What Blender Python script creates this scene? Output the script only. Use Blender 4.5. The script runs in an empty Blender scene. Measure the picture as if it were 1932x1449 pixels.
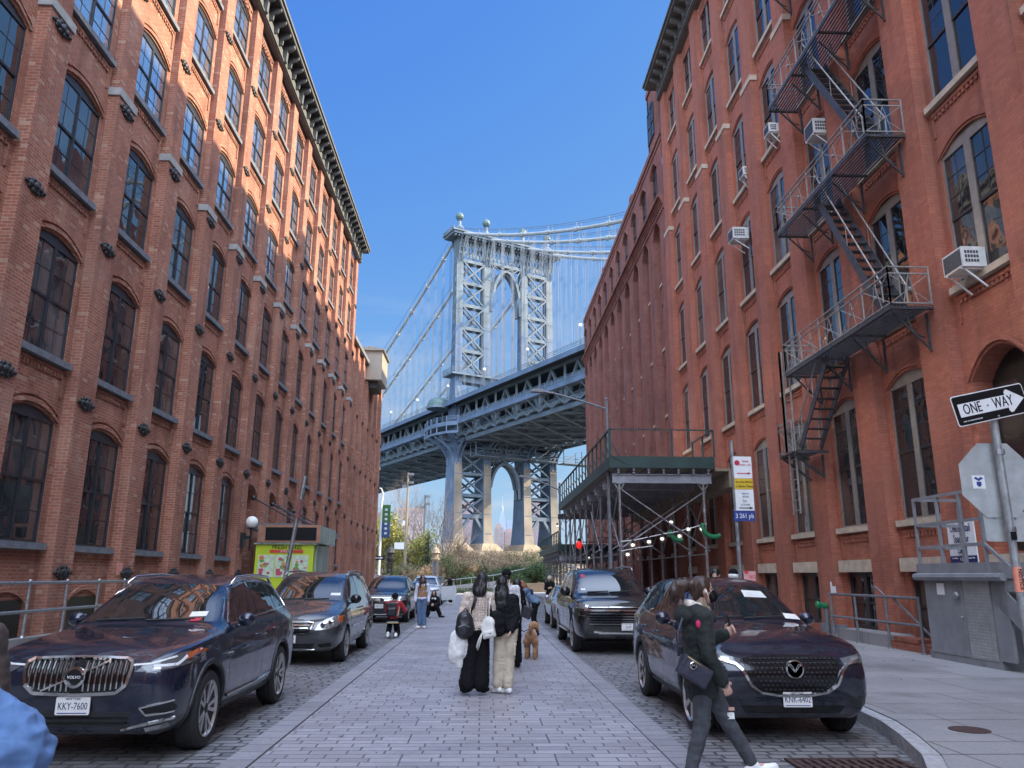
import bpy, bmesh, math, random
from mathutils import Vector, Matrix, noise
from mathutils.bvhtree import BVHTree
S = bpy.context.scene; COL = S.collection
R = math.radians
# ---------------------------------------------------------------- camera
cam_d = bpy.data.cameras.new('camera'); cam = bpy.data.objects.new('camera', cam_d); COL.objects.link(cam)
cam_d.sensor_width = 36.0; cam_d.lens = 36.0 * 1460 / 1932; cam_d.clip_start = .1; cam_d.clip_end = 9000
def _camrot():
    f, cx, cy = 1460., 966., 724.5
    k = lambda x, y: Vector(((x - cx) / f, (y - cy) / f, 1))
    Y = k(910, 1086).normalized(); U = k(997, -5233).normalized()
    U = (U - Y * U.dot(Y)).normalized(); X = Y.cross(U)
    if X.x < 0: X = -X
    M = Matrix((X, Y, U))                      # camera-axis vectors -> world
    r, u, b = M @ Vector((1, 0, 0)), M @ Vector((0, -1, 0)), M @ Vector((0, 0, -1))
    return Matrix((r, u, b)).transposed()
cam.matrix_world = Matrix.Translation((0, 0, 1.7)) @ _camrot().to_4x4()
S.camera = cam
# ---------------------------------------------------------------- sky and sun
SUN_EL, SUN_AZ = 35.5, 83.0                      # azimuth clockwise from +Y (down the street)
W = bpy.data.worlds.new('World'); S.world = W; W.use_nodes = True
nt = W.node_tree; nt.nodes.clear()
sky = nt.nodes.new('ShaderNodeTexSky'); sky.sky_type = 'NISHITA'; sky.sun_disc = False
sky.sun_elevation = R(SUN_EL); sky.sun_rotation = R(SUN_AZ)
sky.air_density = 1.0; sky.dust_density = 0.2; sky.ozone_density = 3.0; sky.altitude = 0
def _vm(op, a, b):
    x = nt.nodes.new('ShaderNodeVectorMath'); x.operation = op
    for i, s in enumerate((a, b)):
        if hasattr(s, 'links'): nt.links.new(s, x.inputs[i])
        else: x.inputs[i].default_value = s
    return x.outputs[0]
SKY_K = (1.5, 2.0, 3.0)                          # the bright horizon is rolled off, as the phone's sky is
_c = _vm('DIVIDE', sky.outputs[0], _vm('ADD', _vm('DIVIDE', sky.outputs[0], SKY_K), (1, 1, 1)))
# colour response of the northern sky, and an added bright fill overhead and behind the camera that lifts the street shade
_sr = nt.nodes.new('ShaderNodeSeparateXYZ'); nt.links.new(_c, _sr.inputs[0]); _cr = nt.nodes.new('ShaderNodeCombineXYZ')
for _i, (_k, _p) in enumerate(((.407, 2.07), (.425, 1.48), (.888, .2))):
    _m1 = nt.nodes.new('ShaderNodeMath'); _m1.operation = 'POWER'; nt.links.new(_sr.outputs[_i], _m1.inputs[0]); _m1.inputs[1].default_value = _p
    _m2 = nt.nodes.new('ShaderNodeMath'); _m2.operation = 'MULTIPLY'; nt.links.new(_m1.outputs[0], _m2.inputs[0]); _m2.inputs[1].default_value = _k
    nt.links.new(_m2.outputs[0], _cr.inputs[_i])
_c = _cr.outputs[0]
# thin low cloud
_tc = nt.nodes.new('ShaderNodeTexCoord'); _mp = nt.nodes.new('ShaderNodeMapping'); _mp.inputs['Scale'].default_value = (2.2, 2.2, 9)
_nz = nt.nodes.new('ShaderNodeTexNoise'); _nz.inputs['Scale'].default_value = 2.6; _nz.inputs['Detail'].default_value = 7; _nz.inputs['Roughness'].default_value = .6
nt.links.new(_tc.outputs['Generated'], _mp.inputs[0]); nt.links.new(_mp.outputs[0], _nz.inputs['Vector'])
_sx = nt.nodes.new('ShaderNodeSeparateXYZ'); nt.links.new(_tc.outputs['Generated'], _sx.inputs[0])
def _rmp(src, stops):
    r = nt.nodes.new('ShaderNodeValToRGB'); e = r.color_ramp.elements
    while len(e) < len(stops): e.new(.5)
    for k, (p, c) in zip(e, stops): k.position = p; k.color = (c, c, c, 1)
    nt.links.new(src, r.inputs[0]); return r.outputs[0]
_f = _vm('MULTIPLY', _rmp(_nz.outputs['Fac'], [(.47, 0), (.74, .9)]), _rmp(_sx.outputs[2], [(.0, .6), (.12, 1), (.24, .7), (.36, 0)]))
_mx = nt.nodes.new('ShaderNodeMix'); _mx.data_type = 'RGBA'; nt.links.new(_f, _mx.inputs[0]); nt.links.new(_c, _mx.inputs[6]); _mx.inputs[7].default_value = (.82, .90, 1.05, 1)
bg = nt.nodes.new('ShaderNodeBackground'); bg.inputs[1].default_value = 0.15
wo = nt.nodes.new('ShaderNodeOutputWorld')
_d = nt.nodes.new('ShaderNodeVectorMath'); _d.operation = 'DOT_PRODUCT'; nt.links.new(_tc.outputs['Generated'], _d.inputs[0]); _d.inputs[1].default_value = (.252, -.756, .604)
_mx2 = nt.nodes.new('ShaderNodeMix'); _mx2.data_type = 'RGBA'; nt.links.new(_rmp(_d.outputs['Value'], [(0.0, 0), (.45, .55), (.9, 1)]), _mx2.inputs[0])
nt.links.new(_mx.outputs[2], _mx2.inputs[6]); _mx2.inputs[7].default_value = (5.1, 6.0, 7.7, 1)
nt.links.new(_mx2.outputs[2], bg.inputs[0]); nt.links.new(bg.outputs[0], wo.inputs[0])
sd = bpy.data.lights.new('sun', 'SUN'); sd.energy = 2.1; sd.angle = R(.5); sd.color = (1, .85, .60)
sun = bpy.data.objects.new('sun', sd); COL.objects.link(sun)
_sv = Vector((math.sin(R(SUN_AZ)) * math.cos(R(SUN_EL)), math.cos(R(SUN_AZ)) * math.cos(R(SUN_EL)), math.sin(R(SUN_EL))))
sun.rotation_euler = _sv.to_track_quat('Z', 'Y').to_euler(); sun.location = (60, 10, 80)
S.view_settings.view_transform = 'Standard'; S.view_settings.look = 'None'
S.view_settings.exposure = 2.5; S.view_settings.gamma = 1; S.view_settings.use_curve_mapping = False
S.cycles.use_denoising = True; S.cycles.max_bounces = 8; S.cycles.diffuse_bounces = 4; S.cycles.glossy_bounces = 4
S.cycles.transparent_max_bounces = 12; S.cycles.caustics_reflective = True; S.cycles.caustics_refractive = False
S.cycles.blur_glossy = 0.0; S.cycles.sample_clamp_indirect = 40
# ---------------------------------------------------------------- mesh helpers
class MB:
    def __init__(s): s.v = []; s.f = []; s.m = []
    def add(s, vs, fs, mi=0):
        n = len(s.v); s.v += [tuple(v) for v in vs]; s.f += [tuple(i + n for i in f) for f in fs]; s.m += [mi] * len(fs); return s
    def quad(s, a, b, c, d, mi=0): return s.add((a, b, c, d), ((0, 1, 2, 3),), mi)
    def poly(s, pts, mi=0): return s.add(pts, (tuple(range(len(pts))),), mi)
    def box(s, c, d, mi=0, M=None):
        x, y, z = (k / 2 for k in d); C = Vector(c)
        vs = [Vector((i * x, j * y, k * z)) for i in (-1, 1) for j in (-1, 1) for k in (-1, 1)]
        if M is not None: vs = [M @ v for v in vs]
        return s.add([v + C for v in vs], ((0, 1, 3, 2), (4, 6, 7, 5), (0, 4, 5, 1), (2, 3, 7, 6), (0, 2, 6, 4), (1, 5, 7, 3)), mi)
    def bx(s, x0, x1, y0, y1, z0, z1, mi=0): return s.box(((x0 + x1) / 2, (y0 + y1) / 2, (z0 + z1) / 2), (abs(x1 - x0), abs(y1 - y0), abs(z1 - z0)), mi)
    def bar(s, p, q, w, h=None, mi=0, up=(0, 0, 1)):
        p = Vector(p); q = Vector(q); h = h or w; d = q - p; L = d.length
        if L < 1e-6: return s
        d /= L; up = Vector(up)
        if abs(d.dot(up)) > .99: up = Vector((1, 0, 0)) if abs(d.x) < .9 else Vector((0, 1, 0))
        a = d.cross(up).normalized(); b = a.cross(d).normalized()
        M = Matrix((a, d, b)).transposed()
        return s.box((p + q) / 2, (w, L, h), mi, M)
    def tube(s, pts, r, n=8, mi=0, cap=True):
        pts = [Vector(p) for p in pts]; N = len(pts); base = len(s.v); prev = None
        rs = r if isinstance(r, (list, tuple)) else [r] * N
        vs = []
        for i, p in enumerate(pts):
            t = (pts[min(i + 1, N - 1)] - pts[max(i - 1, 0)])
            t = t.normalized() if t.length > 1e-9 else Vector((0, 0, 1))
            if prev is None:
                prev = Vector((0, 0, 1)) if abs(t.z) < .9 else Vector((1, 0, 0))
            a = (prev - t * prev.dot(t)).normalized(); b = t.cross(a); prev = a
            vs += [p + (a * math.cos(2 * math.pi * k / n) + b * math.sin(2 * math.pi * k / n)) * rs[i] for k in range(n)]
        fs = [(i * n + k, i * n + (k + 1) % n, (i + 1) * n + (k + 1) % n, (i + 1) * n + k) for i in range(N - 1) for k in range(n)]
        if cap: fs += [tuple(range(n))[::-1], tuple((N - 1) * n + k for k in range(n))]
        return s.add(vs, fs, mi)
    def lathe(s, prof, c=(0, 0, 0), n=16, mi=0, M=None):
        vs = []; C = Vector(c)
        for r, z in prof:
            for k in range(n):
                v = Vector((r * math.cos(2 * math.pi * k / n), r * math.sin(2 * math.pi * k / n), z))
                vs.append((M @ v if M is not None else v) + C)
        N = len(prof)
        fs = [(i * n + k, i * n + (k + 1) % n, (i + 1) * n + (k + 1) % n, (i + 1) * n + k) for i in range(N - 1) for k in range(n)]
        fs += [tuple(range(n))[::-1], tuple((N - 1) * n + k for k in range(n))]
        return s.add(vs, fs, mi)
    def ball(s, c, r, n=10, mi=0, sq=(1, 1, 1), M=None):
        C = Vector(c); vs = []; m = max(4, n // 2 + 1)
        for i in range(m + 1):
            a = math.pi * i / m
            for k in range(n):
                b = 2 * math.pi * k / n
                v = Vector((r * sq[0] * math.sin(a) * math.cos(b), r * sq[1] * math.sin(a) * math.sin(b), r * sq[2] * math.cos(a)))
                vs.append((M @ v if M is not None else v) + C)
        fs = [(i * n + k, (i + 1) * n + k, (i + 1) * n + (k + 1) % n, i * n + (k + 1) % n) for i in range(m) for k in range(n)]
        return s.add(vs, fs, mi)
    def prism(s, poly, a, b, axis=1, mi=0):
        """outline poly in the two other axes, swept from a to b along axis"""
        def P(u, v, w):
            r = [u, v]; r.insert(axis, w); return tuple(r)
        n = len(poly); vs = [P(u, v, a) for u, v in poly] + [P(u, v, b) for u, v in poly]
        fs = [tuple(range(n)), tuple(range(n, 2 * n))[::-1]] + [(i, i + n, (i + 1) % n + n, (i + 1) % n) for i in range(n)]
        return s.add(vs, fs, mi)
    def mesh(s, name, mats, smooth=False, angle=None):
        me = bpy.data.meshes.new(name); me.from_pydata(s.v, [], s.f)
        for m in (mats if isinstance(mats, (list, tuple)) else [mats]): me.materials.append(m)
        if any(s.m): me.polygons.foreach_set('material_index', s.m)
        b = bmesh.new(); b.from_mesh(me)
        if smooth: bmesh.ops.remove_doubles(b, verts=b.verts, dist=1e-5)
        bmesh.ops.recalc_face_normals(b, faces=b.faces); b.to_mesh(me); b.free()
        if smooth:
            me.polygons.foreach_set('use_smooth', [True] * len(me.polygons))
            if angle: me.set_sharp_from_angle(angle=R(angle))
        me.update(); return me
    def build(s, name, mats, parent=None, smooth=False, angle=None, world=False):
        return put(name, s.mesh(name, mats, smooth, angle), parent, world)
def put(name, me, parent=None, world=False, loc=None):
    o = bpy.data.objects.new(name, me); COL.objects.link(o)
    if parent is not None:
        o.parent = parent
        if world: o.location = -parent.location if parent.type == 'EMPTY' else Vector((0, 0, 0))
    if loc is not None: o.location = loc
    return o
def thing(name, label, cat, loc=(0, 0, 0), rz=0, group=None):
    o = bpy.data.objects.new(name, None); COL.objects.link(o); o.location = loc; o.rotation_euler = (0, 0, rz); o.empty_display_size = .2
    o['label'] = label; o['category'] = cat
    if group: o['group'] = group
    return o
def tag(o, label, cat, group=None):
    o['label'] = label; o['category'] = cat
    if group: o['group'] = group
    return o
def kind(o, k): o['kind'] = k; return o
def kids(o): return [c for c in o.children]
def copy_tree(o, loc=None, rz=None, label=None, parent=None):
    c = o.copy(); COL.objects.link(c)
    if parent is not None: c.parent = parent
    if loc is not None: c.location = loc
    if rz is not None: c.rotation_euler.z = rz
    if label: c['label'] = label
    for ch in kids(o): copy_tree(ch, parent=c)
    return c
def text_mesh(s, size, mat, ext=.002, align='CENTER', sx=1.0):
    cu = bpy.data.curves.new('lettering', 'FONT'); cu.body = s; cu.size = size; cu.extrude = ext
    cu.align_x = align; cu.align_y = 'CENTER'; cu.resolution_u = 2
    to = bpy.data.objects.new('lettering', cu); COL.objects.link(to)
    me = bpy.data.meshes.new_from_object(to.evaluated_get(bpy.context.evaluated_depsgraph_get()))
    bpy.data.objects.remove(to); bpy.data.curves.remove(cu)
    if sx != 1.0: me.transform(Matrix.Diagonal((sx, 1, 1, 1)))
    me.materials.clear(); me.materials.append(mat); return me
def text(s, size, mat, M, parent=None, sx=1.0, align='CENTER', name='lettering', world=True):
    """M places the text: local x along the line, local z out of the surface"""
    me = text_mesh(s, size, mat, align=align, sx=sx); me.transform(M); return put(name, me, parent, world)
def frame_m(o, x, z):
    x = Vector(x).normalized(); z = Vector(z).normalized(); y = z.cross(x)
    M = Matrix((x, y, z)).transposed().to_4x4(); M.translation = Vector(o); return M
def baked(o, name, parent=None, mats=None):
    """apply an object's modifiers into a new mesh and drop the original"""
    me = bpy.data.meshes.new_from_object(o.evaluated_get(bpy.context.evaluated_depsgraph_get()))
    old = o.data; bpy.data.objects.remove(o); bpy.data.meshes.remove(old); return me
# ---------------------------------------------------------------- materials
def newmat(name):
    m = bpy.data.materials.new(name); m.use_nodes = True; n = m.node_tree; n.nodes.clear()
    o = n.nodes.new('ShaderNodeOutputMaterial'); p = n.nodes.new('ShaderNodeBsdfPrincipled')
    n.links.new(p.outputs[0], o.inputs[0]); return m, n, p
def N(n, t, **k):
    x = n.nodes.new('ShaderNode' + t)
    for a, b in k.items(): setattr(x, a, b)
    return x
def mixc(n, f, a, b, mode='MIX'):
    x = n.nodes.new('ShaderNodeMix'); x.data_type = 'RGBA'; x.blend_type = mode
    for i, s in ((0, f), (6, a), (7, b)):
        if hasattr(s, 'links'): n.links.new(s, x.inputs[i])
        else: x.inputs[i].default_value = s if i == 0 else (*s, 1)[:4]
    return x.outputs[2]
def ramp(n, src, stops):
    r = n.nodes.new('ShaderNodeValToRGB'); e = r.color_ramp.elements
    while len(e) < len(stops): e.new(.5)
    for k, (p, c) in zip(e, stops): k.position = p; k.color = (*c, 1) if isinstance(c, tuple) else (c, c, c, 1)
    n.links.new(src, r.inputs[0]); return r.outputs[0]
def M_(name, col, rough=.6, metal=0., var=.2, scale=6., bump=0., coat=0., spec=.5, stretch=None, ior=None, sheen=0., rvar=.0):
    m, n, p = newmat(name)
    tc = N(n, 'TexCoord'); mp = N(n, 'Mapping'); n.links.new(tc.outputs['Object'], mp.inputs[0])
    if stretch: mp.inputs['Scale'].default_value = stretch
    nz = N(n, 'TexNoise'); nz.inputs['Scale'].default_value = scale; nz.inputs['Detail'].default_value = 6; nz.inputs['Roughness'].default_value = .6
    n.links.new(mp.outputs[0], nz.inputs['Vector'])
    lo = tuple(c * (1 - var) for c in col); hi = tuple(min(1, c * (1 + var)) for c in col)
    n.links.new(ramp(n, nz.outputs['Fac'], [(.3, lo), (.7, hi)]), p.inputs['Base Color'])
    if rvar:
        n.links.new(ramp(n, nz.outputs['Fac'], [(.3, rough - rvar), (.7, rough + rvar)]), p.inputs['Roughness'])
    else: p.inputs['Roughness'].default_value = rough
    p.inputs['Metallic'].default_value = metal; p.inputs['Specular IOR Level'].default_value = spec
    if ior: p.inputs['IOR'].default_value = ior
    p.inputs['Coat Weight'].default_value = coat; p.inputs['Coat Roughness'].default_value = .02
    if sheen: p.inputs['Sheen Weight'].default_value = sheen
    if bump:
        b = N(n, 'Bump'); b.inputs['Strength'].default_value = bump; b.inputs['Distance'].default_value = .02
        n.links.new(nz.outputs['Fac'], b.inputs['Height']); n.links.new(b.outputs[0], p.inputs['Normal'])
    return m
def wallcoord(n):
    """metres along the wall / height, whichever way the face looks"""
    g = N(n, 'NewGeometry'); sp = N(n, 'SeparateXYZ'); sn = N(n, 'SeparateXYZ')
    n.links.new(g.outputs['Position'], sp.inputs[0]); n.links.new(g.outputs['True Normal'], sn.inputs[0])
    ab = N(n, 'Math', operation='ABSOLUTE'); n.links.new(sn.outputs[0], ab.inputs[0])
    gt = N(n, 'Math', operation='GREATER_THAN'); n.links.new(ab.outputs[0], gt.inputs[0]); gt.inputs[1].default_value = .5
    mx = N(n, 'Mix'); n.links.new(gt.outputs[0], mx.inputs[0]); n.links.new(sp.outputs[0], mx.inputs[2]); n.links.new(sp.outputs[1], mx.inputs[3])
    cb = N(n, 'CombineXYZ'); n.links.new(mx.outputs[0], cb.inputs[0]); n.links.new(sp.outputs[2], cb.inputs[1])
    return cb.outputs[0], g.outputs['Position']
def brick_mat(name, c1, c2, mortar, dirt, dirt_amt=.35, msize=.012, row=.075, pale=None, rough=.85, bump=.5, streak=None):
    m, n, p = newmat(name); co, pos = wallcoord(n)
    wob = N(n, 'TexNoise'); wob.inputs['Scale'].default_value = 2.2; wob.inputs['Detail'].default_value = 3; n.links.new(pos, wob.inputs['Vector'])
    va = N(n, 'VectorMath', operation='MULTIPLY_ADD'); n.links.new(wob.outputs['Color'], va.inputs[0]); va.inputs[1].default_value = (.012, .012, 0); n.links.new(co, va.inputs[2])
    br = N(n, 'TexBrick'); br.offset = .5; n.links.new(va.outputs[0], br.inputs['Vector'])
    br.inputs['Scale'].default_value = 1; br.inputs['Brick Width'].default_value = .215; br.inputs['Row Height'].default_value = row
    br.inputs['Mortar Size'].default_value = msize; br.inputs['Mortar Smooth'].default_value = .3; br.inputs['Bias'].default_value = -.1
    br.inputs['Color1'].default_value = (*c1, 1); br.inputs['Color2'].default_value = (*c2, 1); br.inputs['Mortar'].default_value = (*mortar, 1)
    n1 = N(n, 'TexNoise'); n1.inputs['Scale'].default_value = .45; n1.inputs['Detail'].default_value = 7; n1.inputs['Roughness'].default_value = .65; n.links.new(pos, n1.inputs['Vector'])
    f = ramp(n, n1.outputs['Fac'], [(.40, 0.), (.66, dirt_amt)])
    c = mixc(n, f, br.outputs['Color'], dirt)
    n5 = N(n, 'TexNoise'); n5.inputs['Scale'].default_value = .8; n5.inputs['Detail'].default_value = 2; n.links.new(pos, n5.inputs['Vector'])
    c = mixc(n, ramp(n, n5.outputs['Fac'], [(.56, 0.), (.60, .30)]), c, tuple(k * .62 for k in c2))
    c = mixc(n, ramp(n, n5.outputs['Fac'], [(.36, .22), (.40, 0.)]), c, tuple(min(1, k * 1.25) for k in mortar))
    n2 = N(n, 'TexNoise'); n2.inputs['Scale'].default_value = 9; n2.inputs['Detail'].default_value = 4; n.links.new(pos, n2.inputs['Vector'])
    c = mixc(n, ramp(n, n2.outputs['Fac'], [(.35, .0), (.75, .28)]), c, tuple(k * .55 for k in c1))
    if pale:
        # odd pale bricks: a second brick grid keyed to the same rows, thresholded per brick
        b2 = N(n, 'TexBrick'); b2.offset = .5; n.links.new(va.outputs[0], b2.inputs['Vector'])
        for k, v in (('Scale', 1), ('Brick Width', .215), ('Row Height', row), ('Mortar Size', 0.), ('Bias', 0.)): b2.inputs[k].default_value = v
        b2.inputs['Color1'].default_value = (0, 0, 0, 1); b2.inputs['Color2'].default_value = (1, 1, 1, 1)
        c = mixc(n, ramp(n, b2.outputs['Color'], [(.93, 0.), (.97, .6)]), c, pale)
    mp = N(n, 'Mapping'); mp.inputs['Scale'].default_value = (1.6, 1.6, .12); n.links.new(pos, mp.inputs[0])
    n3 = N(n, 'TexNoise'); n3.inputs['Scale'].default_value = 1.5; n3.inputs['Detail'].default_value = 6; n.links.new(mp.outputs[0], n3.inputs['Vector'])
    c = mixc(n, ramp(n, n3.outputs['Fac'], [(.5, 0.), (.72, .55)]), c, streak or tuple(k * .5 for k in dirt))
    n.links.new(c, p.inputs['Base Color']); p.inputs['Roughness'].default_value = rough; p.inputs['Specular IOR Level'].default_value = .25
    bp = N(n, 'Bump'); bp.inputs['Strength'].default_value = bump; bp.inputs['Distance'].default_value = .012; bp.invert = True
    n.links.new(br.outputs['Fac'], bp.inputs['Height'])
    b3 = N(n, 'Bump'); b3.inputs['Strength'].default_value = .25; b3.inputs['Distance'].default_value = .006
    n.links.new(n2.outputs['Fac'], b3.inputs['Height']); n.links.new(bp.outputs[0], b3.inputs['Normal']); n.links.new(b3.outputs[0], p.inputs['Normal'])
    return m
def glass_mat(name, dark=(.012, .014, .018), blind=(.10, .105, .11), ior=2.7, wav=.25, wscale=.9, rough=.015):
    """window pane seen from the street: dark room or drawn blind behind, wavy mirror in front"""
    m, n, p = newmat(name)
    oi = N(n, 'ObjectInfo'); g = N(n, 'NewGeometry')
    c = ramp(n, oi.outputs['Random'], [(.45, dark), (.6, tuple(.5 * (a + b) for a, b in zip(dark, blind))), (.9, blind)])
    nz = N(n, 'TexNoise'); nz.inputs['Scale'].default_value = .8; n.links.new(g.outputs['Position'], nz.inputs['Vector'])
    c = mixc(n, ramp(n, nz.outputs['Fac'], [(.4, 0.), (.62, 1.)]), c, dark)
    n.links.new(c, p.inputs['Base Color']); p.inputs['Roughness'].default_value = rough; p.inputs['IOR'].default_value = ior
    w = N(n, 'TexNoise'); w.inputs['Scale'].default_value = wscale; w.inputs['Detail'].default_value = 1.5; n.links.new(g.outputs['Position'], w.inputs['Vector'])
    b = N(n, 'Bump'); b.inputs['Strength'].default_value = wav; b.inputs['Distance'].default_value = .06
    n.links.new(w.outputs['Fac'], b.inputs['Height']); n.links.new(b.outputs[0], p.inputs['Normal'])
    return m
mt = {}
mt['brick_left'] = brick_mat('old red brick', (.41, .150, .094), (.265, .088, .056), (.41, .265, .195), (.24, .125, .095), .5, pale=(.50, .34, .24))
mt['brick_side'] = brick_mat('old brown brick', (.245, .085, .058), (.165, .052, .038), (.33, .26, .21), (.12, .06, .05), .4)
mt['brick_right'] = brick_mat('painted red brick', (.45, .155, .092), (.33, .105, .064), (.30, .105, .07), (.27, .125, .095), .6, msize=.009, rough=.75)
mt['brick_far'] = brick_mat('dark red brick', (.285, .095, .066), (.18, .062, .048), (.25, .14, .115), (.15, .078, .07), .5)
mt['bluestone'] = M_('bluestone', (.15, .16, .18), .8, var=.3, scale=5, bump=.25)
mt['sandstone'] = M_('sandstone', (.44, .36, .27), .85, var=.22, scale=4, bump=.25)
mt['capstone'] = M_('grey cap stone', (.33, .33, .31), .85, var=.2, scale=4, bump=.2)
mt['iron'] = M_('cast iron', (.022, .021, .021), .5, var=.4, scale=20, bump=.3)
mt['frame_dark'] = M_('dark window paint', (.024, .026, .032), .42, var=.25, scale=5)
mt['frame_grey'] = M_('grey brown window paint', (.19, .17, .15), .5, var=.2, scale=5)
mt['frame_black'] = M_('black window paint', (.03, .028, .026), .45, var=.2, scale=5)
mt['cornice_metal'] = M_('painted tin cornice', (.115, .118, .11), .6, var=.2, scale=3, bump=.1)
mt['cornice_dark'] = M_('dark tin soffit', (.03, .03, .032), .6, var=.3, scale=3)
mt['glass_left'] = glass_mat('old window glass', ior=2.4, wav=.2, blind=(.09, .095, .10))
mt['glass_upper'] = M_('mirror coated window glass', (.66, .69, .74), .11, metal=.9, var=.12, scale=1.5, bump=.05)
mt['glass_right'] = glass_mat('window glass', blind=(.10, .09, .075), ior=1.75)
mt['roof'] = M_('tar roof', (.06, .06, .06), .9, var=.3, scale=1)
mt['steel'] = M_('galvanised steel', (.36, .37, .38), .42, metal=.85, var=.25, scale=14, rvar=.1)
mt['steel_dull'] = M_('dull grey steel paint', (.17, .175, .185), .5, metal=.3, var=.25, scale=8, bump=.1)
mt['white'] = M_('white paint', (.78, .78, .76), .5, var=.06, scale=5)
mt['black'] = M_('black paint', (.015, .015, .016), .4, var=.3, scale=8)
# ---------------------------------------------------------------- ground, road, pavements
def paver_mat(name, bw, rh, c1, c2, joint, ms, rough, swap=False, wob=.02, bump=.6, stain=(.10, .095, .10), bias=0.):
    m, n, p = newmat(name); g = N(n, 'NewGeometry'); pos = g.outputs['Position']
    if swap:
        s = N(n, 'SeparateXYZ'); c = N(n, 'CombineXYZ'); n.links.new(pos, s.inputs[0]); n.links.new(s.outputs[0], c.inputs[1]); n.links.new(s.outputs[1], c.inputs[0]); co = c.outputs[0]
    else: co = pos
    nz = N(n, 'TexNoise'); nz.inputs['Scale'].default_value = 1.7; nz.inputs['Detail'].default_value = 4; n.links.new(pos, nz.inputs['Vector'])
    va = N(n, 'VectorMath', operation='MULTIPLY_ADD'); n.links.new(nz.outputs['Color'], va.inputs[0]); va.inputs[1].default_value = (wob * 2, wob, 0); n.links.new(co, va.inputs[2])
    br = N(n, 'TexBrick'); br.offset = .5; br.offset_frequency = 2; br.squash = .8; br.squash_frequency = 3; n.links.new(va.outputs[0], br.inputs['Vector'])
    for k, v in (('Scale', 1), ('Brick Width', bw), ('Row Height', rh), ('Mortar Size', ms), ('Mortar Smooth', .35), ('Bias', bias)): br.inputs[k].default_value = v
    br.inputs['Color1'].default_value = (*c1, 1); br.inputs['Color2'].default_value = (*c2, 1); br.inputs['Mortar'].default_value = (*joint, 1)
    n2 = N(n, 'TexNoise'); n2.inputs['Scale'].default_value = .5; n2.inputs['Detail'].default_value = 8; n2.inputs['Roughness'].default_value = .62; n.links.new(pos, n2.inputs['Vector'])
    c = mixc(n, ramp(n, n2.outputs['Fac'], [(.45, 0.), (.75, .6)]), br.outputs['Color'], stain)
    n3 = N(n, 'TexNoise'); n3.inputs['Scale'].default_value = 38; n3.inputs['Detail'].default_value = 3; n.links.new(pos, n3.inputs['Vector'])
    c = mixc(n, ramp(n, n3.outputs['Fac'], [(.4, 0.), (.75, .35)]), c, stain)
    vo = N(n, 'TexVoronoi'); vo.inputs['Scale'].default_value = 2.3; n.links.new(pos, vo.inputs['Vector'])
    c = mixc(n, ramp(n, vo.outputs['Distance'], [(.035, .7), (.06, 0.)]), c, (.05, .045, .045))
    n6 = N(n, 'TexNoise'); n6.inputs['Scale'].default_value = .22; n6.inputs['Detail'].default_value = 9; n6.inputs['Roughness'].default_value = .7; n.links.new(pos, n6.inputs['Vector'])
    c = mixc(n, ramp(n, n6.outputs['Fac'], [(.53, 0.), (.66, .55)]), c, tuple(k * .6 for k in stain))
    n.links.new(c, p.inputs['Base Color'])
    n.links.new(ramp(n, n2.outputs['Fac'], [(.3, rough - .12), (.7, rough + .12)]), p.inputs['Roughness'])
    b = N(n, 'Bump'); b.inputs['Strength'].default_value = bump; b.inputs['Distance'].default_value = .02; b.invert = True
    n.links.new(br.outputs['Fac'], b.inputs['Height'])
    n4 = N(n, 'TexNoise'); n4.inputs['Scale'].default_value = 7; n4.inputs['Detail'].default_value = 5; n.links.new(pos, n4.inputs['Vector'])
    b2 = N(n, 'Bump'); b2.inputs['Strength'].default_value = bump * .7; b2.inputs['Distance'].default_value = .025
    n.links.new(n4.outputs['Fac'], b2.inputs['Height']); n.links.new(b.outputs[0], b2.inputs['Normal']); n.links.new(b2.outputs[0], p.inputs['Normal'])
    return m
mt['strip'] = paver_mat('granite setts', .37, .165, (.385, .37, .39), (.265, .25, .27), (.10, .095, .105), .010, .50, wob=.012, stain=(.20, .185, .19))
mt['strip_edge'] = paver_mat('granite edge setts', .34, .30, (.31, .30, .32), (.26, .25, .265), (.10, .095, .10), .010, .55, swap=True, wob=.008)
mt['cobble'] = paver_mat('worn belgian blocks', .27, .15, (.27, .265, .265), (.16, .155, .16), (.06, .055, .055), .018, .52, wob=.10, bump=1.0, stain=(.06, .055, .055))
mt['asphalt'] = M_('asphalt', (.07, .07, .072), .85, var=.3, scale=2, bump=.2)
def slab_mat():
    m = paver_mat('concrete pavement', 1.75, 1.6, (.30, .29, .285), (.25, .245, .24), (.10, .09, .085), .012, .75, wob=.004, bump=.35, stain=(.13, .12, .115)); return m
mt['slab'] = slab_mat()
mt['granite'] = M_('kerb granite', (.33, .32, .32), .8, var=.3, scale=14, bump=.35)
mt['earth'] = M_('park soil', (.16, .13, .09), .95, var=.35, scale=.5, bump=.4)
b = MB(); b.quad((-900, -300, -.03), (900, -300, -.03), (900, 5200, -.03), (-900, 5200, -.03)); kind(b.build('ground', mt['asphalt']), 'structure')
b = MB(); b.quad((-6, -30, -.004), (8, -30, -.004), (8, 84, -.004), (-6, 84, -.004)); kind(b.build('road', mt['cobble']), 'structure')
b = MB(); b.quad((-2.10, -30, .002), (1.80, -30, .002), (1.80, 80, .002), (-2.10, 80, .002)); kind(b.build('paved_strip', mt['strip']), 'structure')
b = MB()
for x0, x1 in ((-2.38, -2.104), (1.804, 2.08)): b.bx(x0, x1, -30, 80, -.05, .012)
kind(b.build('paved_strip_edge', mt['strip_edge']), 'structure')
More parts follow.
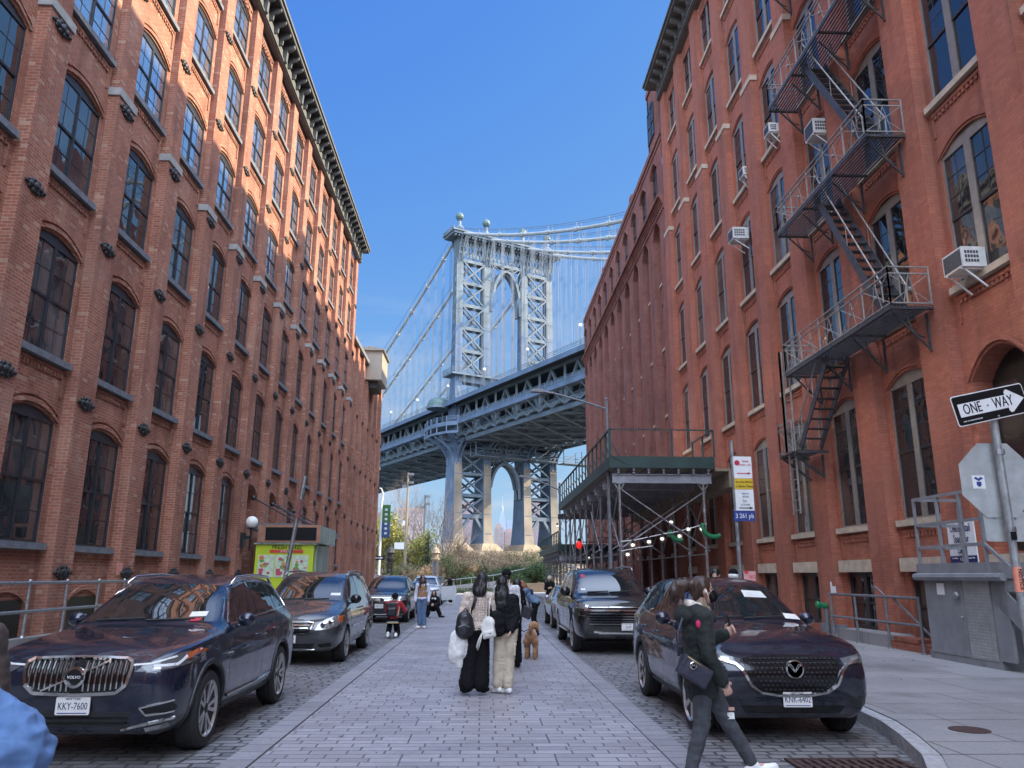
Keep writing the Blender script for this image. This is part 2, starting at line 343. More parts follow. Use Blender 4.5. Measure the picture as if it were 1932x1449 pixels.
def pavement(name, pts, out):
    """pts = kerb line (x, y) from far to near, out = x of the building side"""
    k = .16; top = MB(); kb = MB(); n = len(pts)
    for (xa, ya), (xb, yb) in zip(pts, pts[1:]):
        s = 1 if out > xa else -1; d = Vector((xb - xa, yb - ya)); nrm = Vector((-d.y, d.x)).normalized(); nrm = nrm if nrm.x * s > 0 else -nrm
        ia, ib = (xa + nrm.x * k, ya + nrm.y * k), (xb + nrm.x * k, yb + nrm.y * k)
        L = d.length; m = max(1, int(L / 1.9))
        for i in range(m):
            t0, t1 = i / m, (i + 1) / m - .012 / L
            P = lambda t, e: (xa + d.x * t + nrm.x * e, ya + d.y * t + nrm.y * e)
            o = [P(t0, 0), P(t1, 0), P(t1, k), P(t0, k)]
            kb.prism([(p[0], p[1]) for p in o], -.05, .146 + .004 * ((i * 7) % 3 - 1), 2)
        top.quad((*ia, .152), (*ib, .152), (out, yb, .152), (out, ya, .152))
    kind(kb.build(name.replace('pavement', 'kerb'), mt['granite']), 'structure')
    kind(top.build(name, mt['slab']), 'structure')
pavement('pavement', [(-4.95, 84), (-4.95, -30)], -10.2)
pavement('pavement_by_shed', [(4.62, 84), (4.62, 10.3), (4.50, 9.2), (4.30, 8.4), (4.02, 7.5), (3.5, 6.4), (2.7, 5.2), (2.5, 4.0), (2.5, -30)], 11)

l = MB(); _r = random.Random(21)
for i in range(420):
    x = _r.choice((-4.9 + abs(_r.gauss(0, .12)), 4.5 - abs(_r.gauss(0, .15)), _r.uniform(-4.8, 4.5), _r.uniform(4.9, 9), _r.uniform(-8.5, -5.2))); y = _r.uniform(6.5, 40); z = .014 if -4.9 < x < 4.45 else .158
    if x > 4 and x < 4.75: continue
    a = _r.uniform(0, 6.28); q = _r.uniform(.012, .035); c_, s_ = math.cos(a) * q, math.sin(a) * q
    l.add([(x - c_, y - s_, z), (x + s_ * .5, y - c_ * .5, z + .008), (x + c_, y + s_, z + .004), (x - s_ * .5, y + c_ * .5, z + .01)], ((0, 1, 2, 3),))
kind(l.build('leaf_litter', M_('dry litter', (.17, .12, .07), .8, var=.7, scale=3)), 'stuff')
# ---------------------------------------------------------------- brick buildings
class Facade:
    """u runs along the street (world y), v is height, w is how far a point stands out of the wall plane"""
    def __init__(s, x0, sg): s.x0 = x0; s.sg = sg; s.b = MB()
    def P(s, u, v, w): return (s.x0 + s.sg * w, u, v)
    def bx(s, u0, u1, v0, v1, w0, w1, mi=0): s.b.bx(s.x0 + s.sg * w0, s.x0 + s.sg * w1, u0, u1, v0, v1, mi); return s
    def quad(s, a, b, c, d, mi=0): s.b.quad(s.P(*a), s.P(*b), s.P(*c), s.P(*d), mi)
    def arch(s, a, c, spring, rise, n=10):
        return [(a + (c - a) * i / n, spring + rise * (1 - (2 * i / n - 1) ** 2)) for i in range(n + 1)]
    def panel(s, u0, u1, v0, v1, w, a, c, sill, spring, rise, depth, mi=0):
        ar = s.arch(a, c, spring, rise); q = lambda *p: s.quad(*[(x, y, w) for x, y in p], mi)
        q((u0, v0), (a, v0), (a, v1), (u0, v1)); q((c, v0), (u1, v0), (u1, v1), (c, v1)); q((a, v0), (c, v0), (c, sill), (a, sill))
        for (x0, y0), (x1, y1) in zip(ar, ar[1:]): q((x0, y0), (x1, y1), (x1, v1), (x0, v1))
        loop = [(a, sill), (a, spring)] + ar[1:-1] + [(c, spring), (c, sill)]
        for (x0, y0), (x1, y1) in zip(loop, loop[1:] + loop[:1]): s.quad((x0, y0, w), (x1, y1, w), (x1, y1, w - depth), (x0, y0, w - depth), mi)
    def hood(s, a, c, spring, rise, w, mi=0, t=.10, g=.05, o=.05):
        """a projecting brick ring above an arched opening"""
        lo = s.arch(a - g, c + g, spring + .02, rise + g); hi = s.arch(a - g - t * .7, c + g + t * .7, spring + .02, rise + g + t)
        for i in range(len(lo) - 1):
            A, B, C, D = lo[i], lo[i + 1], hi[i + 1], hi[i]
            s.b.add([s.P(*p, w + o) for p in (A, B, C, D)] + [s.P(*p, w) for p in (A, B, C, D)], ((0, 1, 2, 3), (0, 4, 5, 1), (3, 2, 6, 7)), mi)
    def dentil(s, u0, u1, v0, v1, w, mi=0, n=12):
        """sunk panel with a row of corbel teeth under a sill"""
        s.bx(u0, u1, v1, v1 + .07, w, w + .05, mi); s.bx(u0, u0 + .07, v0, v1, w, w + .035, mi); s.bx(u1 - .07, u1, v0, v1, w, w + .035, mi)
        d = (u1 - u0 - .14) / n
        for i in range(n): s.bx(u0 + .07 + d * (i + .2), u0 + .07 + d * (i + .8), v1 - .10, v1, w, w + .04, mi)
def window_mesh(w, h, rise, kindw):
    """frame and pane meshes, local: x out of the wall, y along, z up from the sill top"""
    f = MB(); g = MB(); t = .045 if kindw == 'left' else .06; hw = w / 2
    bx = lambda y0, y1, z0, z1, x0, x1, mi=0: f.bx(x0, x1, y0, y1, z0, z1, mi)
    bx(-hw, -hw + t, 0, h, -.02, .035); bx(hw - t, hw, 0, h, -.02, .035); bx(-hw + t, hw - t, 0, t, -.02, .035); bx(-hw, hw, h - .05, h + .03, -.02, .04)
    n = 8; ar = [(-hw + w * i / n, h + .03 + (rise - .03) * (1 - (2 * i / n - 1) ** 2)) for i in range(n + 1)]
    for (y0, z0), (y1, z1) in zip(ar, ar[1:]): f.quad((.02, y0, h + .03), (.02, y1, h + .03), (.02, y1, z1), (.02, y0, z0))
    m = .04 if kindw == 'left' else .11
    bx(-m, m, t, h - .05, -.02, .04)
    mid = h * .5
    for s in (-1, 1):
        y0, y1 = sorted((s * m, s * (hw - t)))
        bx(y0, y1, mid - .03, mid + .03, -.015, .028, 1)
        for k in (0, 1):
            z0, z1 = ((t, mid - .03), (mid + .03, h - .05))[k]; xo = -.005 if k == 0 else .008
            st = .026
            bx(y0, y0 + st, z0, z1, xo - .012, xo + .014, 1); bx(y1 - st, y1, z0, z1, xo - .012, xo + .014, 1)
            if kindw == 'left':
                yc = (y0 + y1) / 2; zc = (z0 + z1) / 2
                bx(yc - .009, yc + .009, z0, z1, xo - .01, xo + .009, 1)
                for ya, yb in ((y0 + st, yc - .009), (yc + .009, y1 - st)): bx(ya, yb, zc - .009, zc + .009, xo - .01, xo + .009, 1)
            elif k == 1:
                bx((y0 + y1) / 2 - .008, (y0 + y1) / 2 + .008, z0, z1, xo - .01, xo + .008, 1)
                for q in (1, 2):
                    zc = z0 + (z1 - z0) * q / 3
                    for ya, yb in ((y0 + st, (y0 + y1) / 2 - .008), ((y0 + y1) / 2 + .008, y1 - st)): bx(ya, yb, zc - .008, zc + .008, xo - .008, xo + .008, 1)
            tl = random.uniform(-.005, .005)
            g.quad((xo, y0, z0), (xo + tl, y1, z0), (xo + tl + random.uniform(-.006, .006), y1, z1), (xo + random.uniform(-.004, .004), y0, z1))
    return f, g
_wcache = {}
def place_windows(parent, spots, sg, kindw, mats, sill_m, upper=None):
    """spots: (x, u, sill z, w, h, rise) - the nearest 95 as parts, the rest as one part"""
    spots = sorted(spots, key=lambda q: (max(0, 13.4 - q[1]) * 50 + q[1] + .3 * q[2]))
    rest = (MB(), MB(), MB()); random.seed(4)
    for i, (x, u, z, w, h, r) in enumerate(spots):
        gl = upper if upper and z > 12 else mats[1]; k = (round(w, 3), round(h, 3), round(r, 3), sg, kindw, i % 3, gl.name)
        if k not in _wcache:
            f, g = window_mesh(w, h, r, kindw); s = MB(); s.bx(-.02, .20, -w / 2 - .14, w / 2 + .14, -.15, 0)
            if sg < 0:
                for q in (f, g, s): q.v = [(-a, b_, c) for a, b_, c in q.v]
            _wcache[k] = (f, g, s, f.mesh('window', [mats[0], mats[2]]), g.mesh('pane', gl), s.mesh('sill', sill_m))
        f, g, s, fm, gm, sm = _wcache[k]
        if i < 95 and u > 5:
            o = put('window', fm, parent, loc=Vector((x, u, z)) - parent.location); put('pane', gm, o); put('sill', sm, o)
        else:
            for R_, q in zip(rest, (f, g, s)): R_.add([(a + x, b_ + u, c + z) for a, b_, c in q.v], q.f); R_.m[-len(q.m):] = q.m
            if gl is not mats[1]: rest[1].m[-len(g.m):] = [1] * len(g.m)
    if rest[0].v:
        o = MB(); o.add(rest[0].v, rest[0].f, 0); o.m = [3 * k for k in rest[0].m]; o.add(rest[1].v, rest[1].f, 1); o.m[-len(rest[1].m):] = [4 if k else 1 for k in rest[1].m]; o.add(rest[2].v, rest[2].f, 2)
        kind(o.build('windows_beyond', [mats[0], mats[1], sill_m, mats[2], upper or mats[1]], parent, world=True), 'stuff')
# ---- left warehouse
LB = thing('warehouse', 'long red brick warehouse with sunlit upper floors, iron wall plates and dark bracketed cornice', 'building', (-9.6, 20, 0))
LROW = [(2.35, 2.68, .22), (6.45, 2.52, .22), (10.55, 2.38, .22), (14.60, 2.04, .22), (18.25, 2.04, .21), (21.72, 1.96, .20)]   # sill, height to spring, rise
LTOP = 24.45
F = Facade(-9.6, 1); RW = -.22; spots = []; PIL = [18.0 + 3.25 * k for k in range(-10, 12)]
vb = [.15] + [r[0] - .95 for r in LROW[1:]] + [LTOP]
ENTR = (31.0, 34.25)
for k, pu in enumerate(PIL):
    step = 13.70
    F.bx(pu, pu + .88, .15, step, RW - .3, .06); F.bx(pu + .03, pu + .85, step, LTOP, RW - .3, 0)
    if k + 1 < len(PIL):
        u0, u1 = pu + .88, PIL[k + 1]; a, c = u0 + .23, u1 - .23
        for j, (sz, h, rise) in enumerate(LROW):
            v0, v1 = vb[j], vb[j + 1]
            if j == 0 and (abs(pu - 31.0) < .1 or abs(pu - 34.25) < .1):      # tall entrance openings
                F.panel(u0, u1, v0, v1, RW, a, c, .16, 4.95, .36, .5); F.hood(a, c, 4.95, .36, RW)
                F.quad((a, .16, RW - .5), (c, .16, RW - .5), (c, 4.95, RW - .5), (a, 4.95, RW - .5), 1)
                continue
            F.panel(u0, u1, v0, v1, RW, a, c, sz - .15, sz + h, rise, .09); F.hood(a, c, sz + h, rise, RW); F.hood(a, c, sz + h + .16, rise, RW, o=.035, t=.07)
            if j: F.dentil(u0 + .16, u1 - .16, sz - .82, sz - .28, RW, n=14 if pu < 32 else 8)
            spots.append((-9.6 + RW - .055, (a + c) / 2, sz, c - a - .005, h, rise))
        F.bx(u0 + .1, u1 - .1, LTOP - .32, LTOP - .05, RW, RW + .05)
        for i in range(9): F.bx(u0 + .2 + i * .215, u0 + .29 + i * .215, LTOP - .62 + .05 * (i % 2), LTOP - .34, RW, RW + .05)
        # basement lights
        F.bx(a + .25, c - .25, .16, 1.15, RW, RW + .015, 1)
        F.hood(a + .25, c - .25, 1.05, .2, RW + .012)
wall = F.b
wall.bx(-9.6 + RW - .62, -24, -14.5, 54.63, 0, LTOP)      # the body behind the face
wall.bx(-9.62, -10.3, 54.35, 54.62, 0, LTOP)
wall.build('wall', [mt['brick_left'], mt['black']], LB, world=True)
place_windows(LB, spots, 1, 'left', (mt['frame_dark'], mt['glass_left'], mt['frame_dark']), mt['bluestone'], mt['glass_upper'])
for pu in PIL:
    if pu > 8: cp = MB(); cp.bx(-9.82, -9.50, pu - .05, pu + .93, 13.70, 13.92); cp.build('pilaster_cap', mt['capstone'], LB, world=True)
# iron wall plates: an oval boss with four scrolls
pb_ = MB()
for dx, dz, r in ((0, 0, .13), (.17, .0, .10), (-.17, .0, .10), (.33, .0, .06), (-.33, .0, .06), (.08, .11, .075), (-.08, .11, .075), (.08, -.11, .075), (-.08, -.11, .075), (.22, .07, .05), (-.22, -.07, .05), (.22, -.07, .05), (-.22, .07, .05)):
    pb_.ball((0, dx, dz), r, 9, sq=(.55, 1, .8))
pm = pb_.mesh('wall_plate', mt['iron'], True)
plz = [1.72, 5.63, 9.6, 13.48, 17.25, 20.85]
pl = sorted([(pu + .44, z) for pu in PIL for z in plz if pu > 10], key=lambda q: q[0] + .3 * q[1])
for u, z in pl[:98]: put('wall_plate', pm, LB, loc=Vector((-9.51 if z < 13.7 else -9.57, u, z)) - LB.location)
# cornice: frieze, deep dark soffit, scroll brackets, crown
cn = MB(); y0, y1 = -14.5, 54.75
cn.bx(-9.75, -9.46, y0, y1, LTOP, LTOP + .62); cn.bx(-9.75, -9.40, y0, y1, LTOP + .05, LTOP + .13); cn.bx(-9.75, -8.92, y0, y1 + .35, 25.42, 25.60); cn.bx(-9.75, -8.84, y0, y1 + .42, 25.60, 25.72)
cn.build('cornice', mt['cornice_metal'], LB, world=True)
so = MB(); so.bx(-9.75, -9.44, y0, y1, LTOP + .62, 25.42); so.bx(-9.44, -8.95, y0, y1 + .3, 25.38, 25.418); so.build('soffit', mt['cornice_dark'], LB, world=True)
_bk = {}; u = -14.2
while u < 54.6:
    big = abs(((u - 18.0) % 3.25) - .4) < .34
    pr = [(-9.44, LTOP + (.0 if big else .32)), (-9.30, LTOP + (.08 if big else .36)), (-9.27, LTOP + .62), (-9.10, LTOP + .70), (-8.98, LTOP + .80), (-8.96, 25.38), (-9.44, 25.38)]
    w = .10 if big else .05
    if big not in _bk: q = MB(); q.prism(pr, -w, w, 1); _bk[big] = q.mesh('bracket', mt['cornice_metal'])
    if u > 5: put('bracket', _bk[big], LB, loc=Vector((0, u, 0)) - LB.location)
    u += .8125
rf = MB(); rf.bx(-8.86, -24, -14.5, 54.9, 25.725, 25.80); rf.build('roof', mt['roof'], LB, world=True)
# ---- lower wing beyond it
LW = thing('warehouse_wing', 'lower bricked-up brick wing with close pilasters beyond the tall warehouse', 'building', (-9.6, 62, 0))
F = Facade(-9.6, 1)
F.b.bx(-9.82, -22, 54.64, 70.2, 0, 18.7)
for k in range(6):
    u = 57.0 + 2.75 * k - .3
    F.bx(u, u + .75, .1, 14.3, -.3, .05); F.bx(u + .04, u + .71, 14.3, 18.7, -.3, -.02)
    for z in (4.2, 7.6, 11.3): F.bx(u + .95, u + 2.55, z, z + .14, -.3, -.12, 1)
    for z in (5.4, 9.4, 13.2): F.b.ball((-9.5, u + .38, z), .17, 8, 2, sq=(.5, 1, 1))
F.bx(54.64, 70.3, 18.55, 18.85, -.3, .08, 1)
F.b.build('wall', [mt['brick_left'], mt['bluestone'], mt['iron']], LW, world=True)
for k in range(5):
    for z in (4.45, 7.85, 11.55):
        g = MB(); u = 57.0 + 2.75 * k - .3; g.bx(-9.822, -9.80, u + 1.15, u + 2.35, z, z + 2.0); g.build('blind_window', mt['frame_dark'], LW, world=True)
HB = thing('hoist_house', 'beige overhanging sheet metal box at the top of the lower brick wing', 'hoist', (-9.2, 63.8, 17))
h = MB(); h.bx(-10.4, -8.52, 62, 65.6, 17.3, 19.75); h.build('cladding', M_('beige panel', (.30, .265, .21), .6, var=.08, scale=2), HB, world=True)
h = MB(); h.prism([(-10.5, 19.755), (-8.35, 19.755), (-8.35, 19.84), (-9.4, 20.1), (-10.5, 19.95)], 61.8, 65.8, 1); h.build('lid', M_('beige lid', (.28, .25, .2), .6), HB, world=True)
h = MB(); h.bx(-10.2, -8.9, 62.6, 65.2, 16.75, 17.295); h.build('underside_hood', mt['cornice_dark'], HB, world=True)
# ---- right loft building
RB = thing('loft_building', 'tall painted red brick loft building with fire escape and grey window frames', 'building', (10, 25, 0))
RROW = [(3.05, 3.26, .27), (7.82, 3.04, .27), (12.25, 3.02, .27), (16.70, 2.9, .27), (21.15, 2.8, .27), (25.60, 2.68, .26)]
RTOP = 28.75
F = Facade(10, -1); RW = -.22; spots = []; PIL = [15.62 + 3.3 * k for k in range(-10, 8)]
vb = [2.2] + [r[0] - 1.15 for r in RROW[1:]] + [RTOP]
for k, pu in enumerate(PIL):
    F.bx(pu, pu + 1.06, .12, 20.1, RW - .3, .05); F.bx(pu + .03, pu + 1.03, 20.1, RTOP, RW - .3, 0)
    if k + 1 < len(PIL):
        u0, u1 = pu + 1.06, PIL[k + 1]; a, c = u0 + .22, u1 - .22
        for j, (sz, h, rise) in enumerate(RROW):
            v0, v1 = vb[j], vb[j + 1]
            if j == 0 and abs(pu - 12.32) < .1:        # raised street door
                F.panel(u0, u1, v0, v1, RW, a, c, 2.21, 5.7, .55, .5); F.hood(a, c, 5.7, .55, RW)
                continue
            F.panel(u0, u1, v0, v1, RW, a, c, sz - .15, sz + h, rise, .15); F.hood(a, c, sz + h, rise, RW, t=.06, o=.03)
            F.dentil(u0 + .16, u1 - .16, sz - .82, sz - .30, RW, n=12 if pu < 26 else 8)
            spots.append((10 - (RW - .065), (a + c) / 2, sz, c - a - .005, h, rise))
        F.panel(u0, u1, .12, 2.2, RW, a + .02, c - .02, .35, 1.84, 0.0, .15)
        F.bx(u0 + .1, u1 - .1, RTOP - .34, RTOP - .06, RW, RW + .05)
        for i in range(9): F.bx(u0 + .14 + i * .22, u0 + .24 + i * .22, RTOP - .75, RTOP - .34, RW, RW + .05)
F.b.bx(10.85, 26, PIL[0], 39.78, 0, RTOP)
F.b.build('wall', mt['brick_right'], RB, world=True)
place_windows(RB, spots, -1, 'right', (mt['frame_grey'], mt['glass_right'], mt['frame_black']), mt['sandstone'])
bw = MB()
for k, pu in enumerate(PIL[:-1]):
    u0, u1 = pu + 1.28, PIL[k + 1] - .22
    if pu < 8: continue
    o = MB(); 
    for y0_, y1_ in ((u0, u0 + .1), ((u0 + u1) / 2 - .09, (u0 + u1) / 2 + .09), (u1 - .1, u1)): o.bx(10.29, 10.37, y0_, y1_, .36, 1.83)
    o.bx(10.30, 10.36, u0 + .1, u1 - .1, 1.72, 1.83); o.bx(10.30, 10.36, u0 + .1, u1 - .1, .36, .46); o.bx(10.30, 10.35, u0 + .1, u1 - .1, 1.02, 1.08)
    w_ = o.build('basement_window', mt['frame_black'], RB, world=True)
    g = MB(); g.quad((10.34, u0, .36), (10.34, u1, .36), (10.34, u1, 1.83), (10.34, u0, 1.83)); g.build('pane', mt['glass_right'], w_)
    l = MB(); l.bx(10.05, 10.30, u0 - .1, u1 + .1, 1.842, 2.16); l.build('lintel', mt['sandstone'], RB, world=True)
for pu in PIL:
    if pu > 8:
        cp = MB(); cp.bx(10.2, 9.92, pu - .04, pu + 1.10, 20.1, 20.32); cp.build('pilaster_cap', mt['sandstone'], RB, world=True)
        cp = MB(); cp.bx(10.2, 9.90, pu - .02, pu + 1.08, .12, .42); cp.build('pilaster_base', mt['bluestone'], RB, world=True)
y0, y1 = PIL[0], 39.7
cn = MB(); cn.bx(10.2, 9.86, y0, y1, RTOP, RTOP + .45); cn.bx(10.2, 9.80, y0, y1, RTOP + .06, RTOP + .16); cn.bx(10.2, 9.18, y0, y1 + .3, 29.62, 29.78); cn.bx(10.2, 9.08, y0, y1 + .35, 29.78, 29.9); cn.bx(10.2, 9.84, y0, y1, RTOP + .45, 29.62)
cn.build('cornice', mt['cornice_metal'], RB, world=True)
_bk = None; u = 5
while u < 39.6:
    br = MB(); br.prism([(9.84, RTOP + .30), (9.70, RTOP + .34), (9.68, RTOP + .55), (9.48, RTOP + .62), (9.3, RTOP + .70), (9.28, 29.618), (9.84, 29.618)], -.1, .1, 1); _bk = _bk or br.mesh('bracket', mt['cornice_metal']); put('bracket', _bk, RB, loc=Vector((0, u, 0)) - RB.location); u += .825
# street door in its arch
dr = MB(); u0, u1 = 13.38 + .22, 15.62 - .22
dr.bx(10.66, 10.72, u0, u1, 2.22, 6.2); d_ = dr.build('door', mt['frame_black'], RB, world=True)
dg = MB()
for k in range(2):
    a = u0 + .12 + k * (u1 - u0) / 2; dg.bx(10.645, 10.665, a, a + (u1 - u0) / 2 - .24, 3.2, 5.6)
dg.build('pane', mt['glass_right'], d_)
# ---- darker building beyond
FB = thing('brick_building', 'dark brick building with tall round arched bays and corbelled brick cornice', 'building', (10, 57, 0))
F = Facade(10, -1); spots = []; n = 11; P0, PW = 39.82, 3.17
FR = [(2.9, 2.7, .0), (6.8, 2.75, .25), (10.6, 2.8, .25), (14.5, 2.6, .3), (18.45, 2.75, .6), (23.35, 2.0, .35)]
for k in range(n):
    pu = P0 + PW * k; u0, u1 = pu + 1.25, pu + PW; a, c = u0 + .05, u1 - .05
    F.bx(pu, u0, .1, 22.15, -.75, 0)
    for j, (sz, h, rise) in enumerate(FR[:-1]):
        v0 = .1 if j == 0 else FR[j][0] - .9; v1 = FR[j + 1][0] - .9 if j < 4 else 22.15
        F.panel(u0, u1, v0, v1, -.35, u0 + .2, u1 - .2, sz - .15, sz + h, rise, .15)
        spots.append((10 + .35 + .13, (u0 + u1) / 2, sz, 1.5, h, max(rise, .1)))
    ar = F.arch(u0, u1, 21.25, .75)
    for (xa, ya), (xb, yb) in zip(ar, ar[1:]):
        F.quad((xa, ya, 0), (xb, yb, 0), (xb, 22.15, 0), (xa, 22.15, 0)); F.quad((xa, ya, 0), (xb, yb, 0), (xb, yb, -.35), (xa, ya, -.35))
    top = 31.3 if k == 0 else 27.0
    a, c = u0 + .1, u1 - .1
    F.panel(pu, pu + PW, 22.15, top, 0, a, c, 23.2, 25.3, .5, .2); F.hood(a, c, 25.3, .5, 0)
    spots.append((10 + .18, (a + c) / 2, 23.35, c - a - .005, 1.95, .48))
    if k == 0:
        F.b.v, F.b.f = F.b.v, F.b.f
for i in range(5): F.bx(P0, P0 + PW * n, 22.15 + .13 * i, 22.28 + .13 * i, -.05, .05 + .055 * i + (.08 if i == 4 else 0))
for i in range(int(PW * n / .32)): F.bx(P0 + i * .32, P0 + i * .32 + .16, 22.0, 22.15, 0, .09)
F.bx(P0, P0 + PW * n, 26.7, 27.05, -.1, .08); F.bx(P0, P0 + PW, 31.0, 31.35, -.1, .08); F.bx(P0 + PW - .25, P0 + PW + .002, 27.05, 31.3, -5, .0)
F.bx(P0, P0 + PW, 27.0, 31.3, -9, -.06)
for z in (26.3,): F.bx(P0, P0 + PW * n, z, z + .12, 0, .05)
F.b.bx(10.9, 30, P0, P0 + PW * n, 0, 26.8); F.b.bx(10.0, 10.95, P0 + PW * n - .02, P0 + PW * n + .02, 0, 27)
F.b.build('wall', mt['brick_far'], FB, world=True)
place_windows(FB, spots, -1, 'right', (mt['frame_black'], mt['glass_right'], mt['frame_black']), mt['sandstone'])
# tall upper window of the first bay, and an added unseen roof block that casts the shadow on the warehouse
f, g = window_mesh(1.6, 2.1, .45, 'right')
for q in (f, g): q.v = [(-x + 9.96, y + P0 + 2.2, z + 27.6) for x, y, z in q.v]
w_ = f.build('window', [mt['frame_black'], mt['frame_black']], FB, world=True); g.build('pane', mt['glass_right'], w_)
ph = MB(); ph.bx(17, 29, P0 + PW, P0 + PW * n, 26.8, 36.6); ph.bx(14, 29, P0, P0 + PW, 31.4, 36.0); ph.build('unseen_shadow_block', mt['brick_far'], FB, world=True)
ph = MB(); ph.bx(10.05, 10.5, 49.2, 49.9, 27.05, 27.75); ph.bx(10.05, 10.5, 62.2, 62.8, 27.05, 27.65); ph.build('chimney', mt['brick_far'], FB, world=True)

# the block across the avenue behind the camera (seen only in the glass and paint of the cars)
OB = thing('corner_building', 'dark brick corner building across the avenue behind the viewer', 'building', (0, -52, 0))
m = MB(); m.bx(-46, 46, -64, -48, 0, 17); m.bx(-46, -9, -48, -34, 0, 15); m.bx(10, 46, -48, -34, 0, 16); m.build('wall', mt['brick_far'], OB, world=True)
m = MB()
for i in range(18):
    for j in range(4): m.bx(-44 + i * 5, -42 + i * 5, -48.0, -47.96, 2.5 + j * 3.8, 4.9 + j * 3.8) if -9 < -43 + i * 5 < 10 else None
m.build('windows', mt['glass_right'], OB, world=True)
# ---------------------------------------------------------------- suspension bridge
BA = Vector((-.476, .879, 0)); BP_ = Vector((.879, .476, 0)); BC = Vector((5.14, 207.19, 0))
def Q(u, s, z): return BC + BA * u + BP_ * s + Vector((0, 0, z))
mt['br_pale'] = M_('weathered pale bridge paint', (.085, .112, .126), .6, var=.35, scale=.35)
mt['br_blue'] = M_('blue bridge paint', (.066, .10, .15), .55, var=.25, scale=.3)
mt['br_grey'] = M_('grey blue bridge steel', (.085, .115, .145), .6, var=.25, scale=.4)
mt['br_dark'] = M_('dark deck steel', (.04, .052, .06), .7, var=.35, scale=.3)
mt['br_sunlit'] = M_('sunlit tan bridge paint', (.20, .165, .125), .65, var=.4, scale=.18)  # warm sunlight on one face of the lower legs, put into the colour
mt['cable'] = M_('cable wrap', (.26, .275, .27), .55, var=.15, scale=.3)
mt['rope'] = M_('suspender rope', (.075, .10, .14), .6, var=.2, scale=1)
mt['patina'] = M_('green copper', (.055, .095, .09), .6, var=.3, scale=1)
mt['pierstone'] = M_('pale pier granite', (.27, .21, .145), .85, var=.2, scale=.6, bump=.2)
BR = thing('suspension_bridge', 'pale blue steel suspension bridge with lattice tower, arch and cables crossing behind the street', 'bridge', (5.14, 207.19, 0))
def bb(m, u0, u1, s0, s1, z0, z1, mi=0):
    vs = [Q(u, s, z) for u in (u0, u1) for s in (s0, s1) for z in (z0, z1)]
    m.add(vs, ((0, 1, 3, 2), (4, 6, 7, 5), (0, 4, 5, 1), (2, 3, 7, 6), (0, 2, 6, 4), (1, 5, 7, 3)), mi)
def ln(m, a, b, w, h=None, mi=0): m.bar(Q(*a), Q(*b), w, h or w, mi)
LEG = (-14.63, -6.1, 6.1, 14.63)
prof = [(9.6, 3.7, 1.5), (12, 3.35, 1.35), (16, 2.95, 1.2), (22, 2.65, 1.12), (30, 2.45, 1.08), (45, 2.1, 1.05), (53, 1.35, 1.03), (86, 1.1, 1.0), (93, 1.1, 1.0)]
for i, s in enumerate(LEG):
    m = MB()
    for (z0, a0, b0), (z1, a1, b1) in zip(prof, prof[1:]):
        vs = [Q(u * a, s + k * b, z) for z, a, b in ((z0, a0, b0), (z1, a1, b1)) for u, k in ((-1, -1), (1, -1), (1, 1), (-1, 1))]
        mi = 1 if z1 <= 54 else 0
        # lower half of the upper shaft freshly painted blue
        if (z0, z1) == (53, 86):
            vm = [Q(u * 1.22, s + k * 1.015, 68) for u, k in ((-1, -1), (1, -1), (1, 1), (-1, 1))]
            m.add(vs[:4] + vm, ((0, 1, 5, 4), (1, 2, 6, 5), (2, 3, 7, 6), (3, 0, 4, 7)), 1); m.add(vm + vs[4:], ((0, 1, 5, 4), (1, 2, 6, 5), (2, 3, 7, 6), (3, 0, 4, 7)), 0)
        else: m.add(vs, ((0, 1, 5, 4), (1, 2, 6, 5), (2, 3, 7, 6)), mi); m.add(vs, ((3, 0, 4, 7),), 2 if z1 <= 31 else mi)
    for z in range(12, 92, 5): 
        a = next(a0 + (a1 - a0) * (z - z0) / (z1 - z0) for (z0, a0, b0), (z1, a1, b1) in zip(prof, prof[1:]) if z0 <= z <= z1)
        bb(m, -a - .05, -a + .1, s - 1.0, s + 1.0, z, z + .14, 1 if z < 54 else 0)
    # lattice on the side faces
    k = 0
    for z in [54 + 1.5 * j for j in range(21)]:
        ln(m, ((-1) ** k * .9, s - 1.04, z), (-(-1) ** k * .9, s - 1.04, z + 1.5), .22, .1, 3); k += 1
    m.build('tower_leg', [mt['br_pale'], mt['br_blue'], mt['br_sunlit'], mt['br_grey']], BR, world=True)
    m = MB(); m.lathe([(1.5, 93.2), (1.5, 95.0), (1.1, 95.2), (.9, 96.4), (.55, 97.0), (.45, 98.2), (.8, 98.5)], Q(0, s, 0), 10)
    for u in (-1.4, 1.4): m.ball(Q(u, s, 95.4), .7, 8)
    m.ball(Q(0, s, 99.6), 1.15, 12, 1); m.lathe([(.12, 100.6), (.05, 101.3)], Q(0, s, 0), 6, 1)
    m.build('finial', [mt['br_grey'], mt['patina']], BR, world=True)
    m = MB()
    for u in (-1.2, 1.2):
        for ds in (-.55, .55):
            pts = [(u * (1 + t * t * 1.6), s + ds, 86 + 7 * t) for t in (0, .25, .5, .75, 1)]
            for a, b in zip(pts, pts[1:]): ln(m, a, b, .35)
        for t in (.3, .55, .8): ln(m, (u, s, 86 + 7 * t), (u * (1 + t * t * 1.6), s, 86 + 7 * t), .3)
    m.build('capital_bracket', mt['br_pale'], BR, world=True)
def xpanel(m, sa, sb, z0, z1, w=.5, u=(-1.0, 1.0)):
    for k in u: ln(m, (k, sa, z0), (k, sb, z1), w, .4); ln(m, (k, sb, z0), (k, sa, z1), w, .4)
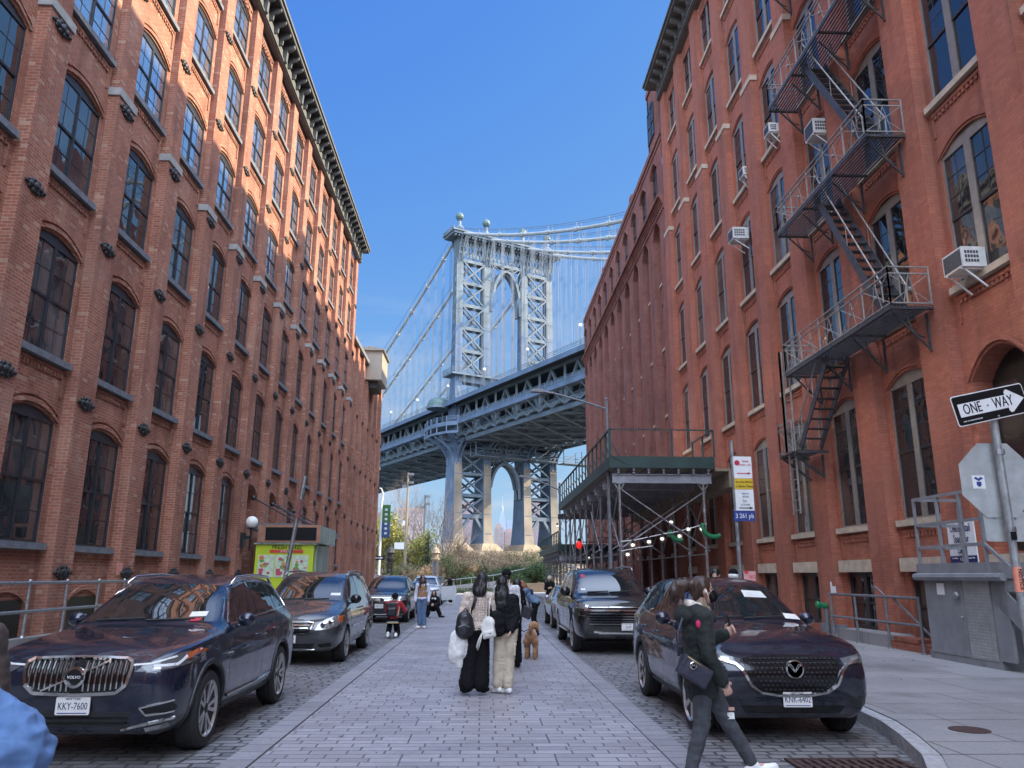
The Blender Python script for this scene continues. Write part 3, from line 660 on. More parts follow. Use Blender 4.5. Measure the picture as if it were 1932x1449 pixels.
for sa, sb in ((LEG[0] + 1, LEG[1] - 1), (LEG[2] + 1, LEG[3] - 1)):
    m = MB()
    zs = [54, 60.4, 66.8, 73.3, 79.8, 86.3]
    for z0, z1 in zip(zs, zs[1:]): xpanel(m, sa, sb, z0 + .3, z1 - .3); bb(m, -1.1, 1.1, sa, sb, z1 - .45, z1 + .45)
    for k in range(6):
        d = (sb - sa) / 6; xpanel(m, sa + k * d, sa + (k + 1) * d, 87.2, 92.2, .28, (-1.0,))
    m.build('cross_bracing', mt['br_pale'], BR, world=True)
    m = MB(); zs = [16.4, 21.7, 27.2, 32.6]
    for z0, z1 in zip(zs, zs[1:]): xpanel(m, sa, sb, z0 + .4, z1 - .4, .62, (-1.9, 1.9)); bb(m, -2.2, 2.2, sa, sb, z1 - .4, z1 + .4)
    bb(m, -2.4, 2.4, sa, sb, 15.9, 16.9); ln(m, (-2.4, sa, 12.5), (-2.4, (sa + sb) / 2 - 1, 15.9), .7); ln(m, (-2.4, sb, 12.5), (-2.4, (sa + sb) / 2 + 1, 15.9), .7)
    m.build('lower_bracing', mt['br_grey'], BR, world=True)
def tarch(name, zs, za, zt, mat, n=12):
    m = MB(); L, Rr = LEG[1] + 1, LEG[2] - 1; h = (Rr - L) / 2; mid = (L + Rr) / 2
    pt = lambda t, o: (h * (1 - t ** 1.75) + o * (1 - .3 * t), zs + (za - zs) * (t * (1.9 - .9 * t)) + o * t)
    for sg in (-1, 1):
        for u in (-1.0, 1.0):
            for i in range(n):
                p0, p1 = pt(i / n, -.5), pt((i + 1) / n, -.5); ln(m, (u, mid + sg * p0[0], p0[1]), (u, mid + sg * p1[0], p1[1] + .04), 1.1, .7)
        for i in range(1, n):
            p = pt(i / n, 0)
            if i % 2: ln(m, (-.9, mid + sg * p[0], p[1] + .4), (-.9, mid + sg * (h - (h - p[0]) * .2), min(zt, p[1] + 3.2)), .28)
    for k in range(8):
        d = 2 * h / 8; xpanel(m, L + k * d, L + (k + 1) * d, zt + .5, zt + 4.8, .26, (-1.0,))
    bb(m, -1.1, 1.1, L, Rr, zt - .45, zt + .45)
    m.build(name, mat, BR, world=True)
tarch('arch', 73, 86.2, 87.3, mt['br_pale']); tarch('lower_arch', 21.5, 31.3, 33.0, mt['br_grey'])
m = MB(); bb(m, -1.3, 1.3, LEG[0] - 1, LEG[3] + 1, 92.2, 93.0); bb(m, -3.2, 3.2, LEG[0] - 3.1, LEG[3] + 3.1, 93.0, 93.7); bb(m, -3.6, 3.6, LEG[0] - 3.5, LEG[3] + 3.5, 93.7, 94.1)
for k in range(34): bb(m, -2.9, -2.0, LEG[0] - 2.6 + k * 1.05, LEG[0] - 2.2 + k * 1.05, 92.4, 93.0)
for sd_ in (-1, 1): bb(m, -3.4, 3.4, sd_ * (LEG[3] + 3.3) - .1, sd_ * (LEG[3] + 3.3) + .1, 94.1, 94.9)
m.build('tower_cornice', mt['br_pale'], BR, world=True)
m = MB(); bb(m, -3.0, 3.0, LEG[0] - 2.6, LEG[3] + 2.6, 53.2, 53.7)
for u in (-3.0, 3.0):
    for z in (54.1, 54.5, 54.9): ln(m, (u, LEG[0] - 2.6, z), (u, LEG[3] + 2.6, z), .1)
    for k in range(24): ln(m, (u, LEG[0] - 2.6 + k * 1.47, 53.7), (u, LEG[0] - 2.6 + k * 1.47, 54.9), .1)
for z in (54.1, 54.5, 54.9): ln(m, (-3, LEG[0] - 2.6, z), (3, LEG[0] - 2.6, z), .1)
bb(m, -1.6, 1.6, LEG[0], LEG[3], 51.6, 53.2)
m.build('tower_gallery', mt['br_grey'], BR, world=True)
# pier
m = MB(); bb(m, -12, 12, -23, 23, -3, 5.2); bb(m, -12.5, 12.5, -23.5, 23.5, 5.2, 5.9); bb(m, -10.5, 10.5, -21.5, 21.5, 5.9, 7.6)
for s in LEG:
    vs = [Q(u * a, s + k * b, z) for z, a, b in ((7.6, 6.0, 3.4), (9.6, 4.1, 1.9)) for u, k in ((-1, -1), (1, -1), (1, 1), (-1, 1))]
    m.add(vs, ((0, 1, 5, 4), (1, 2, 6, 5), (2, 3, 7, 6), (3, 0, 4, 7), (4, 5, 6, 7)))
m.build('stone_pier', mt['pierstone'], BR, world=True)
# deck
U0, U1 = -125, 215
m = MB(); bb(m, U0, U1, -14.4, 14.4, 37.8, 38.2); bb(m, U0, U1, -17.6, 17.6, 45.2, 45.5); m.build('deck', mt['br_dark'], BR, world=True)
m = MB()
for s in (-18.3, 18.3): bb(m, U0, U1, s - .15, s + .15, 38.5, 39.35); bb(m, U0, U1, s + (.15 if s < 0 else -1.8), s + (1.8 if s < 0 else -.15), 38.55, 38.8)
for s in (-17.7, 17.7): bb(m, U0, U1, s - .12, s + .12, 44.6, 45.7)
m.build('fascia', mt['br_blue'], BR, world=True)
m = MB(); u = U0
while u < U1:
    bb(m, u - .12, u + .12, -14.6, 14.6, 35.2, 37.8); ln(m, (u, -18.2, 38.5), (u, -14.6, 35.6), .3); ln(m, (u, 18.2, 38.5), (u, 14.6, 35.6), .3)
    for t in range(4):                             # curved soffit plates between the brackets
        a, b = t / 4, (t + 1) / 4; f_ = lambda x: 36.9 - 1.3 * math.sin(math.pi * x)
        q = [Q(u + 4.9 * a, -16.4, f_(a)), Q(u + 4.9 * b, -16.4, f_(b)), Q(u + 4.9 * b, -16.4, f_(b) + .35), Q(u + 4.9 * a, -16.4, f_(a) + .35)]
        m.quad(*q)
    if int(round((u - U0) / 4.9)) % 2 == 0:
        ln(m, (u, -14.4, 35.1), (u + 9.8, 0, 35.1), .35); ln(m, (u, 0, 35.1), (u + 9.8, -14.4, 35.1), .35); ln(m, (u, 14.4, 35.1), (u + 9.8, 0, 35.1), .35); ln(m, (u, 0, 35.1), (u + 9.8, 14.4, 35.1), .35)
    u += 4.9
for s in (-14.6, -10.3, -6.1, -2, 2, 6.1, 10.3, 14.6): bb(m, U0, U1, s - .2, s + .2, 35.0 if abs(s) > 14 else 35.6, 35.9)
m.build('floor_beams', mt['br_grey'], BR, world=True)
m = MB()
for s in (-14.63, -6.1, 6.1, 14.63):
    bb(m, U0, U1, s - .35, s + .35, 44.4, 45.1); bb(m, U0, U1, s - .35, s + .35, 36.6, 37.4)
    u = -124.6
    while u < U1 - 6:
        ln(m, (u, s, 44.4), (u - 4.4, s, 37.4), .55, .5); ln(m, (u, s, 44.4), (u + 4.4, s, 37.4), .55, .5); ln(m, (u + 4.9, s, 37.4), (u + 4.9, s, 44.4), .6, .5); u += 9.8
m.build('stiffening_truss', mt['br_pale'], BR, world=True)
m = MB()
for s, z in ((-18.3, 39.35), (-17.7, 45.7)):
    for dz in (.4, .8, 1.15): ln(m, (U0, s, z + dz), (U1, s, z + dz), .08)
    u = U0
    while u < U1: ln(m, (u, s, z), (u, s, z + 1.2), .1); u += 2.45
m.build('deck_railing', mt['br_grey'], BR, world=True)
m = MB(); bb(m, U0, U1, -18.25, -18.2, 39.4, 40.3); m.build('walkway_mesh', mt['br_blue'], BR, world=True)
# balcony round the tower, knee brackets, platform dome
m = MB()
pts = [(-9, -18.3), (-6.5, -20.2), (-3, -21.2), (0, -21.5), (3, -21.2), (6.5, -20.2), (9, -18.3)]
for (a, b), (c, d) in zip(pts, pts[1:]):
    ln(m, (a, b, 38.8), (c, d, 38.8), .3, 1.0); ln(m, (a, b, 36.6), (c, d, 36.6), .3, .6)
    for z in (39.9, 40.3, 40.7): ln(m, (a, b, z), (c, d, z), .1)
    ln(m, (a, b, 36.4), (a, b, 40.8), .25)
    m.poly([Q(a, b, 38.6), Q(c, d, 38.6), Q(c, -18.2, 38.6), Q(a, -18.2, 38.6)])
m.build('balcony', mt['br_blue'], BR, world=True)
for s in LEG:
    m = MB()
    for ds in (-.6, .6):
        for sg in (-1, 1):
            pts = [(sg * (2.3 + 4.6 * t * t), s + ds, 29.5 + 6 * t ** .8) for t in (0, .2, .4, .6, .8, 1)]
            for a, b in zip(pts, pts[1:]): ln(m, a, b, .4, .5)
            for t in (.3, .6, .9): ln(m, (sg * 2.3, s + ds, 29.5 + 6 * t ** .8), (sg * (2.3 + 4.6 * t * t), s + ds, 29.5 + 6 * t ** .8), .3)
    if s == LEG[0]:
        pts = [(0, s - 1 - 5.5 * t * t, 29.5 + 6.6 * t ** .8) for t in (0, .2, .4, .6, .8, 1)]
        for u in (-1.6, 1.6):
            for a, b in zip(pts, pts[1:]): ln(m, (u, *a[1:]), (u, *b[1:]), .45, .6)
            for t in (.3, .6, .9): ln(m, (u, s - 1, 29.5 + 6.6 * t ** .8), (u, s - 1 - 5.5 * t * t, 29.5 + 6.6 * t ** .8), .35)
    m.build('knee_bracket', mt['br_blue'], BR, world=True)
m = MB(); M = Matrix.Rotation(R(20), 3, 'Z'); m.lathe([(3.0, 0), (2.9, .9), (2.5, 1.7), (1.7, 2.3), (.7, 2.6), (.05, 2.65)], Q(3, -18.2, 44.9), 16)
for r in (2.9,): m.lathe([(r, -.5), (r + .25, -.5), (r + .25, .1), (r, .1)], Q(3, -18.2, 44.9), 16, 1)
m.build('dome', [mt['patina'], mt['br_grey']], BR, world=True)
# main cables, hand ropes and suspenders
def czf(u):
    t = abs(u)
    return 94.7 - .455 * t + (.00128 * t * t if u < 0 else .00072 * t * t)
for k, s in enumerate(LEG):
    m = MB(); us = list(range(U0, 0, 6)) + [0] + list(range(6, U1, 6))
    m.tube([Q(u, s, max(46, czf(u))) for u in us], .42, 8)
    for u in range(U0 + 3, U1, 11):
        if czf(u) > 46: m.tube([Q(u - .5, s, czf(u - .5)), Q(u + .5, s, czf(u + .5))], .62, 8)
    m.build('main_cable', mt['cable'], BR, world=True)
    m = MB()
    for d in (-.6, .6):
        m.tube([Q(u, s + d, max(46, czf(u)) + 1.5) for u in us], .06, 4)
        for u in range(U0 + 2, U1, 11): m.tube([Q(u, s + d, czf(u)), Q(u, s + d, czf(u) + 1.55)], .06, 4)
    m.build('hand_rope', mt['rope'], BR, world=True)
cnt = 0; rest = MB()
for s in LEG:
    u = -107.8
    while u < 150:
        zc = czf(u)
        if abs(u) > 3 and zc > 48:
            m = MB() if (cnt < 96 and s < 0) else rest
            for du in (-.3, .3):
                for ds in (-.22, .22): m.tube([Q(u + du, s + ds, 45), Q(u + du, s + ds, zc)], .034, 4, cap=False)
            if m is not rest: m.build('suspender', mt['rope'], BR, world=True); cnt += 1
        u += 4.9
kind(rest.build('suspenders_beyond', mt['rope'], BR, world=True), 'stuff')
for u in range(-120, 200, 20):
    for s in (-16.9,):
        m = MB(); m.tube([Q(u, s, 45.4), Q(u, s, 50.0)], .12, 6); m.ball(Q(u, s, 50.3), .38, 8, 1); m.build('deck_lamp', [mt['br_pale'], mt['white']], BR, world=True)
# service scaffold hung under the deck
m = MB(); random.seed(3)
for s in (-12, -3, 6, 15, 21):
    for u in (-7, -4):
        ln(m, (u, s, 31.5), (u, s, 35), .2)
    for z in (31.5, 32.4, 33.3): ln(m, (-7, s, z), (-7, s + 7, z), .15); ln(m, (-4, s, z), (-4, s + 7, z), .15)
    ln(m, (-7, s, 31.5), (-7, s + 5, 34.8), .15); bb(m, -7.2, -3.8, s, s + 6.5, 31.3, 31.5)
m.build('service_platform', mt['br_grey'], BR, world=True)
# ---------------------------------------------------------------- far shore
mt['far_brick'] = M_('far red brick tower', (.20, .13, .12), .85, var=.15, scale=.05)
mt['far_pink'] = M_('far pink brick', (.27, .19, .165), .85, var=.15, scale=.05)
mt['far_stone'] = M_('far limestone', (.22, .25, .31), .85, var=.1, scale=.02)
mt['far_glass'] = M_('far windows', (.14, .16, .19), .4, var=.3, scale=.2)
b = MB(); b.quad((-900, 238, -.02), (900, 238, -.02), (900, 1000, -.02), (-900, 1000, -.02)); kind(b.build('river', M_('river water', (.05, .08, .09), .12, var=.2, scale=.02, bump=.3)), 'structure')
def block(x0, x1, y, d, h, m, lab, grp='far apartment towers', fl=3.2, steps=()):
    t = thing('apartment_tower', lab, 'building', ((x0 + x1) / 2, y, 0), 0, grp)
    w = MB(); w.bx(x0, x1, y, y + d, 0, h)
    for sx0, sx1, sh in steps: w.bx(sx0, sx1, y + 2, y + d - 2, h, sh)
    w.build('wall', m, t, world=True)
    g = MB(); z = 6; n = max(2, int((x1 - x0) / 5))
    while z < h - 2:
        for k in range(n):
            a = x0 + (x1 - x0) * (k + .22) / n; g.bx(a, a + (x1 - x0) / n * .56, y - .15, y - .01, z, z + 1.5)
        z += fl
    kind(g.build('windows', mt['far_glass'], t, world=True), 'stuff')
block(-33, -13, 1200, 25, 114, mt['far_brick'], 'red brick apartment tower seen between the left pair of bridge tower legs')
block(74, 96, 1200, 25, 115, mt['far_brick'], 'red brick apartment tower seen between the right pair of bridge tower legs')
block(2, 18, 1310, 30, 66, mt['far_pink'], 'low pink brick block left of the tallest pink tower under the arch', steps=((6, 14, 72),))
block(20, 34, 1300, 30, 80, mt['far_pink'], 'tallest pink brick tower under the arch', steps=((23, 30, 86),))
block(36, 56, 1320, 30, 74, mt['far_pink'], 'wide pink brick block right of the tallest pink tower under the arch', steps=((40, 50, 78),))
block(76, 122, 2500, 40, 172, mt['far_stone'], 'grey blue office slab beside the spired skyscraper', fl=7)
block(-66, -46, 600, 20, 52, mt['far_pink'], 'orange brick apartment tower behind the yellow green tree')
block(-110, -86, 700, 20, 56, mt['far_brick'], 'red brick apartment tower behind the left warehouse corner')
SK = thing('skyscraper', 'grey spired skyscraper with stepped top seen under the bridge arch', 'building', (110, 4500, 0))
m = MB()
for w, z0, z1 in ((60, 0, 90), (46, 90, 265), (38, 265, 318), (28, 318, 340), (18, 340, 362)): m.bx(110 - w / 2, 110 + w / 2, 4500 - w / 2, 4500 + w / 2, z0, z1)
m.build('shaft', mt['far_stone'], SK, world=True)
m = MB(); m.lathe([(7.5, 362), (6.5, 378), (4.5, 390), (2.2, 396), (1.4, 420), (.8, 448)], (110, 4500, 0), 10); m.build('spire', mt['far_stone'], SK, world=True)
m = MB()
for k in range(-4, 5): m.bx(110 + k * 5 - .9, 110 + k * 5 + .9, 4500 - 23.4, 4500 - 23.05, 95, 260)
m.build('window_strips', mt['far_glass'], SK, world=True)
# ---------------------------------------------------------------- fire escape
mt['escape'] = M_('weathered black iron', (.05, .05, .052), .5, metal=.2, var=.4, scale=6)
mt['escape_grey'] = M_('greyed railing iron', (.26, .25, .23), .55, metal=.2, var=.3, scale=6)
FE = thing('fire_escape', 'iron fire escape with slatted balconies and zigzag stairs on the painted brick wall', 'fire escape', (9.5, 19, 5))
XO, XI = 9.0, 9.93
def rail_panel(m, a, b, z0, z1, n):
    a = Vector(a); b = Vector(b)
    P = lambda t, z: (a.x + (b.x - a.x) * t, a.y + (b.y - a.y) * t, z)
    for z in (z0 + .04, z1 - .16, z1): m.bar(P(0, z), P(1, z), .035, .03)
    for i in range(n + 1): m.bar(P(i / n, z0), P(i / n, z1), .03)
    for i in range(n):
        t0, t1, tc = i / n, (i + 1) / n, (i + .5) / n; zc = (z0 + z1 - .14) / 2
        m.bar(P(t0, z0 + .04), P(t1, z1 - .16), .016); m.bar(P(t1, z0 + .04), P(t0, z1 - .16), .016)
        m.bar(P(tc - .18 / n, z0 + .04), P(tc, z1 - .16), .014); m.bar(P(tc + .18 / n, z0 + .04), P(tc, z1 - .16), .014)
        m.ball(P(tc, zc), .045, 6)
LV = [(7.55, 15.95, 22.1), (11.95, 16.15, 21.8), (16.25, 16.1, 21.7), (20.65, 16.1, 21.7), (25.05, 16.1, 21.7)]
for k, (z, ya, yb) in enumerate(LV):
    m = MB()
    for i in range(11): m.bx(XO + .02 + i * .085, XO + .052 + i * .085, ya, yb, z, z + .035)
    for y in (ya, ya + .02 + (yb - ya) * .33, ya + (yb - ya) * .67, yb): m.bx(XO, XI, y - .03, y + .03, z - .06, z - .005)
    m.bx(XO - .02, XO + .015, ya, yb, z - .05, z + .05)
    pf = m.build('platform', mt['escape'], FE, world=True)
    m = MB(); rail_panel(m, (XO, ya), (XO, yb), z + .05, z + .95, 5); rail_panel(m, (XO, ya), (XI, ya), z + .05, z + .95, 1); rail_panel(m, (XO, yb), (XI, yb), z + .05, z + .95, 1)
    put('railing', m.mesh('railing', mt['escape_grey']), pf)
    for y in (ya + .25, ya + 2.2, ya + 4.1, yb - .2):
        m = MB(); m.bar((XI, y, z - .06), (XI, y, z - .95), .05); m.bar((XI, y, z - .9), (XO + .15, y, z - .06), .035)
        pts = [(XI - .1 - .35 * math.sin(t * 1.57), y, z - .12 - .5 * math.cos(t * 1.57)) for t in (0, .25, .5, .75, 1)]
        m.tube(pts, .018, 5); put('bracket', m.mesh('bracket', mt['escape']), pf)
def fe_stair(y0, z0, y1, z1, n, xa=9.22, xb=9.80):
    m = MB(); dn = Vector((0, y1 - y0, z1 - z0))
    for x in (xa, xb):
        m.bar((x, y0, z0), (x, y1, z1), .03, .20)
    for i in range(1, n):
        t = i / n; y = y0 + dn.y * t; z = z0 + dn.z * t
        for o in (-.07, 0, .07): m.bx(xa, xb, y + o - .022, y + o + .022, z - .012, z + .012)
    s = m.build('stair', mt['escape'], FE, world=True)
    h = MB()
    for x in (xa, xb):
        h.tube([(x, y0, z0 + .75), (x, y1, z1 + .75), (x, y1, z1 + .3)], .02, 6)
        for t in (.1, .5, .9): h.bar((x, y0 + dn.y * t, z0 + dn.z * t), (x, y0 + dn.y * t, z0 + dn.z * t + .75), .018)
    put('handrail', h.mesh('handrail', mt['escape_grey']), s)
for (z, a, b_), (z2, c, d) in zip(LV[1:], LV): fe_stair(19.45, z, 16.65, z2 + .05, 14)
fe_stair(19.75, 7.5, 22.0, 5.35, 9)
m = MB()
for i in range(8): m.bx(9.1 + i * .1, 9.15 + i * .1, 21.8, 23.15, 5.25, 5.28)
for y in (21.8, 23.15): m.bx(9.05, XI, y - .03, y + .03, 5.18, 5.245)
m.bar((XI, 22.2, 5.2), (XI, 22.2, 4.5), .05); m.bar((XI, 22.2, 4.55), (9.1, 22.2, 5.2), .06); m.bar((XI, 23.1, 4.55), (9.1, 23.1, 5.2), .06)
lb = m.build('lower_landing', mt['escape'], FE, world=True)
m = MB(); rail_panel(m, (9.05, 22.15), (9.05, 23.15), 5.28, 6.2, 1); rail_panel(m, (9.05, 23.15), (XI, 23.15), 5.28, 6.2, 1); put('railing', m.mesh('railing', mt['escape_grey']), lb)
m = MB()
for y in (22.35, 22.85): m.bar((9.2, y, 3.5), (9.2, y, 8.5), .04)
for i in range(12): m.bar((9.2, 22.35, 3.6 + i * .3), (9.2, 22.85, 3.6 + i * .3), .02)
for y in (22.35, 22.85): m.bar((9.02, 22.55, 5.3), (9.02, 22.55, 8.4), .05)
m.build('drop_ladder', mt['escape_grey'], FE, world=True)
# ---------------------------------------------------------------- air conditioners
mt['ac_white'] = M_('yellowed white enamel', (.62, .61, .57), .45, var=.12, scale=6)
mt['ac_grille'] = M_('dark louvres', (.05, .055, .065), .5, var=.3, scale=15)
def aircon(y, z, w, h, d, label, x1=10.15):
    t = thing('air_conditioner', label, 'air conditioner', (x1, y, z), 0, 'window air conditioners on the loft building')
    m = MB(); m.bx(-d, 0, -w / 2, w / 2, 0, h); m.build('case', mt['ac_white'], t)
    g = MB(); n = 7
    for i in range(n): g.bx(-d - .012, -d - .002, -w / 2 + .05, w / 2 - .05, .05 + (h - .1) * i / n, .05 + (h - .1) * (i + .68) / n)
    g.bx(-d - .008, -d - .001, -w / 2 + .04, w / 2 - .04, .04, h - .04); g.build('rear_grille', mt['ac_grille'], t)
    g = MB()
    for r in range(3):
        for c in range(5): g.bx(-d + .06 + c * (d - .2) / 5, -d + .06 + (c + .72) * (d - .2) / 5, -w / 2 - .008, -w / 2 - .001, h * (.22 + .22 * r), h * (.36 + .22 * r))
    g.build('side_louvre', mt['ac_grille'], t)
    g = MB()
    for s in (-1, 1): g.bar((-d + .05, s * w * .38, -.01), (0, s * w * .38, -.4), .03); g.bar((-d, s * w * .38, -.018), (0, s * w * .38, -.018), .03)
    g.build('support', mt['white'], t); return t
aircon(14.62, 7.84, .66, .43, .50, 'large white window air conditioner above the arched street door')
aircon(20.35, 14.45, .62, .48, .55, 'large white air conditioner high between the fire escape balconies')
aircon(23.9, 16.75, .50, .34, .40, 'small white air conditioner on a sill left of the upper fire escape')
aircon(26.9, 16.78, .48, .34, .36, 'small white air conditioner on a sill one bay beyond the fire escape', 10.2)
aircon(27.7, 14.45, .62, .46, .62, 'big white air conditioner on wire struts beyond the fire escape')
# ---------------------------------------------------------------- pavement sheds (scaffold canopies)
mt['shed_green'] = M_('dark green hoarding paint', (.018, .042, .036), .5, var=.3, scale=2)
mt['shed_wood'] = M_('raw plank', (.25, .19, .13), .85, var=.3, scale=3, stretch=(8, 1, 8), bump=.2)
mt['pipe'] = M_('galvanised scaffold pipe', (.30, .29, .29), .42, metal=.75, var=.3, scale=9, rvar=.08)
mt['beam'] = M_('grey steel beam', (.27, .27, .29), .55, metal=.3, var=.25, scale=3)
m, n_, p_ = newmat('lit bulb'); p_.inputs['Base Color'].default_value = (.9, .9, .85, 1); p_.inputs['Emission Color'].default_value = (1, .93, .78, 1); p_.inputs['Emission Strength'].default_value = .42; mt['bulb'] = m
def shed(name, label, x0, x1, y0, y1, zd, step, rail_h=1.0, ends=True):
    t = thing(name, label, 'scaffold shed', ((x0 + x1) / 2, (y0 + y1) / 2, 0), 0, 'scaffold sheds over the pavement')
    m = MB(); m.bx(x0 + .06, x1, y0 + .06, y1, zd + .002, zd + .09); m.build('deck', mt['shed_wood'], t, world=True)
    m = MB(); m.bx(x0, x0 + .055, y0, y1, zd - .04, zd + .40); m.bx(x0 + .055, x1, y0, y0 + .055, zd - .04, zd + .40); m.build('parapet', mt['shed_green'], t, world=True)
    m = MB(); y = y0
    while y <= y1 + .01: m.bx(x0 + .0, x0 + .06, y - .03, y + .03, zd + .4, zd + rail_h + .4); m.bar((x0 + .1, y, zd + .4), (x0 + .7, y, zd + .1), .05); m.bar((x0 + .08, y, zd + rail_h * .9), (x0 + .5, y, zd + .1), .04); y += step / 2
    m.bx(x0 - .01, x0 + .07, y0, y1, zd + rail_h + .4, zd + rail_h + .46)
    if ends:
        for i in range(6): 
            x = x0 + (x1 - x0) * i / 5; m.bx(x - .03, x + .03, y0, y0 + .06, zd + .4, zd + rail_h + .4) if i in (0, 3, 5) else None
        m.bx(x0, x1, y0, y0 + .05, zd + rail_h + .4, zd + rail_h + .45)
        m.bar((x1 - .1, y0 + .02, zd + .4), (x1 - 1.0, y0 + 2.4, zd + .4), .05); m.bx(x1 - .06, x1, y0, y0 + 3, zd + rail_h + .4, zd + rail_h + .45)
        for yy in (y0 + 1.4, y0 + 2.9): m.bx(x1 - .06, x1, yy - .03, yy + .03, zd + .1, zd + rail_h + .4)
    m.build('guard_rail', mt['shed_green'], t, world=True)
    m = MB(); y = y0 + .15; xs = [x0 + (x1 - x0) * (i + .6) / 7 for i in range(7)]
    for x in xs: m.bx(x - .05, x + .05, y0 + .1, y1, zd - .13, zd - .01); m.bx(x - .015, x + .015, y0 + .1, y1, zd - .21, zd - .13); m.bx(x - .05, x + .05, y0 + .1, y1, zd - .235, zd - .21)
    m.build('joist', mt['beam'], t, world=True)
    y = y0 + .25; k = 0; ys = []
    while y < y1: ys.append(y); y += step
    for y in ys:
        m = MB()
        for z, h, w in ((zd - .255, .03, .16), (zd - .56, .03, .16)): m.bx(x0 + .12, x1 - .1, y - w / 2, y + w / 2, z - h, z)
        m.bx(x0 + .12, x1 - .1, y - .015, y + .015, zd - .56, zd - .285); m.build('cross_beam', mt['beam'], t, world=True)
    xl, xr = x0 + .38, x1 - .42
    for i, y in enumerate(ys):
        for x in (xl, xr):
            m = MB(); m.tube([(x, y, .15), (x, y, zd - .59)], .055, 10); m.bx(x - .12, x + .12, y - .12, y + .12, .152, .175); m.bx(x - .13, x + .13, y - .08, y + .08, zd - .62, zd - .59)
            for s in (-1, 1): m.bar((x + s * .03, y, zd - .85), (x + s * .2, y, zd - .6), .035)
            for z in (1.2, 2.6, 4.1):
                if z < zd - .8: m.tube([(x, y, z - .06), (x, y, z + .06)], .075, 8)
            m.build('post', mt['pipe'], t, world=True)
    m = MB()
    for i, y in enumerate(ys):
        if i in (0, 1, 3, 5): m.tube([(xl + .07, y - .07, zd - .85), (xr + .1, y - .07, zd * .46)], .028, 6); m.tube([(xl - .1, y + .07, zd * .46), (xr + .1, y + .07, zd - .85)], .028, 6)
        if i + 1 < len(ys):
            y2 = ys[i + 1]
            for x in (xl, xr):
                e = .07 if x == xl else -.07
                m.tube([(x - e, y - .1, zd - .9 - .5 * (i % 2)), (x - e, y2 + .1, zd * .5 + .2 * (i % 2))], .026, 6)
                if i % 2 == 0: m.tube([(x - e, y - .1, zd * .48), (x - e, y2 + .1, zd - 1.1)], .026, 6)
                m.tube([(x + e, y - .1, zd * .44), (x + e, y2 + .1, zd * .44)], .026, 6)
            if i % 2 == 1: m.tube([(xl, y + .1, zd * .6), (xr, y2 - .1, zd * .62)], .026, 6)
    m.build('brace', mt['pipe'], t, world=True)
    return t, ys, xl, xr
SH, ys, xl, xr = shed('scaffold_shed', 'tall dark green scaffold shed with pipe legs in front of the brick lofts', 4.75, 8.75, 28.9, 49.2, 5.72, 2.42)
SH2, ys2, _, _ = shed('scaffold_shed', 'lower dark green scaffold shed at the far end of the pavement', 4.72, 8.6, 49.6, 65.5, 3.25, 2.3, rail_h=.75, ends=False)
m = MB(); m.bx(9.3, 9.95, 29, 49, 5.0, 5.6); m.bx(8.76, 9.97, 29.0, 49.0, 5.6, 5.7); m.build('wall_hoarding', mt['shed_wood'], SH, world=True)
def bulb(x, y, z, lab, grp='work lights under the scaffold shed'):
    t = thing('work_light', lab, 'work light', (x, y, z), 0, grp)
    m = MB(); m.ball((0, 0, 0), .065, 10, sq=(1, 1, .85)); m.build('bulb', mt['bulb'], t)
    m = MB(); m.lathe([(.05, .07), (.06, .10), (.045, .17), (.02, .19)], n=8); m.build('socket', mt['black'], t)
    m = MB()
    for a in range(4):
        c, s = math.cos(a * 1.57), math.sin(a * 1.57); m.tube([(.05 * c, .05 * s, .1), (.11 * c, .11 * s, 0), (.03 * c, .03 * s, -.12)], .006, 4)
    m.build('cage', mt['steel'], t)
for x, y, z, lab in ((5.52, 28.9, 2.82, 'round work light lowest and nearest the street legs of the shed'), (6.17, 29.1, 2.95, 'second caged work light from the street legs of the shed'), (6.67, 29.1, 3.06, 'third caged work light from the street legs of the shed'),
                     (7.3, 29.0, 3.16, 'caged work light hung lowest beside the wall legs of the shed'), (7.05, 29.2, 3.68, 'caged work light highest of those under the shed'), (8.12, 28.9, 3.42, 'work light clipped outside the wall legs of the shed'), (7.75, 29.4, 3.44, 'work light just inside the wall legs of the shed'),
                     (5.45, 29.6, 2.5, 'small work light hanging below the cable beside the street legs'), (5.35, 40, 2.6, 'lone work light deep under the shed beyond the black truck'), (4.6, 48.5, 4.7, 'flat lit lamp under the far corner of the tall shed')): bulb(x, y, z, lab)
m = MB(); m.tube([(5.1, 28.95, 2.95), (5.6, 28.98, 3.0), (6.2, 29.15, 3.13), (6.7, 29.15, 3.24), (7.3, 29.1, 3.34), (7.9, 29.1, 3.5), (8.35, 29.0, 3.62)], .014, 5); m.tube([(5.1, 28.95, 2.6), (5.7, 28.98, 2.72), (6.3, 29.1, 2.8)], .014, 5)
tag(m.build('lamp_cable', mt['white']), 'pale cable strung with work lights under the scaffold shed', 'cable')
mt['green_plastic'] = M_('green plastic sleeve', (.015, .17, .065), .5, var=.3, scale=8)
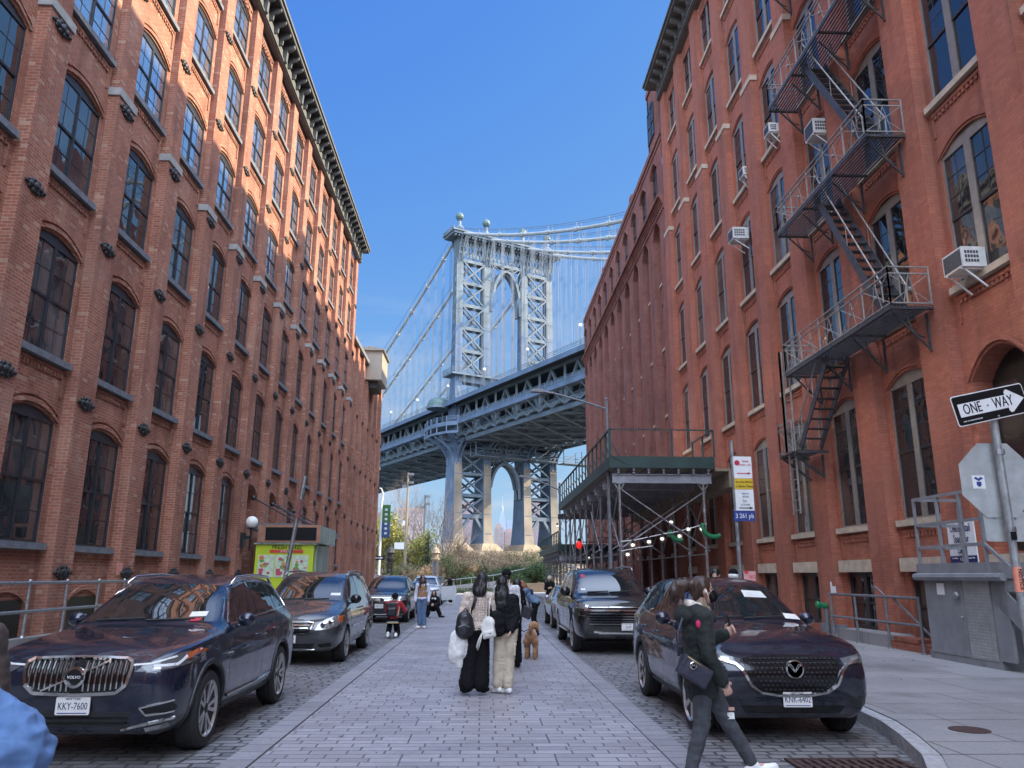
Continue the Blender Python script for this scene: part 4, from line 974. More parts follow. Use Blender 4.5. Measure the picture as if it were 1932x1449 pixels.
for pts, lab in (([(8.12, 28.75, 3.62), (8.14, 28.75, 3.40), (8.22, 28.75, 3.25), (8.40, 28.76, 3.14), (8.62, 28.78, 3.13), (8.80, 28.8, 3.2)], 'green corrugated sleeve hanging from a lamp outside the shed leg'), ([(7.2, 30.0, 3.45), (7.22, 30.0, 3.25), (7.35, 30, 3.1), (7.55, 30, 3.05), (7.7, 30, 3.1)], 'green corrugated sleeve hanging inside the shed by the wall legs')):
    m = MB(); n = len(pts); fine = []
    for a, b_ in zip(pts, pts[1:]): fine += [Vector(a).lerp(Vector(b_), t / 4) for t in range(4)]
    m.tube(fine, [.075 + .02 * (i % 2) for i in range(len(fine))], 10)
    tag(m.build('green_sleeve', mt['green_plastic'], smooth=True, angle=80), lab, 'hose')
RL = thing('warning_lamp', 'red round lamp on the street side legs of the scaffold shed', 'lamp', (4.9, 40, 3.24))
mm, n_, p_ = newmat('lit red lens'); p_.inputs['Base Color'].default_value = (.7, .02, .02, 1); p_.inputs['Emission Color'].default_value = (1, .03, .02, 1); p_.inputs['Emission Strength'].default_value = .10
m = MB(); m.ball((0, 0, 0), .19, 12, sq=(.85, .85, 1.1)); m.build('lens', mm, RL); m = MB(); m.lathe([(.1, .19), (.1, .3), (.03, .33)], n=8); m.build('cap', mt['black'], RL)
# ---------------------------------------------------------------- street lamps
def street_lamp(px, py, zt, tip, label):
    t = thing('street_lamp', label, 'street lamp', (px, py, 0), 0, 'grey street lamps beside the scaffold sheds')
    m = MB(); m.tube([(0, 0, .15), (0, 0, 1.2), (0, 0, zt + .35)], [.11, .085, .06], 10); m.ball((0, 0, zt + .42), .07, 8); m.build('pole', mt['steel_dull'], t)
    dx, dz = tip[0] - px, tip[1] - zt
    m = MB(); m.tube([(0, 0, zt), (dx * .3, 0, zt + dz * .42), (dx * .7, 0, zt + dz * .9), (dx * .86, 0, zt + dz)], [.05, .045, .04, .035], 8); m.build('arm', mt['steel_dull'], t)
    m = MB(); x0 = dx * .84; m.prism([(x0 + .05, zt + dz + .05), (x0 - .25, zt + dz + .09), (dx, zt + dz + .05), (dx, zt + dz - .03), (x0 + .05, zt + dz - .06)], -.15, .15, 1); m.build('lamp_head', mt['steel_dull'], t)
    m = MB(); m.lathe([(.16, .15), (.16, .5), (.11, .6)], n=10); m.lathe([(.09, 7.0), (.09, 7.2)], n=8); m.build('collar', mt['steel_dull'], t)
street_lamp(4.62 + .28, 30.2, 8.2, (1.86, 8.9), 'grey street lamp with long arm rising through the tall scaffold shed')
street_lamp(5.0, 51.0, 7.2, (2.3, 8.05), 'smaller far street lamp with arm beyond the tall scaffold shed')
m = MB(); m.bx(4.55, 4.85, 47.4, 47.6, 5.05, 5.35); m.tube([(4.9, 48, 5.2), (4.75, 48, 4.6), (4.95, 48, 4.4)], .02, 5); tag(m.build('floodlight', mt['black']), 'small black floodlight box on the far end of the tall scaffold shed', 'floodlight')
# ---------------------------------------------------------------- signs
mt['sign_back'] = M_('bare aluminium sign back', (.40, .42, .41), .5, metal=.25, var=.18, scale=7)
mt['sign_white'] = M_('reflective white', (.72, .72, .71), .5, var=.05, scale=9)
mt['sign_black'] = M_('sign black', (.008, .008, .009), .5, var=.15, scale=9, spec=.2)
mt['sign_blue'] = M_('sign blue', (.02, .045, .20), .5, var=.1, scale=9)
mt['sign_red'] = M_('sign red', (.45, .02, .05), .5, var=.1, scale=9)
mt['sign_yellow'] = M_('sign yellow', (.65, .42, .02), .5, var=.1, scale=9)
mt['ink_navy'] = M_('navy ink', (.02, .025, .10), .6, var=.05)
mt['ink_grey'] = M_('grey ink', (.15, .15, .17), .6, var=.05)
SP = thing('sign_post', 'scuffed grey post with tape and stickers carrying the street corner signs', 'sign post', (5.29, 7.68, .15))
m = MB(); m.tube([(0, 0, 0), (-.02, 0, 3.0), (-.025, 0, 3.30)], .038, 12); m.build('pole', M_('scuffed post paint', (.30, .31, .31), .5, metal=.4, var=.35, scale=9), SP)
m = MB(); m.lathe([(.05, 0), (.05, .05)], (-.01, 0, 2.0), 10); m.lathe([(.05, 0), (.05, .05)], (-.01, 0, 2.78), 10); m.build('clamp', mt['steel'], SP)
m = MB(); m.lathe([(.041, 1.42), (.041, 1.66)], (-.008, 0, 0), 12); m.build('tape', M_('orange tape', (.75, .28, .18), .6), SP)
text('NOTICE', .055, mt['sign_black'], frame_m((-.008, -.043, 1.54), (0, 0, -1), (0, -1, 0)), SP, world=False)
m = MB(); m.bx(-.045, .015, -.045, -.04, 1.92, 2.0); m.build('sticker', mt['sign_black'], SP)
# one way sign, turned away from the street
ang = R(10); OW = thing('one_way_sign', 'black and white ONE WAY sign with arrow above the octagonal sign', 'street sign', (5.19, 7.58, 3.43), ang)
def rrect(w, h, r, n=5):
    pts = []
    for cx, cy, a0 in ((w / 2 - r, h / 2 - r, 0), (-w / 2 + r, h / 2 - r, 90), (-w / 2 + r, -h / 2 + r, 180), (w / 2 - r, -h / 2 + r, 270)):
        pts += [(cx + r * math.cos(R(a0 + 90 * i / n)), cy + r * math.sin(R(a0 + 90 * i / n))) for i in range(n + 1)]
    return pts
tilt = R(13)
def tl(pts): return [(x * math.cos(tilt) - z * math.sin(tilt), x * math.sin(tilt) + z * math.cos(tilt)) for x, z in pts]
m = MB(); m.prism(tl(rrect(.915, .315, .03)), -.003, .0, 1, 0); m.build('plate', mt['sign_white'], OW)
m = MB(); m.prism(tl(rrect(.895, .295, .025)), -.0055, -.0035, 1); m.build('field', mt['sign_black'], OW)
ar = [(-.40, .055), (.21, .055), (.21, .115), (.41, .0), (.21, -.115), (.21, -.055), (-.40, -.055)]
ar = [(-.40, .068), (.205, .068), (.205, .095), (.225, .118), (.25, .118), (.43, .0), (.25, -.118), (.225, -.118), (.205, -.095), (.205, -.068), (-.40, -.068)]
m = MB(); m.prism(tl(ar), -.0075, -.006, 1); m.build('arrow', mt['sign_white'], OW)
TX = Vector((math.cos(tilt), 0, math.sin(tilt))); TZ = Vector((0, -1, 0))
OX = Matrix.Identity(4)
def on_sign(x, z, y): c = tl([(x, z)])[0]; return frame_m((c[0], y, c[1]), TX, TZ)
text('ONE', .155, mt['sign_black'], on_sign(-.235, 0, -.0095), OW, sx=.72, world=False); text('WAY', .155, mt['sign_black'], on_sign(.155, 0, -.0095), OW, sx=.72, world=False)
text('DEPT OF TRANSPORTATION', .018, mt['sign_white'], on_sign(-.27, -.115, -.0075), OW, world=False)
m = MB(); m.ball((tl([(-.04, 0)])[0][0], -.008, tl([(-.04, 0)])[0][1]), .012, 8); m.ball((tl([(.05, -.13)])[0][0], -.006, tl([(.05, -.13)])[0][1]), .012, 8); m.build('bolt', mt['steel'], OW)
ST = thing('octagonal_sign', 'grey back of an octagonal stop sign with a small eagle sticker', 'street sign', (5.27, 7.765, 2.68))
m = MB(); rr = .412; m.prism([(rr * math.cos(R(22.5 + 45 * i)), rr * math.sin(R(22.5 + 45 * i))) for i in range(8)], 0, .003, 1); m.build('plate', mt['sign_back'], ST)
m = MB(); rr = .405; m.prism([(rr * math.cos(R(22.5 + 45 * i)), rr * math.sin(R(22.5 + 45 * i))) for i in range(8)], .0035, .005, 1); m.build('red_face', mt['sign_red'], ST)
m = MB(); m.bx(-.26, -.13, -.004, -.001, -.09, .045); m.build('sticker', mt['sign_white'], ST)
m = MB(); m.prism([(-.245, .015), (-.22, .03), (-.195, .012), (-.17, .03), (-.145, .015), (-.18, -.005), (-.195, -.015), (-.21, -.005)], -.006, -.0045, 1); m.prism([(-.22, -.02), (-.17, -.02), (-.17, -.055), (-.195, -.075), (-.22, -.055)], -.006, -.0045, 1); m.build('eagle_emblem', mt['sign_blue'], ST)
SB = thing('lower_sign_plate', 'plain grey back of a rectangular plate below the octagonal sign', 'street sign', (5.31, 7.775, 2.21))
m = MB(); m.prism(rrect(.46, .30, .03), 0, .003, 1); m.build('plate', mt['sign_back'], SB); m = MB(); m.ball((-.12, -.002, .08), .01, 6); m.ball((.1, -.002, .08), .01, 6); m.build('bolt', mt['steel'], SB)
# parking sign pole
PS = thing('parking_sign', 'galvanised post with stacked white, yellow and blue parking signs', 'parking sign', (5.02, 15.4, .15))
m = MB(); m.tube([(.03, 0, 0), (0, 0, 4.24)], .042, 10); m.build('pole', mt['steel'], PS)
def plate(z0, z1, mat_, nm): mm_ = MB(); mm_.bx(.0, .37, -.062, -.056, z0 - .15, z1 - .15); return mm_.build(nm, mat_, PS)
plate(3.62, 4.06, mt['sign_white'], 'upper_plate'); plate(3.40, 3.615, mt['sign_yellow'], 'yellow_plate'); plate(2.98, 3.395, mt['sign_white'], 'lower_plate')
mm_ = MB(); mm_.bx(-.06, .37, -.070, -.064, 2.62, 2.825); mm_.build('blue_plate', mt['sign_blue'], PS)
def ptxt(s, x, z, size, mk): text(s, size, mt[mk], frame_m((x, -.072, z - .15), (1, 0, 0), (0, -1, 0)), PS, world=False, sx=.85)
ptxt('Sunday', .24, 3.97, .055, 'sign_red'); ptxt('8:30AM - 1PM', .23, 3.89, .045, 'sign_red')
ptxt('ers Are Not in', .19, 3.55, .065, 'sign_black'); ptxt('ct Above Times', .19, 3.46, .065, 'sign_black'); ptxt('metered', .2, 3.32, .05, 'ink_grey'); ptxt('parking', .2, 3.26, .05, 'ink_grey'); ptxt('7am', .18, 3.17, .06, 'ink_grey'); ptxt('pt Sunday', .19, 3.10, .055, 'ink_grey')
text('3 261 pb', .13, mt['sign_white'], frame_m((.16, -.074, 2.72), (1, 0, 0), (0, -1, 0)), PS, world=False, sx=.8)
m = MB()
for z, c in ((3.72, 0), (3.03, 1)): m.bx(.06, .30, -.068, -.0645, z - .158, z - .142, c); m.prism([(.28, z - .175), (.345, z - .15), (.28, z - .125)], -.068, -.0645, 1, c)
m.prism([(.075 + .055 * math.cos(R(30 * i)), 3.78 + .055 * math.sin(R(30 * i))) for i in range(12)], -.068, -.0645, 1, 0)
m.build('arrow', [mt['sign_red'], mt['sign_black']], PS)
# ---------------------------------------------------------------- loading platform by the street door
LP = thing('loading_platform', 'grey steel entrance platform with double doors below and railing on top', 'loading platform', (9.5, 15, .15))
gp = M_('grey enamel', (.20, .205, .215), .45, var=.18, scale=3, bump=.05); tread = M_('checker plate', (.42, .43, .42), .35, metal=.6, var=.15, scale=5)
m = MB(); m.bx(9.06, 10.2, 13.9, 16.05, .3, 1.70); m.bx(9.03, 10.2, 13.86, 16.08, .155, .3); m.bx(9.03, 9.09, 13.5, 13.9, .3, 1.75); m.build('body', gp, LP, world=True)
m = MB(); m.bx(8.98, 10.2, 13.82, 16.15, 1.76, 1.98); m.tube([(8.96, 13.4, 1.72), (8.96, 16.2, 1.72)], .07, 8); m.bx(8.9, 10.2, 13.82, 16.18, 1.70, 1.758); m.build('deck_edge', gp, LP, world=True)
m = MB(); m.bx(9.015, 9.055, 14.72, 15.98, .28, 1.66); d1 = m.build('door', gp, LP, world=True)
m = MB(); m.lathe([(.02, 0), (.06, .02), (.075, .05), (.05, .075), (.0, .08)], (9.01, 14.86, 1.38), 12, M=Matrix.Rotation(R(-90), 3, 'Y')); m.lathe([(.02, 0), (.03, .03), (.0, .035)], (9.01, 14.80, .98), 8, M=Matrix.Rotation(R(-90), 3, 'Y')); put('knob', m.mesh('knob', mt['steel'], True), d1)
m = MB(); m.bx(9.008, 9.013, 15.3, 15.55, 1.38, 1.6); put('notice', m.mesh('notice', mt['sign_white']), d1)
m = MB(); m.bx(9.02, 9.055, 13.93, 14.70, .28, 1.66)
for i in range(14):
    for j in range(24): m.box((9.018, 13.965 + i * .053 + .02 * (j % 2), .32 + j * .056), (.006, .034, .012), 0, Matrix.Rotation(R(25 if (i + j) % 2 else -25), 3, 'X'))
d2 = m.build('tread_plate_door', tread, LP, world=True)
m = MB()
for y in (13.85, 14.45, 15.2, 16.02): m.bx(8.98, 9.03, y - .025, y + .025, 1.98, 3.3)
for z in (2.3, 2.75, 3.28): m.bx(8.985, 9.025, 13.85, 16.02, z - .03, z + .03)
for x in (9.5, 9.95): m.bx(x - .025, x + .025, 16.0, 16.05, 1.98, 3.3)
for z in (2.3, 2.75, 3.28): m.bx(9.03, 9.97, 16.0, 16.04, z - .03, z + .03)
for z in (2.3, 3.28): m.bar((9.0, 13.85, z), (9.0, 12.0, z - 1.25), .05)
m.bar((9.0, 13.1, 1.4), (9.0, 13.1, 2.8), .05); m.bar((9.0, 12.2, .7), (9.0, 12.2, 2.1), .05)
m.build('railing', gp, LP, world=True)
m = MB()
for i in range(7): m.bx(9.1, 10.0, 13.86 - .27 * (i + 1), 13.86 - .27 * i, 1.70 - .23 * (i + 1), 1.74 - .23 * (i + 1))
m.prism([(13.9, 1.75), (13.9, 1.3), (12.2, .16), (11.9, .16), (11.9, .3)], 9.03, 9.07, 0); m.build('stair', gp, LP, world=True)
LS = thing('lease_sign', 'white sign with navy band reading Office/Retail Space for Lease', 'sign', (9.96, 16.05, 2.4))
LSM = lambda y, z, x=9.935: frame_m((x, y, z), (0, -1, 0), (-1, 0, 0))
m = MB(); m.bx(9.945, 9.97, 15.58, 16.50, 2.0, 2.84); m.build('board', mt['sign_white'], LS, world=True)
m = MB(); m.bx(9.94, 9.944, 15.58, 16.50, 2.0, 2.15); m.build('band', mt['ink_navy'], LS, world=True)
for s, y, z, sz in (('Office/Retail', 16.04, 2.71, .24), ('Space for', 16.04, 2.49, .24), ('Lease', 16.04, 2.27, .24)): text(s, sz, mt['ink_navy'], LSM(y, z), LS, sx=.58)
text('CBRE', .09, mt['sign_white'], LSM(16.04, 2.075), LS); text('Tom Wilson', .045, mt['sign_white'], LSM(16.32, 2.10), LS); text('Cooper Katz', .045, mt['sign_white'], LSM(15.76, 2.10), LS)
# pipe railing, standpipe, notices
PR = thing('pipe_railing', 'grey pipe railing round the basement well right of the navy hatchback', 'railing', (9.2, 18.7, .15))
m = MB()
for z in (.72, 1.28): m.tube([(9.2, 16.62, z), (9.2, 20.95, z)], .03, 8)
m.tube([(9.2, 17.7, 1.29), (9.75, 16.75, .2)], .03, 8); m.tube([(9.2, 18.4, 1.5), (9.2, 18.0, 1.3)], .02, 6)
m.build('rail', mt['steel_dull'], PR, world=True)
for y in (16.62, 18.0, 19.5, 20.85): m = MB(); m.tube([(9.2, y, .152), (9.2, y, 1.31)], .033, 8); m.lathe([(.07, .152), (.06, .18)], (9.2, y, 0), 8); m.build('post', mt['steel_dull'], PR, world=True)
AW = thing('areaway_curb', 'low brick and concrete curb edging the basement well', 'curb', (9.4, 18, .15)); m = MB(); m.bx(9.30, 9.9, 18.2, 20.9, .153, .42); m.build('concrete', mt['slab'], AW, world=True); m = MB(); m.bx(9.32, 9.9, 16.3, 18.19, .153, .33); m.bx(9.30, 9.6, 17.0, 18.0, .335, .42); m.build('brickwork', mt['brick_right'], AW, world=True)
SPx = thing('standpipe', 'grey standpipe with green cap beside the pipe railing', 'standpipe', (9.25, 21.3, .15)); m = MB(); m.tube([(0, 0, 0), (0, 0, .82)], .07, 10); m.build('pipe', mt['steel_dull'], SPx)
m = MB(); m.tube([(0, -.02, .8), (-.22, -.05, .84)], .075, 10); m.lathe([(.09, 0), (.1, .03), (.09, .06), (.04, .09)], (-.22, -.05, .84), 10, M=Matrix.Rotation(R(-90), 3, 'Y')); m.build('cap', mt['green_plastic'], SPx)
for y, z, w, h, lab in ((22.3, 1.36, .34, .2, 'white paper notice on the brick pier above the standpipe'),):
    t = thing('paper_notice', lab, 'notice', (9.94, y, z)); m = MB(); m.bx(9.93, 9.935, y - w / 2, y + w / 2, z - h / 2, z + h / 2); m.bx(9.93, 9.935, y + w / 2 - .1, y + w / 2, z + h / 2, z + h / 2 + .12); m.build('sheet', mt['sign_white'], t, world=True)
# drain and cover
SD = thing('storm_drain', 'rusty cast iron gutter grate beside the kerb', 'drain', (3.45, 7.55, .0)); m = MB(); m.bx(-.52, .5, -.36, .36, -.1, .004)
m.build('pit', mt['black'], SD); m = MB(); rust = M_('rusty iron', (.075, .045, .038), .7, metal=.3, var=.4, scale=20)
for x in (-.54, .5): m.bx(x, x + .05, -.40, .40, .005, .022)
for y in (-.40, .36): m.bx(-.49, .5, y, y + .04, .005, .022)
for i in range(11):
    for j in range(3): m.bx(-.47 + i * .088, -.425 + i * .088, -.35 + j * .24, -.14 + j * .24, .006, .018)
for j in range(2): m.bx(-.49, .5, -.135 + j * .24, -.115 + j * .24, .006, .02)
m.build('grate', rust, SD)
MC = thing('utility_cover', 'small round rusty utility cover in the pavement', 'manhole cover', (5.13, 8.57, .153)); m = MB(); m.lathe([(.2, 0), (.2, .006), (.17, .009), (.165, .006), (.0, .006)], n=24); m.build('lid', rust, MC)
# ---------------------------------------------------------------- left pavement
RLh = thing('areaway_railing', 'galvanised two bar railing on a low concrete wall beside the warehouse', 'railing', (-8.8, 17, .15))
m = MB(); m.bx(-8.92, -8.68, 8.5, 20.0, .153, .50); m.build('base_wall', mt['slab'], RLh, world=True)
for z in (.98, 1.52): m = MB(); m.tube([(-8.8, 8.6, z), (-8.8, 20.0 if z < 1 else 21.6, z)], .032, 10); m.build('rail', mt['steel'], RLh, world=True)
for y in (11.2, 12.6, 14.3, 15.9, 17.3, 18.7, 20.0): m = MB(); m.tube([(-8.8, y, .5), (-8.8, y, 1.55)], .03, 8); m.ball((-8.8, y, 1.55), .042, 8); m.lathe([(.06, .5), (.05, .54)], (-8.8, y, 0), 8); m.build('post', mt['steel'], RLh, world=True)
m = MB(); m.bx(-9.545, -9.53, 21.15, 21.45, 1.66, 1.98); tag(m.build('paper_notice', M_('faded pink paper', (.62, .26, .2), .7, var=.3, scale=14)), 'faded pink notice pasted on the warehouse brick pier', 'notice')
# globe lamp and canopy of the warehouse entrance
GL = thing('globe_lamp', 'white globe lamp on a black bracket beside the warehouse entrance', 'wall lamp', (-9.2, 31.6, 3.5)); m = MB(); m.ball((0, 0, .22), .24, 16); m.build('globe', M_('milk glass', (.8, .79, .74), .25, var=.02), GL)
m = MB(); m.lathe([(.09, -.04), (.13, 0), (.1, .02)], n=10); m.tube([(0, 0, 0), (0, 0, -.9)], .05, 8); m.bx(-.38, .05, -.06, .06, -.45, -.32); m.bx(-.4, -.2, -.25, .1, -.75, -.2); m.build('bracket', mt['black'], GL)
EC = thing('entrance_canopy', 'flat dark canopy hung on iron rods over the warehouse entrance', 'canopy', (-8.5, 36, 3.5)); m = MB(); m.bx(-9.5, -7.3, 32.0, 40.2, 3.45, 3.72); m.build('slab', mt['steel_dull'], EC, world=True)
for y in (32.6, 35.6, 36.6, 39.6): m = MB(); m.tube([(-9.45, y, 4.75), (-7.5, y, 3.72)], .03, 6); m.ball((-9.5, y, 4.77), .1, 8); m.build('rod', mt['black'], EC, world=True)
# leaning bare post
LPo = thing('leaning_post', 'bare grey steel post leaning over the kerb by the juice kiosk', 'post', (-5.15, 21, .15)); m = MB(); m.tube([(-.03, 0, 0), (.02, 0, 1.5), (.36, 0, 4.12)], .055, 10); m.build('pole', mt['steel'], LPo); m = MB(); m.tube([(.22, -.06, 3.0), (.29, -.06, 3.5)], .03, 6); m.build('bracket', M_('faded red', (.3, .08, .07), .6), LPo)
# juice kiosk
KI = thing('juice_kiosk', 'lime green juice bar cart with menu pictures and copper topped sign box', 'food cart', (-6.2, 26.2, .15))
lime = M_('lime paint', (.46, .56, .02), .45, var=.08, scale=2); copper = M_('copper trim', (.45, .24, .16), .35, metal=.6, var=.2, scale=4); smud = M_('smudged steel', (.34, .42, .36), .4, metal=.35, var=.45, scale=2.5, stretch=(1, 1, .4))
m = MB(); m.bx(-7.1, -5.3, 25.05, 27.5, .5, 2.62); m.build('body', lime, KI, world=True)
m = MB(); m.bx(-5.298, -5.27, 25.4, 27.4, 1.0, 2.6); m.bx(-5.299, -5.26, 25.3, 25.4, .5, 2.6); m.build('side_panel', smud, KI, world=True)
m = MB(); m.bx(-7.02, -5.12, 24.95, 27.6, 2.66, 3.2); m.bx(-7.15, -5.2, 24.97, 25.3, 2.62, 2.659); m.build('sign_box', smud, KI, world=True)
m = MB(); m.bx(-7.04, -5.10, 24.92, 24.949, 2.68, 3.22); m.build('sign_frame', copper, KI, world=True)
m = MB(); m.bx(-6.80, -5.22, 24.90, 24.918, 2.74, 3.14); m.build('sign_screen', mt['sign_black'], KI, world=True)
KM = lambda x, z, y=25.02: frame_m((x, y, z), (1, 0, 0), (0, -1, 0))
text('FRESH PRESS', .17, mt['sign_black'], KM(-6.13, 2.53), KI, sx=.98)
m = MB(); m.bx(-6.66, -5.62, 25.03, 25.045, 2.36, 2.45); m.build('red_band', M_('kiosk red', (.55, .04, .03), .5), KI, world=True); text('JUICE BAR', .085, mt['sign_white'], KM(-6.13, 2.405), KI)
pale = M_('menu print', (.50, .58, .42), .4, var=.25, scale=9); pk = M_('menu berry', (.45, .06, .12), .5, var=.3, scale=9); gr = M_('menu leaf', (.12, .30, .05), .5, var=.3, scale=9); orr = M_('menu orange', (.55, .2, .08), .5, var=.3, scale=9)
random.seed(11)
for i in range(3):
    x0 = -7.0 + i * .53; m = MB(); m.bx(x0, x0 + .5, 25.03, 25.045, 1.62, 2.30, 0)
    for j in range(9):
        cx, cz, r = x0 + random.uniform(.09, .41), random.uniform(1.7, 2.22), random.uniform(.03, .075)
        m.prism([(cx + r * math.cos(a) * 1.2, cz + r * math.sin(a)) for a in [k * .785 for k in range(8)]], 25.028 - .001 * j, 25.0295, 1, 1 + (j + i) % 3)
    m.prism([(x0 + .06, 1.68), (x0 + .16, 1.68), (x0 + .18, 1.88), (x0 + .04, 1.88)], 25.016, 25.0295, 1, 1)
    m.build('menu_picture', [pale, pk, gr, orr], KI, world=True)
for k in range(2):
    m = MB(); m.tube([(-6.05 + .75 * k, 25.0, 1.3), (-5.9 + .75 * k, 24.9, 1.62)], .02, 5); m.tube([(-5.95 + .75 * k, 25.0, 1.3), (-5.8 + .75 * k, 24.9, 1.55)], .02, 5); m.build('strut', mt['black'], KI, world=True)
for x in (-6.7, -5.7):
    for y in (25.6, 27.0): m = MB(); m.tube([(x - .05, y, .42), (x + .05, y, .42)], .27, 14); m.build('wheel', mt['black'], KI, world=True)
# far corner furniture
BN = thing('banner_pole', 'white pole with a green and blue vertical street banner', 'banner pole', (-9.45, 73, .15)); m = MB(); m.tube([(0, 0, 0), (0, 0, 8.2), (.1, 0, 8.9), (-.1, 0, 9.4), (-.5, 0, 9.5)], [.13, .1, .07, .06, .05], 8); m.build('pole', mt['white'], BN)
m = MB(); m.bx(.08, .85, -.02, .02, 6.3, 7.9, 0); m.bx(.08, .85, -.02, .02, 4.9, 6.299, 1); m.build('banner', [M_('banner green', (.05, .17, .06), .7), M_('banner blue', (.04, .09, .22), .7)], BN)
for i in range(6): m = MB(); m.bx(.35, .58, -.03, -.021, 5.2 + .43 * i, 5.4 + .43 * i); m.build('banner_mark', mt['sign_white'], BN)
m = MB(); m.bx(-.55, .5, -.12, -.1, 2.9, 3.25, 0); m.prism([(-.45, 3.03), (.1, 3.03), (.1, 2.95), (.4, 3.08), (.1, 3.21), (.1, 3.13), (-.45, 3.13)], -.13, -.121, 1, 1); m.build('arrow_sign', [mt['sign_black'], mt['sign_white']], BN)
for x, lab, mk in ((-9.25, 'dark carved lantern pillar nearer the warehouse corner', 'iron'), (-4.75, 'weathered lantern pillar in the park right of the fir', 'pierstone')):
    t = thing('lantern_pillar', lab, 'pillar', (x, 80, 0), 0, 'lantern pillars at the park gate')
    m = MB()
    for sx in (-.2, .2):
        for sy in (-.2, .2): m.bx(sx - .08, sx + .08, sy - .08, sy + .08, 0, 3.4)
    for k in range(8): m.bar((-.2, -.2, .3 + k * .38), (.2, -.2, .68 + k * .38), .06); m.bar((.2, -.2, .3 + k * .38), (-.2, -.2, .68 + k * .38), .06)
    m.build('shaft', mt['steel_dull' if mk != 'iron' else 'iron'], t)
    m = MB(); m.lathe([(.2, 2.95), (.42, 3.2), (.46, 3.35), (.36, 3.4)], n=8); m.lathe([(.3, 3.4), (.33, 3.9)], n=8); m.lathe([(.5, 3.9), (.42, 4.0), (.3, 4.3), (.12, 4.45), (.1, 4.6), (.03, 4.8)], n=8); m.build('lantern', mt['pierstone'] if mk != 'iron' else mt['iron'], t)
for x, y, h, lab in ((-8.25, 85, 12.6, 'tall pale floodlight mast behind the parked cars'), (-7.1, 95, 11.2, 'shorter dark floodlight mast among the bare branches')):
    t = thing('light_mast', lab, 'light mast', (x, y, 0), 0, 'floodlight masts in the park'); m = MB(); m.tube([(0, 0, 0), (0, 0, h)], [.17, .1], 8); m.build('pole', mt['pierstone' if y < 90 else 'steel_dull'], t)
    for z, s in ((h - 1.6, -1), (h - 1.2, 1), (h - .3, 1)): m = MB(); m.bx(s * .1, s * .6, -.2, .2, z, z + .25); m.build('floodlight', mt['steel_dull'], t)
    if y < 90: m = MB(); m.bx(-1.2, -.15, -.1, -.05, 4.4, 5.1); m.build('sign_plate', mt['sign_white'], t); m = MB(); m.bx(-.4, -.15, -.2, .1, 6.9, 7.4); m.build('junction_box', mt['white'], t)
# ---------------------------------------------------------------- vehicles
def paint(name, col, metal=.35, rough=.32):
    m, n, p = newmat(name); p.inputs['Base Color'].default_value = (*col, 1); p.inputs['Metallic'].default_value = metal; p.inputs['Roughness'].default_value = rough
    p.inputs['Coat Weight'].default_value = 1; p.inputs['Coat Roughness'].default_value = .015; p.inputs['Coat IOR'].default_value = 1.55; p.inputs['Specular IOR Level'].default_value = .3
    g = N(n, 'NewGeometry'); z = N(n, 'TexNoise'); z.inputs['Scale'].default_value = 3; z.inputs['Detail'].default_value = 8; n.links.new(g.outputs['Position'], z.inputs['Vector'])
    n.links.new(ramp(n, z.outputs['Fac'], [(.4, rough * .8), (.75, rough * 1.3)]), p.inputs['Roughness'])
    # a film of road dust low on the body
    s = N(n, 'SeparateXYZ'); n.links.new(g.outputs['Position'], s.inputs[0]); mr = N(n, 'MapRange'); n.links.new(s.outputs[2], mr.inputs[0])
    for i, v in ((1, .25), (2, .85), (3, .35), (4, 0.)): mr.inputs[i].default_value = v
    mu = N(n, 'Math', operation='MULTIPLY'); n.links.new(mr.outputs[0], mu.inputs[0]); n.links.new(ramp(n, z.outputs['Fac'], [(.35, 0.), (.7, 1.)]), mu.inputs[1])
    n.links.new(mixc(n, mu.outputs[0], col, (.16, .15, .14)), p.inputs['Base Color'])
    return m
mt['tyre'] = M_('tyre rubber', (.018, .018, .018), .75, var=.25, scale=20)
mt['chrome'] = M_('bright trim', (.72, .72, .70), .12, metal=1., var=.05)
mt['alloy'] = M_('alloy wheel', (.50, .49, .47), .3, metal=.8, var=.12, scale=10)
mt['trim'] = M_('black plastic trim', (.022, .022, .024), .5, var=.2, scale=12)
mt['gloss_black'] = M_('gloss black', (.008, .008, .009), .12, var=.1)
mm, n_, p_ = newmat('car glass'); p_.inputs['Base Color'].default_value = (.012, .015, .016, 1); p_.inputs['Roughness'].default_value = .01; p_.inputs['IOR'].default_value = 2.1; mt['car_glass'] = mm
mm, n_, p_ = newmat('lamp lens'); p_.inputs['Base Color'].default_value = (.32, .33, .34, 1); p_.inputs['Roughness'].default_value = .06; p_.inputs['Metallic'].default_value = .55; p_.inputs['Coat Weight'].default_value = 1; mt['lens'] = mm
mm, n_, p_ = newmat('smoked lens'); p_.inputs['Base Color'].default_value = (.10, .105, .11, 1); p_.inputs['Roughness'].default_value = .08; p_.inputs['Coat Weight'].default_value = 1; mt['smoke'] = mm
mm, n_, p_ = newmat('amber lens'); p_.inputs['Base Color'].default_value = (.6, .12, .02, 1); p_.inputs['Roughness'].default_value = .1; p_.inputs['Coat Weight'].default_value = 1; mt['amber'] = mm
mt['plate_w'] = M_('licence plate', (.70, .68, .64), .45, var=.06, scale=8)
def bake_obj(o):
    dg = bpy.context.evaluated_depsgraph_get(); dg.update(); me = bpy.data.meshes.new_from_object(o.evaluated_get(dg)); return me
